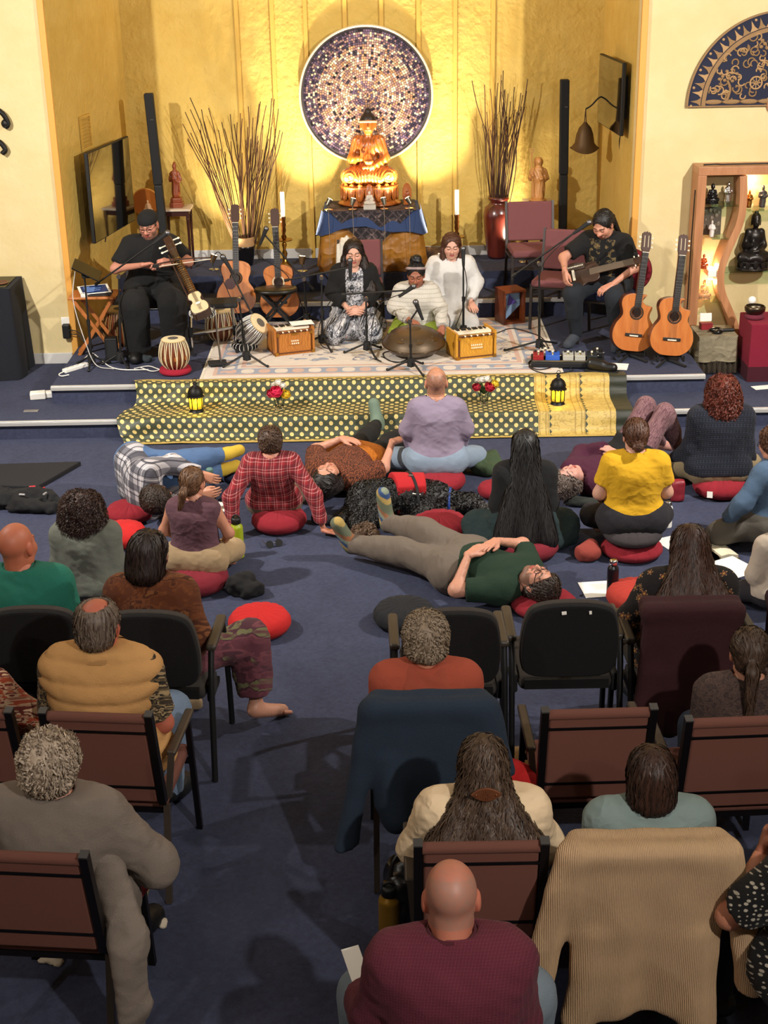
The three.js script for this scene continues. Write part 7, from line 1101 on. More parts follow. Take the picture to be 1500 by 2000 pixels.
function blackChair(lab, pos, yaw = PI) {
  const t = thing('black_armchair', lab, 'chair', pos, yaw, 'black rounded armchairs'), B = g => g.rotateX(-0.16).translate(0, 0.72, -0.27), sh = (w, h, d, r) => prism([[-w, -h * 0.7], [-w * 0.8, -h], [0, -h * 1.06], [w * 0.8, -h], [w, -h * 0.7], [w * 1.02, 0.0], [w * 0.9, h * 0.75], [w * 0.6, h * 0.98], [0, h * 1.04], [-w * 0.6, h * 0.98], [-w * 0.9, h * 0.75], [-w * 1.02, 0.0]], d, r, [], true);
  part('backrest', B(sh(0.208, 0.185, 0.045, 0.012).translate(0, 0, -0.03)), blackFab, t); part('back_rim', B(sh(0.22, 0.195, 0.02, 0.006).translate(0, 0, -0.012)), rimGrey, t, 'grey welt round the backrest');
  part('seat', rb(0.45, 0.075, 0.46, 0.035, 0, 0.43, 0.03), rimGrey, t); part('lumbar_bar', bar([-0.2, 0.45, -0.22], [0.2, 0.45, -0.22], 0.05, 0.03), blackFab, t);
  for (const s of [-1, 1]) { part('armrest', rb(0.05, 0.035, 0.34, 0.015, s * 0.258, 0.66, 0.0), armPad, t); part('leg', tube([[s * 0.258, 0.65, 0.15], [s * 0.258, 0.55, 0.2], [s * 0.258, 0.2, 0.25], [s * 0.258, 0, 0.26]], 0.015, 16, 8), M.black, t); part('leg', tube([[s * 0.258, 0.65, -0.15], [s * 0.258, 0.5, -0.2], [s * 0.258, 0.2, -0.25], [s * 0.258, 0, -0.28]], 0.015, 16, 8), M.black, t); part('side_plate', rb(0.03, 0.1, 0.14, 0.01, s * 0.24, 0.42, -0.1), M.matteBlack, t); }
  part('seat_frame', bar([-0.255, 0.39, 0], [0.255, 0.39, 0], 0.03, 0.06), M.black, t); return t;
}
const zafuM = { red: fabric('#c81e1e'), crimson: fabric('#8e1626'), maroon: fabric('#7c1828'), black: fabric('#14161c'), grey: fabric('#3a3436'), coral: fabric('#b8382c') };
function zafu(lab, px, py, c, o = {}) {
  const r = o.r || 0.18, h = o.h || 0.13, p = o.pos ? V(...o.pos) : atY(px, py, 0), t = thing('meditation_cushion', lab, 'cushion', [p.x, o.y || 0, p.z], o.turn || 0, 'round meditation cushions');
  const g = lathe([[0.001, 0.004], [r * 0.6, 0.0], [r * 0.9, h * 0.14], [r, h * 0.4], [r * 0.985, h * 0.6], [r * 0.86, h * 0.86], [r * 0.5, h * 0.99], [0.001, h]], 96), P = g.attributes.position;
  for (let i = 0; i < P.count; i++) { const x = P.getX(i), y = P.getY(i), z = P.getZ(i), a = Math.atan2(z, x), q = Math.hypot(x, z) / r, m = Math.sin(Math.min(1, q) * PI * 0.9) * (y > h * 0.3 ? 1 : 0.4), k = 1 + 0.012 * Math.pow(Math.abs(Math.sin(a * 8)), 0.4) * q - 0.012; P.setXYZ(i, x * k, y * (1 + (o.sag || 0) * x / r) - 0.006 * m * (1 - Math.pow(Math.abs(Math.sin(a * 8)), 0.3)), z * k); } g.computeVertexNormals();
  part('cover', g, zafuM[c], t); if (o.tag) part('maker_tag', place(bx(0.04, 0.045, 0.002), -r * 0.55, h * 0.45, r * 0.86, -0.2, -0.55, 0), M.white, t); if (o.tilt) t.rotation.set(...o.tilt); return t;
}
const bAt = (root, dz = 0) => [root.position.x, 0, root.position.z + dz];
// first black chairs, then brown rows
blackChair('black armchair under the person in the teal polo shirt', backAt(58, 1188)); blackChair('black armchair under the person in the rust top with one bare foot out', backAt(292, 1196), PI - 0.06);
blackChair('empty black armchair beside the dark round cushion', backAt(880, 1192), PI + 0.02); blackChair('empty black armchair with two torn label scraps on its back', backAt(1117, 1176), PI); blackChair('black armchair under the maroon shawl and the floral top', backAt(1358, 1180), PI + 0.02); blackChair('black armchair draped with a plum shawl at the row end', backAt(1604, 1165), PI + 0.04);
{ const p = backAt(1113, 1176); for (const [dx, w] of [[-0.03, 0.022], [0.09, 0.012]]) solo('label_scrap', rb(w, 0.016, 0.003, 0.001, p[0] + dx, 0.885, p[2] + 0.352, -0.1, 0, 0.1), M.paper, w > 0.02 ? 'larger torn paper scrap stuck to the empty black chair back' : 'smaller torn paper scrap stuck to the empty black chair back', 'paper scrap'); }
brownChair('empty brown chair with red cushions standing against its arm', backAt(1167, 1384), PI + 0.02); brownChair('brown chair under the person in the brown knit top', backAt(1445, 1400), PI + 0.04);
brownChair('brown chair under the person in the tan quilted vest', backAt(203, 1392), PI - 0.1); brownChair('brown chair under the person in the grey wool cardigan', backAt(62, 1664), PI - 0.1); brownChair('brown chair under the person with the cream blouse', backAt(940, 1644), PI + 0.0);
brownChair('brown chair hidden under the dark blue jacket', backAt(838, 1374), PI); brownChair('brown chair hidden under the cream ribbed cardigan', backAt(1268, 1654), PI + 0.02); brownChair('brown chair at the wall end of the second row under the orange print sleeve', backAt(-72, 1385), PI - 0.08);

// ---------- audience people ----------
const denim = fabric('#6d8098', { sheen: 0.15 }), denimDk = fabric('#222a38', { sheen: 0.1 }), khaki = fabric('#8a7a5c'), dkPants = fabric('#211e24');
const seatZ = (x, y) => atY(x, y, 0).z;
person({ label: 'person in a lavender long-sleeved shirt and pale jeans sitting cross-legged', pose: 'cross', px: [852, 718], z: seatZ(850, 944), skin: '#b98468', hp: 0.02, g: 0.96, w: 0.95, hairTop: 0.0, J: { eL: [0.255, 0.45, 0.03], eR: [-0.255, 0.45, 0.03], wL: [0.2, 0.24, 0.2], wR: [-0.2, 0.24, 0.2] }, wear: [{ k: 'pants', m: fabric('#8798ab'), inf: 0.02 }, { k: 'top', m: fabric('#85788c', { bump: rep(creaseB, 2.2), bs: 0.007 }), inf: 0.02, hem: -0.03 }], stub: '#4a342a' });
const redPlaid = patFab(plaid('#8e1a24', '#54121c', '#c9a8a0', '#3a1018'), 14, { bs: 0.002 });
person({ label: 'person in a red plaid shirt leaning back on both arms on a cushion', pose: 'cross', px: [527, 834], z: seatZ(548, 1018), skin: '#b87a62', lean: -0.32, curl: 0.12, neck: 0.35, hp: 0.05, w: 1.12, g: 1.04, J: { eL: [0.36, 0.36, -0.3], eR: [-0.38, 0.36, -0.26], wL: [0.34, 0.06, -0.38], wR: [-0.46, 0.05, -0.34], kL: [0.12, 0.25, 0.4], aL: [0.1, 0.07, 0.75], tL: [0.12, 0.16, 0.82], kR: [-0.3, 0.2, 0.35], aR: [-0.1, 0.07, 0.5] }, hands: { L: { t: 0.05, d: [0.4, -0.1, -0.8] }, R: { t: 0.05, d: [-0.85, -0.05, -0.4] } }, wear: [{ k: 'pants', m: fabric('#6a604e'), inf: 0.02 }, { k: 'top', m: redPlaid, inf: 0.024, sleeve: 0.95, hem: -0.02, uv: (x, y, z) => [x + z * 0.2, y - z * 0.3] }], hair: ['mop', { c: 0.006 }, { col: '#2c1a12', col2: '#6a4c34' }], bare: ['L'] });
person({ label: 'person in a plum sleeveless vest and tan trousers beside the green bottle', pose: 'cross', seat: 0.15, px: [374, 910], z: seatZ(385, 1140), fem: true, skin: '#b98066', yaw: PI - 0.15, hy: -0.25, hp: 0.1, J: { eL: [0.26, 0.43, 0.05], eR: [-0.26, 0.43, 0.05], wL: [0.16, 0.26, 0.26], wR: [-0.16, 0.26, 0.26], kL: [0.2, 0.15, 0.36], kR: [-0.2, 0.15, 0.36] }, wear: [{ k: 'pants', m: fabric('#a58c6a'), inf: 0.03, fold: 0.011 }, { k: 'top', m: fabric('#573841', { bump: rep(creaseB, 2.5), bs: 0.007 }), inf: 0.016, sleeve: 0, hem: 0.01 }], hair: ['pony', { len: 0.06, x: 0.04 }, { col: '#4a3020', col2: '#8a6444' }] });
person({ label: 'person in a sage grey sweater sitting on the floor by the black armchairs', pose: 'cross', seat: 0.06, px: [158, 953], z: seatZ(165, 1172), fem: true, skin: '#b98468', g: 1.08, w: 1.08, wear: [{ k: 'pants', m: dkPants }, { k: 'top', m: fabric('#6b6e64', { bs: 0.004 }), inf: 0.034, hem: -0.06, fold: 0.012 }], hairTop: 0.03, hair: ['curly', { len: 0.16, s: 1.28 }, { col: '#1c100c', col2: '#4a2c22' }] });
person({ label: 'person in a black top and dark green skirt sitting on a dark red cushion', pose: 'cross', px: [1026, 838], z: seatZ(1030, 1072), fem: true, skin: '#b58468', hp: 0.05, wear: [{ k: 'x', n: 'skirt', m: fabric('#14282a', { bump: rep(creaseB, 3), bs: 0.007 }), fold: 0.014, prims: (J, P) => [...fat(P.pelvis, 0.03), ['c', J.hL, [0.32, 0.12, 0.22], 0.13, 0.12], ['c', J.hR, [-0.32, 0.12, 0.22], 0.13, 0.12], ['c', [0.36, 0.11, 0.2], [-0.36, 0.11, 0.2], 0.11, 0.11], ['c', [0.2, 0.1, -0.05], [0.34, 0.07, 0.1], 0.1, 0.1], ['c', [-0.2, 0.1, -0.05], [-0.34, 0.07, 0.1], 0.1, 0.1]] }, { k: 'top', m: fabric('#0e0f12'), inf: 0.022, hem: 0.0 }], hair: ['long', { len: 0.66, wd: 0.2, tip: 0.085, back: -0.12 }, { col: '#060506', col2: '#1c181a', n: 1400, L: 0.35 }] });
person({ label: 'person in a mustard yellow t-shirt and dark trousers on two stacked cushions', pose: 'cross', seat: 0.2, px: [1243, 815], z: seatZ(1234, 1078), fem: true, skin: '#c0927c', g: 1.06, w: 1.02, arm: 1.05, hp: 0.15, J: { eL: [0.28, 0.46, 0.03], eR: [-0.28, 0.46, 0.03], wL: [0.18, 0.3, 0.25], wR: [-0.18, 0.3, 0.25], kL: [0.25, 0.18, 0.3], kR: [-0.27, 0.18, 0.28] }, wear: [{ k: 'pants', m: dkPants, inf: 0.022 }, { k: 'top', m: fabric('#c99a12', { bump: rep(creaseB, 2.5), bs: 0.007 }), inf: 0.02, sleeve: 0.38, hem: 0.03 }], hair: ['bun', { y: -0.055 }, { col: '#3a2218', col2: '#6d452e' }] });
person({ label: 'person in a dark navy patterned sweater and khaki trousers on a tagged red cushion', pose: 'cross', px: [1413, 728], z: seatZ(1408, 958), fem: true, skin: '#c0927c', w: 1.1, g: 1.05, J: { wL: [0.3, 0.2, 0.2], wR: [-0.3, 0.2, 0.2] }, wear: [{ k: 'pants', m: khaki, inf: 0.026 }, { k: 'top', m: patFab(tex(128, 128, (u, v) => { const r = Math.floor(v * 8), z = Math.abs((u * 8 + (r % 2) * 0.5) % 1 - 0.5); return r % 2 ? (z < Math.abs(v * 8 % 1 - 0.5) ? rgb('#262d42') : rgb('#0b0e19')) : (Math.abs(v * 8 % 1 - 0.5) < 0.12 ? rgb('#20273a') : rgb('#0b0e19')); }), 5, { bs: 0.004 }), inf: 0.032, hem: -0.06 }], hairTop: 0.03, hair: ['curly', { len: 0.16, s: 0.98 }, { col: '#3a140c', col2: '#8a3a22' }] });
person({ label: 'person in a blue denim shirt and grey trousers with a hand on the knee', pose: 'cross', px: [1512, 834], z: seatZ(1478, 1066), fem: true, skin: '#c08a72', yaw: PI + 0.75, glasses: true, hp: 0.15, J: { eR: [-0.3, 0.42, 0.12], wR: [-0.3, 0.24, 0.3], wL: [0.26, 0.22, 0.24], eL: [0.3, 0.42, 0.08] }, wear: [{ k: 'pants', m: fabric('#57524a'), inf: 0.026 }, { k: 'top', m: fabric('#475e78'), inf: 0.026, sleeve: 0.95, hem: -0.05 }], hair: ['mop', {}, { col: '#3a2418', col2: '#8a5c40' }] });
person({ label: 'person in a pale cream sweater reading a sheet at the row end', pose: 'cross', px: [1532, 985], z: seatZ(1508, 1195), fem: true, skin: '#c59a84', w: 1.05, yaw: PI + 0.3, wear: [{ k: 'pants', m: dkPants }, { k: 'top', m: fabric('#b5a696'), inf: 0.028, hem: -0.04 }], hair: ['bob', {}, { col: '#2a1a12' }] });
// people on the black armchairs
const chairP = o => person({ pose: 'chair', lean: -0.06, ...o, wear: [...['L', 'R'].filter(k => !(o.bare || []).includes(k) && !o.wear.some(c => c.k === 'shoes')).map(k => ({ k: 'shoes', n: 'shoe', only: k, m: M.black, cell: 0.012 })), ...o.wear] });
chairP({ label: 'person in a teal green polo shirt seated in a black armchair', px: [26, 1022], z: backAt(58, 1188)[2], skin: '#b5694e', g: 1.12, w: 1.12, yaw: PI + 0.0, hy: -0.35, hp: 0.05, hairTop: 0, wear: [{ k: 'pants', m: dkPants }, { k: 'top', m: fabric('#1d6e5c'), inf: 0.024, sleeve: 0.42, n: 'polo_shirt' }], extra: (r, J) => part('collar', place(new THREE.TorusGeometry(0.07, 0.01, 8, 28).scale(1, 1.2, 2), J.N[0], J.N[1] + 0.04, J.N[2] + 0.005, PI / 2 - 0.2), fabric('#1d6e5c'), r) });
chairP({ label: 'person in a rust brown top and printed trousers, one bare foot in the aisle', px: [290, 1035], z: backAt(292, 1196)[2], fem: true, skin: '#b5836c', yaw: PI - 0.1, hy: -0.3, hp: 0.18, J: { kR: [-0.42, 0.5, 0.36], aR: [-0.46, 0.1, 0.28], tR: [-0.58, 0.035, 0.4] }, bare: ['R'], wear: [{ k: 'pants', m: patFab(blotch(['#5c2c38', '#6e3a44', '#4a2430', '#6d6a48'], 5), 3), inf: 0.03, len: 0.88, flare: 0.03, fold: 0.012 }, { k: 'top', m: patFab(blotch(['#5c2c10', '#6e3a18', '#4a2008', '#7c4a26'], 6), 3), inf: 0.028, sleeve: 0.8 }], hair: ['bob', { len: 0.14 }, { col: '#150d0b', col2: '#3a2620' }] });
chairP({ label: 'person in a black top with red and cream flowers, maroon shawl behind', px: [1348, 1020], z: backAt(1352, 1180)[2], fem: true, skin: '#b98a72', g: 1.08, hp: 0.25, w: 1.05, J: { eL: [0.3, 0.72, 0.1], eR: [-0.3, 0.72, 0.1] }, wear: [{ k: 'pants', m: dkPants }, { k: 'top', m: patFab(flowersT('#120a0d', '#6a1c1e', '#b08a3c', '#a58c5c', 11), 4.5), inf: 0.03, sleeve: 0.9 }], hairTop: 0.02, hair: ['long', { len: 0.34, wd: 0.19, tip: 0.09, back: -0.1 }, { col: '#24130d', col2: '#523022', n: 2200, curly: 0.004, wide: 0.003 }] });
// second row
chairP({ label: 'person in a tan quilted vest over a patterned shirt and blue jeans', px: [187, 1170], z: backAt(203, 1392)[2] - 0.02, skin: '#b5644e', g: 1.1, w: 1.15, yaw: PI - 0.12, hp: 0.12, hairTop: 0, J: { kL: [0.22, 0.515, 0.42], aL: [0.22, 0.085, 0.38], tL: [0.24, 0.035, 0.54], kR: [-0.16, 0.515, 0.42] }, wear: [{ k: 'shoes', n: 'shoe', only: 'L', m: M.black }, { k: 'shoes', n: 'shoe', only: 'R', m: M.black }, { k: 'pants', m: denim, inf: 0.024 }, { k: 'top', m: patFab(blotch(['#3a2e20', '#a58c66', '#1c1610', '#6d5a3c'], 12), 4), inf: 0.02, sleeve: 0.45, n: 'patterned_shirt' }, { k: 'top', n: 'quilted_vest', m: fabric('#c4935a', { sheen: 0.2 }), cell: 0.01, inf: 0.03, sleeve: 0, neck: 0.05, hem: -0.02, mod: (d, x, y, z) => d - 0.016 * Math.sqrt(Math.abs(Math.sin(y * PI / 0.08))) }], extra: (r, J) => part('vest_collar', place(new THREE.TorusGeometry(0.085, 0.024, 8, 28, PI * 1.5).rotateZ(-PI * 0.25 - PI / 2).scale(1.25, 1, 1.4), J.N[0], J.N[1] + 0.045, J.N[2] - 0.0, PI / 2 - 0.2), fabric('#c4935a'), r), hair: ['balding', {}, { col: '#4a3a30', col2: '#8a7a6c' }] });
chairP({ label: 'person in a rust red hooded sweatshirt seated in front of the dark blue jacket', px: [831, 1196], z: backAt(838, 1374)[2], skin: '#b5785e', w: 1.08, hp: 0.15, wear: [{ k: 'pants', m: dkPants }, { k: 'top', m: fabric('#a64a34'), inf: 0.03, n: 'hoodie', neck: 0.05 }, { k: 'x', n: 'hood', m: fabric('#9c4630'), fold: 0.01, cell: 0.01, prims: J => [['c', add3(J.N, [0.1, 0.02, -0.02]), add3(J.N, [0.06, -0.07, -0.1]), 0.035, 0.04], ['c', add3(J.N, [-0.1, 0.02, -0.02]), add3(J.N, [-0.06, -0.07, -0.1]), 0.035, 0.04], ['c', add3(J.N, [0.08, -0.07, -0.095]), add3(J.N, [-0.08, -0.07, -0.095]), 0.045, 0.045], ['c', add3(J.N, [0.05, -0.02, -0.05]), add3(J.N, [-0.05, -0.02, -0.05]), 0.055, 0.055], ['c', add3(J.N, [0.05, 0.02, -0.03]), add3(J.N, [-0.05, 0.02, -0.03]), 0.04, 0.04]] }], hair: ['mop', { c: 0.006 }, { col: '#5a4a3a', col2: '#b5a088' }] });
chairP({ label: 'person in a brown textured knit top seated behind the maroon shawl', px: [1468, 1222], z: backAt(1445, 1400)[2] - 0.03, fem: true, skin: '#b5836c', hy: -0.15, hp: 0.2, wear: [{ k: 'pants', m: denimDk }, { k: 'top', m: patFab(blotch(['#4a3732', '#5c463e', '#3a2a28'], 24), 3, { bs: 0.006 }), inf: 0.03, sleeve: 0.95 }], hair: ['pony', { len: 0.24 }, { col: '#2a1c16', col2: '#5a4434' }] });
chairP({ label: 'person in an orange printed blouse at the wall end of the second row', px: [-92, 1212], z: backAt(-72, 1385)[2], fem: true, skin: '#b98468', yaw: PI - 0.1, J: { eR: [-0.27, 0.72, 0.12], wR: [-0.12, 0.66, 0.3] }, wear: [{ k: 'pants', m: denim }, { k: 'top', m: patFab(blotch(['#8a3418', '#a88a6c', '#5c1c10', '#c0a080'], 8), 4), inf: 0.03 }], hair: ['bob', {}, { col: '#3a2a20' }] });
// third row
const woolGrey = fabric('#93857a', { bump: rep(fuzzB, 14), bs: 0.006 });
chairP({ label: 'person in a grey-brown wool cardigan with a wide ribbed collar', px: [96, 1428], z: backAt(62, 1664)[2] + 0.02, fem: true, skin: '#c08a74', g: 1.15, w: 1.12, yaw: PI - 0.12, hy: -0.15, hp: 0.15, J: { eR: [-0.36, 0.7, 0.05] }, wear: [{ k: 'pants', m: khaki }, { k: 'top', m: woolGrey, inf: 0.04, fold: 0.012, n: 'cardigan' }, { k: 'x', n: 'ribbed_collar', m: fabric('#9b8d80', { bump: rep(ribB, 9), bs: 0.006 }), cell: 0.009, fold: 0.004, prims: J => [['c', add3(J.N, [0.13, 0.015, 0.03]), add3(J.N, [0.08, 0.0, -0.07]), 0.032, 0.035], ['c', add3(J.N, [-0.13, 0.015, 0.03]), add3(J.N, [-0.08, 0.0, -0.07]), 0.032, 0.035], ['c', add3(J.N, [0.1, -0.01, -0.07]), add3(J.N, [-0.1, -0.01, -0.07]), 0.036, 0.036]] }], hairTop: 0.02, hair: ['mop', { c: 0.011 }, { col: '#8a7866', col2: '#d8c4ae' }] });
chairP({ label: 'person in a cream blouse wearing an ornate brown hair clip', px: [944, 1437], z: backAt(940, 1644)[2], fem: true, skin: '#b98a72', g: 1.08, w: 1.12, hp: 0.1, J: { eL: [0.3, 0.72, 0.08], eR: [-0.3, 0.72, 0.08] }, wear: [{ k: 'pants', m: patFab(blotch(['#6e2c38', '#8a4a50', '#4a1c28'], 8), 4) }, { k: 'top', m: fabric('#e0c6a2', { bump: rep(creaseB, 3), bs: 0.007 }), inf: 0.036, sleeve: 0.7, fold: 0.011 }], hairTop: 0.015, hair: ['long', { len: 0.3, wd: 0.2, tip: 0.085, back: -0.08, curly: 0.006 }, { col: '#2a1a13', col2: '#6e5846', n: 2200, wide: 0.003 }],
  extra: (r, J, hm) => { const m = new THREE.MeshStandardMaterial({ color: hex('#7a4a30'), roughness: 0.4, metalness: 0.5 }), g = [prism([[-0.055, 0], [-0.03, 0.018], [0, 0.026], [0.03, 0.018], [0.055, 0], [0.03, -0.018], [0, -0.026], [-0.03, -0.018]], 0.006, 0.002, [], true)]; for (let i = 0; i < 12; i++) { const a = i / 12 * 2 * PI; g.push(bx(0.004, 0.016, 0.004, Math.cos(a) * 0.013, Math.sin(a) * 0.013, 0.009, 0, 0, a - PI / 2)); } for (const s of [-1, 1]) g.push(sp(0.005, s * 0.038, 0, 0.009, 1, 1, 1, 8)); part('hair_clip', join(g).rotateY(PI).translate(0, -0.035, -0.168).applyMatrix4(hm), m, r); } });
chairP({ label: 'person in a grey-green collared shirt seated before the cream cardigan', px: [1275, 1458], z: backAt(1268, 1654)[2], fem: true, skin: '#b98a72', g: 1.05, w: 1.12, hp: 0.05, wear: [{ k: 'pants', m: dkPants }, { k: 'top', m: fabric('#73827f', { bump: rep(creaseB, 2.5), bs: 0.007 }), inf: 0.03, sleeve: 0.95 }, { k: 'x', n: 'collar', m: fabric('#7c8c8c'), cell: 0.008, fold: 0.003, prims: J => [['c', add3(J.N, [0.085, 0.035, 0.02]), add3(J.N, [0.05, 0.035, -0.055]), 0.022, 0.024], ['c', add3(J.N, [-0.085, 0.035, 0.02]), add3(J.N, [-0.05, 0.035, -0.055]), 0.022, 0.024], ['c', add3(J.N, [0.05, 0.035, -0.055]), add3(J.N, [-0.05, 0.035, -0.055]), 0.024, 0.024]] }], hairTop: 0.018, hair: ['bob', { len: 0.125 }, { col: '#1c100c', col2: '#4a2c20', n: 1200 }] });
const lastRow = chairP({ label: 'person in a maroon checked shirt leaning forward in the last row', px: [880, 1678], s: 0.97, skin: '#b5705a', g: 1.02, w: 1.05, lean: 0.14, hp: 0.35, hairTop: 0, knee: 0.28, J: { eL: [0.27, 0.72, 0.1], wL: [0.29, 0.6, 0.32] }, hands: { L: { t: 0.8, n: [-1, 0, 0] } }, wear: [{ k: 'pants', m: fabric('#77848f'), inf: 0.026 }, { k: 'top', m: patFab(tex(128, 128, (u, v) => mixc(rgb('#581a2c'), rgb('#7c3444'), (Math.abs(u * 16 % 1 - 0.5) < 0.12 ? 0.6 : 0) + (Math.abs(v * 16 % 1 - 0.5) < 0.12 ? 0.4 : 0))), 6), inf: 0.034, sleeve: 0.95, fold: 0.01 }], extra: (r, J) => part('collar', place(new THREE.TorusGeometry(0.072, 0.009, 8, 32).scale(1, 1.1, 2.6), J.N[0], J.N[1] + 0.042, J.N[2] + 0.012, PI / 2 + 0.1), fabric('#5c1d2c'), r), stub: '#8a7468' });
chairP({ label: 'person in a black blouse with white dots, hands clasped, at the row end', px: [1648, 1512], s: 0.98, fem: true, skin: '#b5785e', yaw: PI + 0.35, g: 1.1, J: { eR: [-0.3, 0.72, 0.16], wR: [-0.08, 0.76, 0.34], eL: [0.3, 0.72, 0.14], wL: [0.04, 0.78, 0.34] }, hands: { R: { t: 0.7, d: [0.3, 0.8, 0.2], n: [0.5, 0, -0.5] }, L: { t: 0.7, d: [-0.3, 0.8, 0.2], n: [-0.5, 0, -0.5] } }, wear: [{ k: 'pants', m: dkPants }, { k: 'top', m: patFab(dotsT('#08080a', '#b8b0a0', 16, 0.014), 3), inf: 0.03, sleeve: 0.45 }], hair: ['bob', {}, { col: '#1a1210' }] });
chairP({ label: 'person in dark jeans and sneakers stretching both legs out past the brown chair', lie: { p: V(2.24, 0, -4.54), q: new THREE.Quaternion().setFromAxisAngle(V(0, 1, 0), -PI / 2 - 0.1) }, s: 1, skin: '#b98468', J: { kL: [0.12, 0.5, 0.45], aL: [0.1, 0.2, 0.82], tL: [0.1, 0.26, 0.98], kR: [-0.12, 0.46, 0.45], aR: [-0.1, 0.14, 0.84], tR: [-0.1, 0.2, 1.0] }, wear: [{ k: 'pants', m: denimDk, inf: 0.024, len: 0.97 }, { k: 'top', m: fabric('#2a2c30') }, { k: 'shoes', n: 'left_sneaker', only: 'L', m: mat('#1a1716', 0.7) }, { k: 'shoes', n: 'right_sneaker', only: 'R', m: mat('#1a1716', 0.7) }], hair: ['short', {}, { col: '#1a1210' }] });

// lying people
person({ label: 'person in a dark green t-shirt, grey trousers and striped socks lying on the floor', pose: 'stand', ground: false, skin: '#c08a72', beard: '#5a4438', brow: '#3a2a20', hp: -0.1, glasses: true, lie: lieDown([1092, 1166], [800, 1066], 0.135, [0, 1, 0.12], 1.6), s: 0.96, splay: 0.08, J: { eL: [0.33, 1.12, 0.03], wL: [0.13, 1.07, 0.17], eR: [-0.34, 1.14, 0.06], wR: [-0.12, 1.1, 0.17], kR: [-0.12, 0.5, 0.06], tL: [0.25, 0.05, 0.16], tR: [-0.2, 0.06, 0.2] }, hands: { L: { t: 0.15, d: [-0.9, 0.1, 0.15], n: [0, 0, -1] }, R: { t: 0.15, d: [0.9, 0.1, 0.15], n: [0, 0, -1] } },
  wear: [{ k: 'pants', m: fabric('#655a50', { bump: rep(creaseB, 2.5), bs: 0.007 }), inf: 0.026 }, { k: 'top', m: fabric('#0f2c1b'), inf: 0.022, sleeve: 0.42 }, ...['L', 'R'].map(k => ({ k: 'socks', n: 'striped_sock', only: k, up: 0.35, cell: 0.009, fold: 0.002, m: new THREE.MeshStandardMaterial({ vertexColors: true, roughness: 0.95 }), vc: (x, y, z) => { const q = (y + z * 1.1) * 30, i = ((Math.floor(q) % 6) + 6) % 6; return hex(['#5d6350', '#5d6350', '#a58c50', '#2e4670', '#7d8674', '#8a5a3c'][i]); } }))], hair: ['short', {}, { col: '#2a1c14' }] });
person({ label: 'person in a plum sweater and black skirt lying with knees raised and hands folded', pose: 'stand', ground: false, fem: true, skin: '#c9978a', hp: -0.15, lie: lieDown([1088, 955], [1290, 890], 0.13, [0, 1, 0.15], 1.5), s: 0.92, J: { kL: [0.12, 0.62, 0.42], aL: [0.12, 0.36, 0.02], tL: [0.13, 0.22, -0.04], kR: [-0.08, 0.62, 0.44], aR: [-0.1, 0.36, 0.02], tR: [-0.1, 0.22, -0.04], eL: [0.3, 1.08, 0.04], wL: [0.08, 1.05, 0.17], eR: [-0.3, 1.08, 0.04], wR: [-0.08, 1.08, 0.18] }, hands: { L: { t: 0.15, d: [-0.9, 0.15, 0.1], n: [0, 0, -1] }, R: { t: 0.15, d: [0.9, 0.1, 0.1], n: [0, 0, -1] } },
  wear: [{ k: 'pants', n: 'tights', m: patFab(blotch(['#6d4a50', '#8a686a', '#5a3a42'], 30), 4), inf: 0.008, len: 1, fold: 0.002 }, { k: 'x', n: 'skirt', m: fabric('#0a0a0c'), prims: (J, P) => [...fat(P.pelvis, 0.026), ...fat([...P.thL, ...P.thR], 0.026).map(p => cutEnd(p, 0.45))] }, { k: 'top', m: fabric('#430f2c'), inf: 0.024, sleeve: 0.97, bust: 1 }], hair: ['mop', {}, { col: '#4a3c36', col2: '#9a8a80' }] });
person({ label: 'person in an orange knit top, black leggings and grey-green socks lying beside the dog', pose: 'stand', ground: false, fem: true, skin: '#c08a72', hp: -0.1, lie: lieDown([630, 952], [738, 862], 0.13, [0.1, 1, 0], 1.5), s: 0.95, splay: 0.06, J: { eL: [0.3, 1.06, 0.06], wL: [0.1, 1.02, 0.18], eR: [-0.3, 1.12, 0.06], wR: [-0.28, 0.92, 0.2] }, hands: { R: { t: 0.25, d: [-0.45, -0.85, 0.05], n: [0, 0, -1] }, L: { t: 0.2, d: [-0.9, 0.1, 0.1], n: [0, 0, -1] } },
  wear: [{ k: 'pants', n: 'leggings', m: blackCloth, inf: 0.01, len: 0.93, fold: 0.003 }, { k: 'top', m: new THREE.MeshStandardMaterial({ map: rep(tex(128, 256, (u, v) => { const h = hash((u * 64) | 0, (v * 128) | 0); return mixc(v < 0.4 ? rgb('#b05a12') : rgb('#2a100c'), v < 0.4 ? rgb('#d8881c') : rgb('#b8683c'), h > 0.5 ? 0.7 : 0.1); }), 4, 1), roughness: 0.95, bumpMap: rep(fuzzB, 8), bumpScale: 0.006 }), uv: (x, y, z) => [x + z * 0.3, (y - 0.75) / 0.75], inf: 0.026, sleeve: 0.5, hem: -0.16 }, ...['L', 'R'].map(k => ({ k: 'socks', n: 'sock', only: k, up: 0.4, cell: 0.009, fold: 0.003, m: fabric('#6d8070') }))], hair: ['long', { len: 0.26, wd: 0.1, back: -0.05 }, { col: '#0f0a09', col2: '#2c2220' }] });
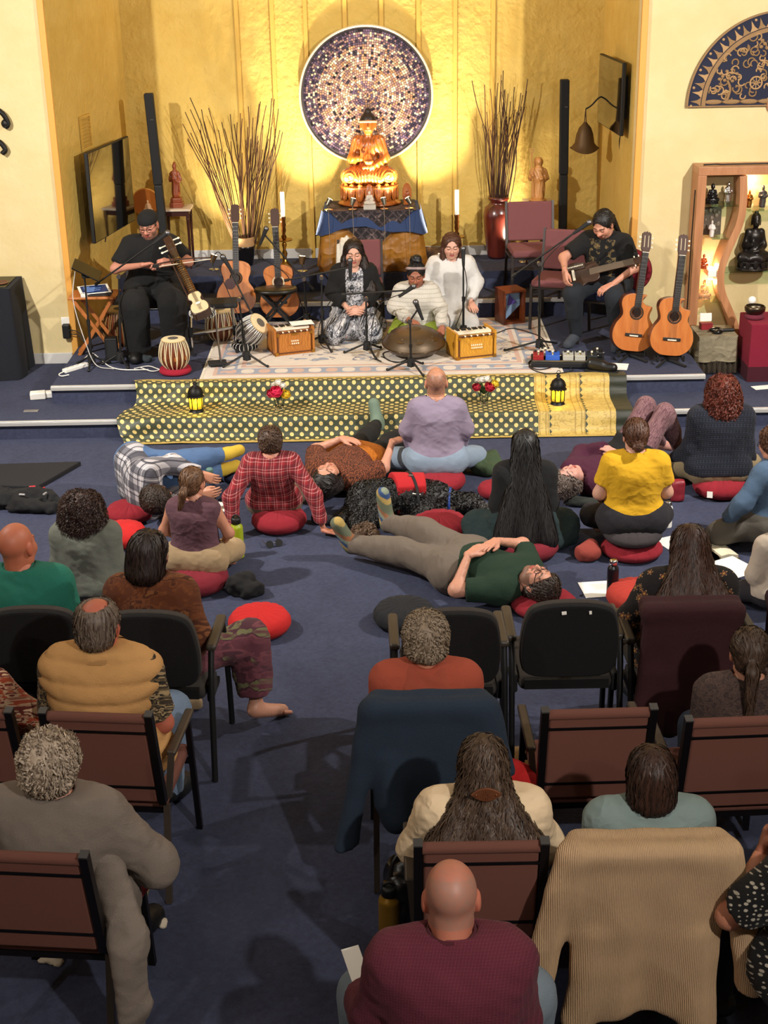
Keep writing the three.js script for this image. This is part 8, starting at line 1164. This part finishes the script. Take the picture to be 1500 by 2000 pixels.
person({ label: 'person in a black and white plaid shirt and jeans curled up on the side', pose: 'stand', ground: false, skin: '#b98468', hp: 0.35, lie: lieDown([262, 985], [268, 880], 0.19, [1, 0.05, -0.1], 1.42), s: 0.9, lean: 0.22, J: { kL: [0.08, 0.98, 0.42], kR: [-0.08, 0.98, 0.4], aL: [0.06, 0.86, 0.72], aR: [-0.08, 0.84, 0.68], tL: [0.06, 0.8, 0.84], tR: [-0.08, 0.78, 0.8], eL: [0.12, 1.12, 0.3], wL: [0.02, 1.16, 0.52], eR: [-0.12, 1.22, 0.3], wR: [-0.1, 1.28, 0.5] },
  wear: [{ k: 'pants', m: fabric('#4a658c'), inf: 0.024, len: 0.97 }, { k: 'top', m: patFab(plaid('#b4b0b4', '#2a2a34', '#16161e', '#e0dcdc'), 7), inf: 0.03, sleeve: 0.95, hem: -0.02 }, { k: 'socks', n: 'yellow_sock', only: 'L', up: 0.1, m: fabric('#c9a838') }, { k: 'socks', n: 'yellow_sock', only: 'R', up: 0.1, m: fabric('#c9a838') }], hair: ['mop', { c: 0.005 }, { col: '#1c1310', col2: '#4a382c' }] });

// ---------- cushions ----------
zafu('bright red round cushion lying alone in the aisle', 508, 1232, 'red', { r: 0.185 }); zafu('charcoal round cushion lying beside the empty black armchair', 790, 1218, 'black', { r: 0.185 });
zafu('maroon cushion under the person in the plum vest', 385, 1148, 'maroon', { r: 0.2, h: 0.15 }); zafu('bright red cushion behind the person in the sage sweater', 240, 1060, 'red', { r: 0.165 }); zafu('maroon cushion under the head of the curled-up person', 256, 1012, 'crimson', { r: 0.17, h: 0.11 });
zafu('crimson cushion under the person in the red plaid shirt', 546, 1030, 'crimson', { r: 0.19, h: 0.13 }); zafu('maroon cushion under the head of the person in orange knit', 622, 958, 'maroon', { r: 0.16, h: 0.12 }); zafu('crimson cushion under the person in lavender', 856, 952, 'crimson', { r: 0.2, h: 0.13 });
zafu('maroon cushion lying at the dog muzzle beside the striped sock', 858, 1044, 'crimson', { r: 0.195, h: 0.14 }); zafu('small red cushion showing beside the dark green skirt', 968, 968, 'crimson', { r: 0.13, h: 0.1 }); zafu('dark red cushion under the dark green skirt', 1030, 1082, 'maroon', { r: 0.2, h: 0.13 });
{ const z0 = atY(1233, 1082, 0); zafu('red lower cushion of the pair under the person in mustard yellow', 0, 0, 'crimson', { pos: [z0.x, 0, z0.z], r: 0.2, h: 0.1 }); zafu('grey upper cushion of the pair under the person in mustard yellow', 0, 0, 'grey', { pos: [z0.x, 0, z0.z], y: 0.1, r: 0.19, h: 0.1 }); }
zafu('red cushion with white tag under the person in the navy sweater', 1404, 964, 'crimson', { r: 0.19, h: 0.13, tag: true }); zafu('crimson cushion under the person in the plum sweater', 1160, 958, 'crimson', { r: 0.16, h: 0.1 }); zafu('coral cushion under the armchair beside the dark bottle', 1245, 1182, 'coral', { r: 0.19, h: 0.13 }); zafu('crimson cushion under the head of the person in dark green', 1062, 1192, 'crimson', { r: 0.2, h: 0.1 });
{ const p = backAt(1167, 1384); zafu('bright red cushion standing on edge against the empty brown chair', 0, 0, 'red', { pos: [p[0] - 0.33, 0, p[2] + 0.1], y: 0.38, tilt: [1.35, 0, 0.25], r: 0.19 }); zafu('dark maroon cushion standing on edge under the bright red one', 0, 0, 'maroon', { pos: [p[0] - 0.33, 0, p[2] + 0.08], y: 0.17, tilt: [1.35, 0, 0.1], r: 0.17 }); }
{ const p = backAt(62, 1664); zafu('red cushion poking out beside the grey wool cardigan', 0, 0, 'crimson', { pos: [p[0] + 0.16, 0, p[2] - 0.1], y: 0.455, tilt: [0.2, 0.3, -0.1], r: 0.15 }); }

// ---------- clothes on chairs, dog, bags and small things ----------
function drapedCoat(lab, name, px, py, m, o) {                      // hangs over a chair back, seen from behind
  const p = backAt(px, py), W = o.w, H = o.h, z0 = 0.31, fl = o.flare, prims = [['b', [0, 0.92 - 0.03, z0], [W, 0.03, 0.06], 0.03], ['b', [0, 0.92 - H / 2, z0 + 0.04], [W * 0.98, H / 2, 0.034], 0.03], ['b', [0, 0.92 - 0.12, z0 - 0.05], [W * 0.95, 0.12, 0.018], 0.018], ['c', [W * 0.7, 0.92 - H * 0.5, z0 + 0.05], [W * 0.7 + fl, 0.92 - H, z0 + 0.08], 0.035, 0.06], ['c', [-W * 0.7, 0.92 - H * 0.5, z0 + 0.05], [-W * 0.7 - fl, 0.92 - H, z0 + 0.08], 0.035, 0.06]];
  for (const [s, dx, l] of o.sleeves) prims.push(['c', [s * W, 0.88, z0 + 0.02], [s * (W + dx), 0.88 - l, z0 + 0.06], 0.045, 0.05, true]);
  const g = blob(prims, 0.05, 0.012, (d, x, y, z) => d + (0.92 - y) * 0.028 * Math.sin(x * o.wave + 1.2 * Math.sin(y * 4)) * (z > z0 ? 1 : 0.4) + 0.006 * ns(x, y, z, 8), 0.06), ob = solo(name, withUV(g, (x, y, z) => [x, y]), m, lab, o.cat || 'jacket'); ob.position.set(p[0], 0.022, p[2] - 0.008); return ob;
}
drapedCoat('dark blue fleece jacket hung over the chair of the person in the hooded sweatshirt', 'blue_jacket', 838, 1374, fabric('#1b2a3c', { sheen: 0.2 }), { w: 0.24, h: 0.5, flare: -0.02, wave: 22, sleeves: [[-1, 0.09, 0.62], [1, 0.07, 0.3]] });
drapedCoat('cream ribbed knit cardigan hung over the chair of the person in grey-green', 'cream_cardigan', 1268, 1654, fabric('#d3ae86', { bump: rep(ribB, 11), bs: 0.006 }), { w: 0.27, h: 0.7, flare: 0.03, wave: 26, sleeves: [[-1, 0.1, 0.48], [1, 0.1, 0.52]], cat: 'cardigan' });
drapedCoat('maroon shawl hanging behind the person in the floral top', 'maroon_shawl', 1352, 1186, fabric('#30060f', { sheen: 0.3 }), { w: 0.23, h: 0.66, flare: 0.05, wave: 34, sleeves: [], cat: 'shawl' });
drapedCoat('plum shawl hanging over the armchair at the row end', 'plum_shawl', 1604, 1171, fabric('#2c0814', { sheen: 0.3 }), { w: 0.24, h: 0.5, flare: 0.03, wave: 30, sleeves: [], cat: 'shawl' });
{ const p = backAt(62, 1664), g = blob([['c', [0.2, 0.74, 0.1], [0.28, 0.5, 0.24], 0.06, 0.06], ['c', [0.28, 0.5, 0.24], [0.3, 0.25, 0.3], 0.06, 0.05], ['c', [0.27, 0.48, 0.3], [0.26, 0.08, 0.36], 0.045, 0.022], ['c', [0.3, 0.25, 0.28], [0.29, 0.1, 0.3], 0.04, 0.02]], 0.05, 0.011, foldMod(0.012, 9), 0.05), o = solo('wool_cardigan_tail', withUV(g, (x, y) => [x, y]), woolGrey, 'grey-brown wool coat tail hanging down beside the brown chair', 'coat'); o.position.set(p[0], 0, p[2]); }
{ // dog
  const c = atY(794, 1008, 0), t = thing('dog', 'black shaggy dog in a red service vest sleeping on its side', 'dog', c, 0.06);
  const prims = [['c', [-0.28, 0.14, -0.02], [0.02, 0.15, 0.0], 0.115, 0.13], ['c', [0.02, 0.15, 0.0], [0.2, 0.14, 0.01], 0.13, 0.1], ['c', [0.2, 0.13, 0.01], [0.36, 0.09, 0.03], 0.085, 0.07], ['e', [0.43, 0.085, 0.04], [0.09, 0.075, 0.085]], ['c', [0.47, 0.075, 0.06], [0.55, 0.055, 0.1], 0.05, 0.035],
    ['c', [-0.3, 0.13, 0.03], [-0.22, 0.09, 0.2], 0.09, 0.055], ['c', [-0.22, 0.08, 0.2], [-0.3, 0.05, 0.31], 0.045, 0.032], ['c', [-0.3, 0.045, 0.31], [-0.24, 0.035, 0.38], 0.034, 0.034], ['c', [-0.3, 0.08, 0.0], [-0.36, 0.06, 0.22], 0.08, 0.045], ['c', [-0.36, 0.05, 0.22], [-0.35, 0.035, 0.36], 0.036, 0.034],
    ['c', [0.14, 0.12, 0.06], [0.06, 0.08, 0.22], 0.07, 0.045], ['c', [0.06, 0.07, 0.22], [-0.03, 0.045, 0.31], 0.042, 0.036], ['c', [-0.03, 0.045, 0.31], [-0.06, 0.035, 0.36], 0.036, 0.04], ['c', [0.16, 0.08, 0.04], [0.12, 0.05, 0.26], 0.06, 0.04], ['c', [0.12, 0.045, 0.26], [0.02, 0.035, 0.36], 0.036, 0.036],
    ['e', [0.4, 0.12, 0.09], [0.05, 0.03, 0.06]], ['c', [-0.38, 0.09, 0.02], [-0.46, 0.05, 0.14], 0.04, 0.03], ['c', [-0.46, 0.05, 0.14], [-0.5, 0.03, 0.22], 0.03, 0.015]];
  const g = hairGeo({ prims, k: 0.05, cell: 0.0105, curly: 0.008, cut: (d, x, y, z) => Math.max(d, 0.003 - y), n: 2600, L: 0.06, wide: 0.004, col: '#070606', col2: '#1c1a1a', flow: p => [-0.6, -0.4, 0.6] });
  const P = g.attributes.position, C = g.attributes.color; for (let i = 0; i < P.count; i++) { const x = P.getX(i), y = P.getY(i), z = P.getZ(i); const paw = z > 0.31, tail = x < -0.54, chest = x > 0.2 && x < 0.33 && z > 0.06 && y < 0.1, muz = x > 0.45 && z > 0.09; if (paw || tail || chest || muz) { const k = paw ? '#8a6a50' : muz ? '#4a4442' : '#b8b0a6', c2 = hex(k), a = 0.75 * (0.6 + 0.4 * ns(x, y, z, 60)); C.setXYZ(i, C.getX(i) * (1 - a) + c2.r * a, C.getY(i) * (1 - a) + c2.g * a, C.getZ(i) * (1 - a) + c2.b * a); } }
  part('body', g, hairM, t); part('nose', sp(0.016, 0.575, 0.055, 0.12, 1, 0.8, 1, 10), M.blackGloss, t);
  const red = fabric('#a8141c'), v = part('vest', blob([['c', [-0.08, 0.148, -0.01], [0.12, 0.15, 0.003], 0.168, 0.16]], 0.02, 0.01, (d, x, y, z) => Math.max(d, x - 0.13, -0.09 - x + z * 0.2, 0.06 - y, z - 0.115), 0.03), red, t, 'red vest');
  part('strap', new THREE.TorusGeometry(0.172, 0.011, 6, 40, PI).rotateY(PI / 2 + 0.25).translate(0.03, 0.14, -0.005), M.matteBlack, v); part('label_patch', rb(0.08, 0.03, 0.01, 0.003, 0.06, 0.21, 0.128, -0.9, 0, -0.2), M.black, v); part('label_text', rb(0.055, 0.008, 0.004, 0.001, 0.06, 0.216, 0.134, -0.9, 0, -0.2), M.white, v); part('buckle', rb(0.03, 0.012, 0.02, 0.003, 0.03, 0.312, 0.03), M.steel, v); part('collar', new THREE.TorusGeometry(0.088, 0.012, 6, 30).rotateY(PI / 2 - 0.2).translate(0.3, 0.11, 0.02), mat('#24428a', 0.6), t);
}
// bottles
function bottle(name, lab, p, r, h, m, capM, o = {}) { const t = thing(name, lab, 'bottle', p, o.turn || 0); part('bottle_body', lathe([[0.001, 0], [r * 0.95, 0], [r, 0.01], [r, h * 0.74], [r * 0.9, h * 0.8], [r * 0.62, h * 0.84], [r * 0.62, h * 0.87], [0.001, h * 0.87]], 28), m, t); part('cap', lathe([[0.001, h * 0.86], [r * 0.72, h * 0.86], [r * 0.72, h * 0.97], [r * 0.5, h], [0.001, h]], 24), capM, t); if (o.loop) part('carry_loop', new THREE.TorusGeometry(r * 0.5, 0.006, 6, 20, PI).translate(0, h * 0.98, 0), capM, t); return t; }
bottle('green_bottle', 'lime green metal bottle with black cap beside the person in the plum vest', atY(465, 1088, 0), 0.043, 0.28, mat('#93a01c', 0.35), M.black, { loop: true });
bottle('dark_bottle', 'black metal bottle with steel lid standing on the printed sheet', atY(1195, 1166, 0), 0.035, 0.25, mat('#141318', 0.3), M.chrome); bottle('gold_bottle', 'gold coloured metal bottle with black loop cap beside the black handbag', atY(762, 1842, 0), 0.045, 0.28, mat('#9c7424', 0.35, { metalness: 0.4 }), M.black, { loop: true });
bottle('clear_bottle', 'clear plastic water bottle beside the curled-up person', atY(413, 975, 0), 0.035, 0.24, new THREE.MeshPhysicalMaterial({ color: 0xffffff, roughness: 0.08, transmission: 1, thickness: 0.003 }), mat('#5a7a70', 0.5)); bottle('white_bottle', 'white bottle behind the person in mustard yellow', atY(1303, 1030, 0), 0.03, 0.19, M.white, M.steel); bottle('steel_cup', 'small steel flask between the yellow shirt and the navy sweater', atY(1302, 912, 0), 0.03, 0.1, M.chrome, M.steel);
// sheets and books
const print = () => { const cv = document.createElement('canvas'); cv.width = 256; cv.height = 340; const c = cv.getContext('2d'); c.fillStyle = '#eceae4'; c.fillRect(0, 0, 256, 340); c.fillStyle = '#6a6a70'; for (let i = 0; i < 9; i++) c.fillRect(56 + (i * 17) % 30, 60 + i * 14, 90 + (i * 37) % 50, 3); const t = new THREE.CanvasTexture(cv); t.colorSpace = THREE.SRGBColorSpace; return new THREE.MeshStandardMaterial({ map: t, roughness: 0.85 }); };
const sheet = (lab, px, py, w, d, yaw, m = M.paper, y = 0.003) => { const p = atY(px, py, y); solo('paper_sheet', bx(w, 0.002, d, 0, 0, 0, 0, yaw, 0).translate(p.x, y, p.z), m, lab, 'paper'); };
sheet('printed sheet of paper on the floor under the dark bottle', 1180, 1150, 0.28, 0.22, 0.1, print()); sheet('white sheet of paper on the floor beside the denim shirt sitter', 1325, 1058, 0.26, 0.2, 0.4); sheet('white sheet of paper near the clear water bottle', 420, 988, 0.22, 0.16, -0.3); sheet('white sheet of paper on the lap side of the cream sweater', 1432, 1108, 0.22, 0.26, 0.5, M.paper, 0.1); sheet('white sheet of paper beside the teal polo shirt', 88, 1122, 0.16, 0.2, 0.2, M.paper, 0.003); sheet('tan cardboard sheet on the floor beside the standing cushions', 1004, 1482, 0.17, 0.22, 0.1, mat('#a8855a', 0.9), 0.003); sheet('white leaflet on the floor beside the tan cardboard', 992, 1492, 0.07, 0.1, 0.2, M.paper, 0.007);
{ const p = atY(1392, 1086, 0), t = thing('open_book', 'thick open book lying on the floor beside the grey trousers', 'book', [p.x, 0.0, p.z], 0.3); part('cover', rb(0.28, 0.006, 0.2, 0.002, 0, 0.004, 0), mat('#5c4424', 0.7), t); for (const s of [-1, 1]) part('page_block', prism([[0, 0], [0.13, 0], [0.13, 0.02], [0.06, 0.036], [0.01, 0.03]], 0.18, 0.001).scale(s, 1, 1).translate(0, 0.007, -0.09), mat('#d9cfb4', 0.9, { side: THREE.DoubleSide }), t); }
for (const [px, py, w, lab] of [[306, 1806, 0.07, 'crumpled cream tissue on the carpet in the aisle'], [100, 1880, 0.08, 'crumpled torn tissue under the brown chair']]) { const p = atY(px, py, 0); const o = solo('crumpled_tissue', blob([['c', [-w * 0.5, 0.012, 0], [w * 0.4, 0.014, 0.005], 0.012, 0.02], ['c', [w * 0.2, 0.012, -0.02], [w * 0.4, 0.012, 0.02], 0.014, 0.014]], 0.012, 0.005, (d, x, y, z) => Math.max(d + 0.007 * ns(x, y, z, 60), 0.001 - y), 0.02), mat('#c9bca8', 0.9), lab, 'tissue'); o.position.copy(p); }
{ const p = atY(536, 1068, 0), t = thing('sunglasses', 'dark sunglasses lying on the carpet behind the red plaid shirt', 'glasses', [p.x, 0.015, p.z], 0.4); for (const s of [-1, 1]) { part('lens', cy(0.026, 0.026, 0.003, s * 0.032, 0.008, 0, PI / 2 - 0.6), M.blackGloss, t); part('temple', rod([s * 0.058, 0.012, 0], [s * 0.05, 0.0, -0.1], 0.003), M.steel, t); } part('bridge', rod([-0.01, 0.014, 0], [0.01, 0.014, 0], 0.003), M.steel, t); }
// soft heaps: jackets, bags, blanket
const heap = (name, lab, cat, px, py, prims, m, amp = 0.016, k = 0.05, y0 = 0) => { const p = atY(px, py, y0), g = blob(prims, k, 0.012, (d, x, y, z) => Math.max(d + amp * (ns(x, y, z, 13) + 0.5 * ns(x, y, z, 30)), 0.003 - y), 0.04), o = solo(name, withUV(g, (x, y, z) => [x, z]), m, lab, cat); o.position.set(p.x, y0, p.z); return o; };
{ const a = atY(62, 930, 0); const s = new THREE.Shape([[-0.75, -0.16], [0.2, -0.3], [0.42, 0.2], [-0.75, 0.16]].map(q => new THREE.Vector2(...q))); solo('dark_mat', new THREE.ExtrudeGeometry(s, { depth: 0.02, bevelEnabled: true, bevelSize: 0.01, bevelThickness: 0.008, bevelSegments: 2 }).rotateX(-PI / 2).translate(a.x - 0.1, 0.009, a.z), fabric('#17171b'), 'flat charcoal mat lying on the carpet at the left', 'mat'); }
heap('black_jacket', 'black crumpled jacket with red and steel zips on the carpet', 'jacket', 55, 990, [['c', [-0.35, 0.05, 0.02], [0.15, 0.05, -0.04], 0.07, 0.06], ['c', [0.1, 0.04, -0.05], [0.3, 0.03, 0.06], 0.06, 0.04], ['c', [-0.3, 0.05, -0.12], [0.0, 0.06, -0.05], 0.06, 0.05], ['c', [-0.05, 0.04, 0.08], [0.2, 0.03, 0.12], 0.06, 0.045]], fabric('#0c0c0f'), 0.022);
{ const p = atY(55, 990, 0); for (const [x, z, c, n] of [[0.1, -0.06, '#a8141c', 'red_zip_pull'], [0.02, -0.1, '#c9203a', 'red_zip_tape'], [-0.02, 0.05, '#9a9a9c', 'steel_zip_pull'], [0.14, 0.04, '#8a8a8c', 'steel_buckle']]) solo(n, rb(0.045, 0.012, 0.014, 0.004, p.x + x, 0.115, p.z + z, 0, x * 9, 0), mat(c, 0.4), `${n.replace(/_/g, ' ')} on the black jacket heap`, 'zip'); }
heap('blue_blanket', 'slate blue folded blanket and clothes beside the red plaid shirt', 'blanket', 452, 934, [['c', [-0.12, 0.08, 0.04], [0.1, 0.09, -0.1], 0.08, 0.08], ['c', [0.0, 0.06, 0.08], [0.12, 0.06, 0.0], 0.07, 0.07]], fabric('#2c3450'), 0.016);
heap('green_jacket', 'olive green puffer jacket beside the person in lavender', 'jacket', 948, 924, [['c', [-0.06, 0.06, 0.02], [0.05, 0.09, -0.08], 0.06, 0.06], ['c', [0.02, 0.05, 0.06], [0.08, 0.05, -0.04], 0.055, 0.05]], fabric('#3f5036'), 0.014);
heap('fuzzy_black_scarf', 'fuzzy black scarf heaped beside the maroon cushion', 'scarf', 478, 1160, [['c', [-0.06, 0.05, 0], [0.07, 0.04, 0.02], 0.065, 0.05], ['c', [0, 0.08, -0.02], [0.04, 0.05, 0.04], 0.05, 0.05]], fabric('#0b0a0c'), 0.03);
heap('dark_bag', 'dark cloth bag behind the red plaid shirt', 'bag', 632, 1022, [['c', [-0.04, 0.04, 0], [0.05, 0.035, 0.02], 0.045, 0.04]], fabric('#10121a'), 0.016);
heap('coral_pouch', 'coral and black pouch beside the stacked cushions', 'bag', 1146, 1092, [['c', [-0.03, 0.05, 0.02], [0.03, 0.05, 0.0], 0.055, 0.055], ['c', [0.02, 0.08, -0.02], [0.03, 0.06, 0.02], 0.04, 0.04]], fabric('#8e3a30'), 0.012);
heap('red_handbag', 'small red handbag beside the mustard yellow shirt', 'bag', 1322, 978, [['b', [0, 0.08, 0], [0.05, 0.08, 0.035], 0.02]], mat('#7c1c28', 0.5), 0.006, 0.02);
heap('grey_shoes', 'grey shoe beside the crimson cushion of the plum sweater', 'shoe', 1142, 988, [['c', [-0.1, 0.04, 0], [0.08, 0.035, 0.03], 0.04, 0.035]], fabric('#2c302c'), 0.006);
{ const p = atY(800, 1800, 0), o = heap('black_handbag', 'black leather handbag with straps standing beside the brown chair', 'handbag', 796, 1806, [['b', [0, 0.14, 0], [0.09, 0.13, 0.13], 0.05], ['c', [-0.03, 0.26, 0.06], [0.05, 0.3, -0.02], 0.05, 0.04]], mat('#0f0d0e', 0.35), 0.022, 0.05); part('strap', [tube([[-0.07, 0.26, 0.08], [-0.05, 0.36, 0.05], [0.03, 0.38, 0.0], [0.07, 0.26, -0.05]], 0.008, 24, 6)], mat('#15110f', 0.4), o); part('buckle', rb(0.02, 0.05, 0.02, 0.004, -0.085, 0.26, 0.09), M.brass, o); }
{ const p = atY(352, 1372, 0), t = thing('paper_bag', 'tan paper tote bag with cord handle on the floor under the armchair', 'bag', [p.x, 0, p.z], 0.2); part('bag', blob([['b', [0, 0.04, 0], [0.11, 0.035, 0.12], 0.02]], 0.02, 0.01, (d, x, y, z) => d + 0.012 * ns(x, y, z, 14), 0.03), mat('#8a7458', 0.9), t); part('handle', tube([[-0.06, 0.075, 0.06], [-0.02, 0.11, 0.0], [0.04, 0.1, 0.02], [0.06, 0.075, 0.08]], 0.006, 24, 6), mat('#5c2418', 0.7), t); }
{ lastRow.updateMatrixWorld(true); const p = lastRow.localToWorld(V(0.3, 0.63, 0.4)); solo('programme_sheet', bx(0.06, 0.002, 0.2, p.x, p.y, p.z, 0.3, 0.3, 0), M.paper, 'white programme sheet held by the person in the maroon checked shirt', 'paper'); }

// things that stand on the rug stand on its pile, not through it
{ const rug = scene.getObjectByName('stage_rug'), bb = new THREE.Box3().setFromObject(rug);
  for (const o of scene.children) if (/^(microphone_stand|folding_stool|keyboard_bench|striped_ring_cushion|strung_drum|effects_pedalboard|pedal_pole|tilted_drum)/.test(o.name) && o.position.x > bb.min.x - 0.25 && o.position.x < bb.max.x + 0.3 && o.position.z > bb.min.z - 0.2 && o.position.z < bb.max.z + 0.2) o.position.y = Math.max(o.position.y, Y2) + 0.0135; }

renderer.render(scene, camera);
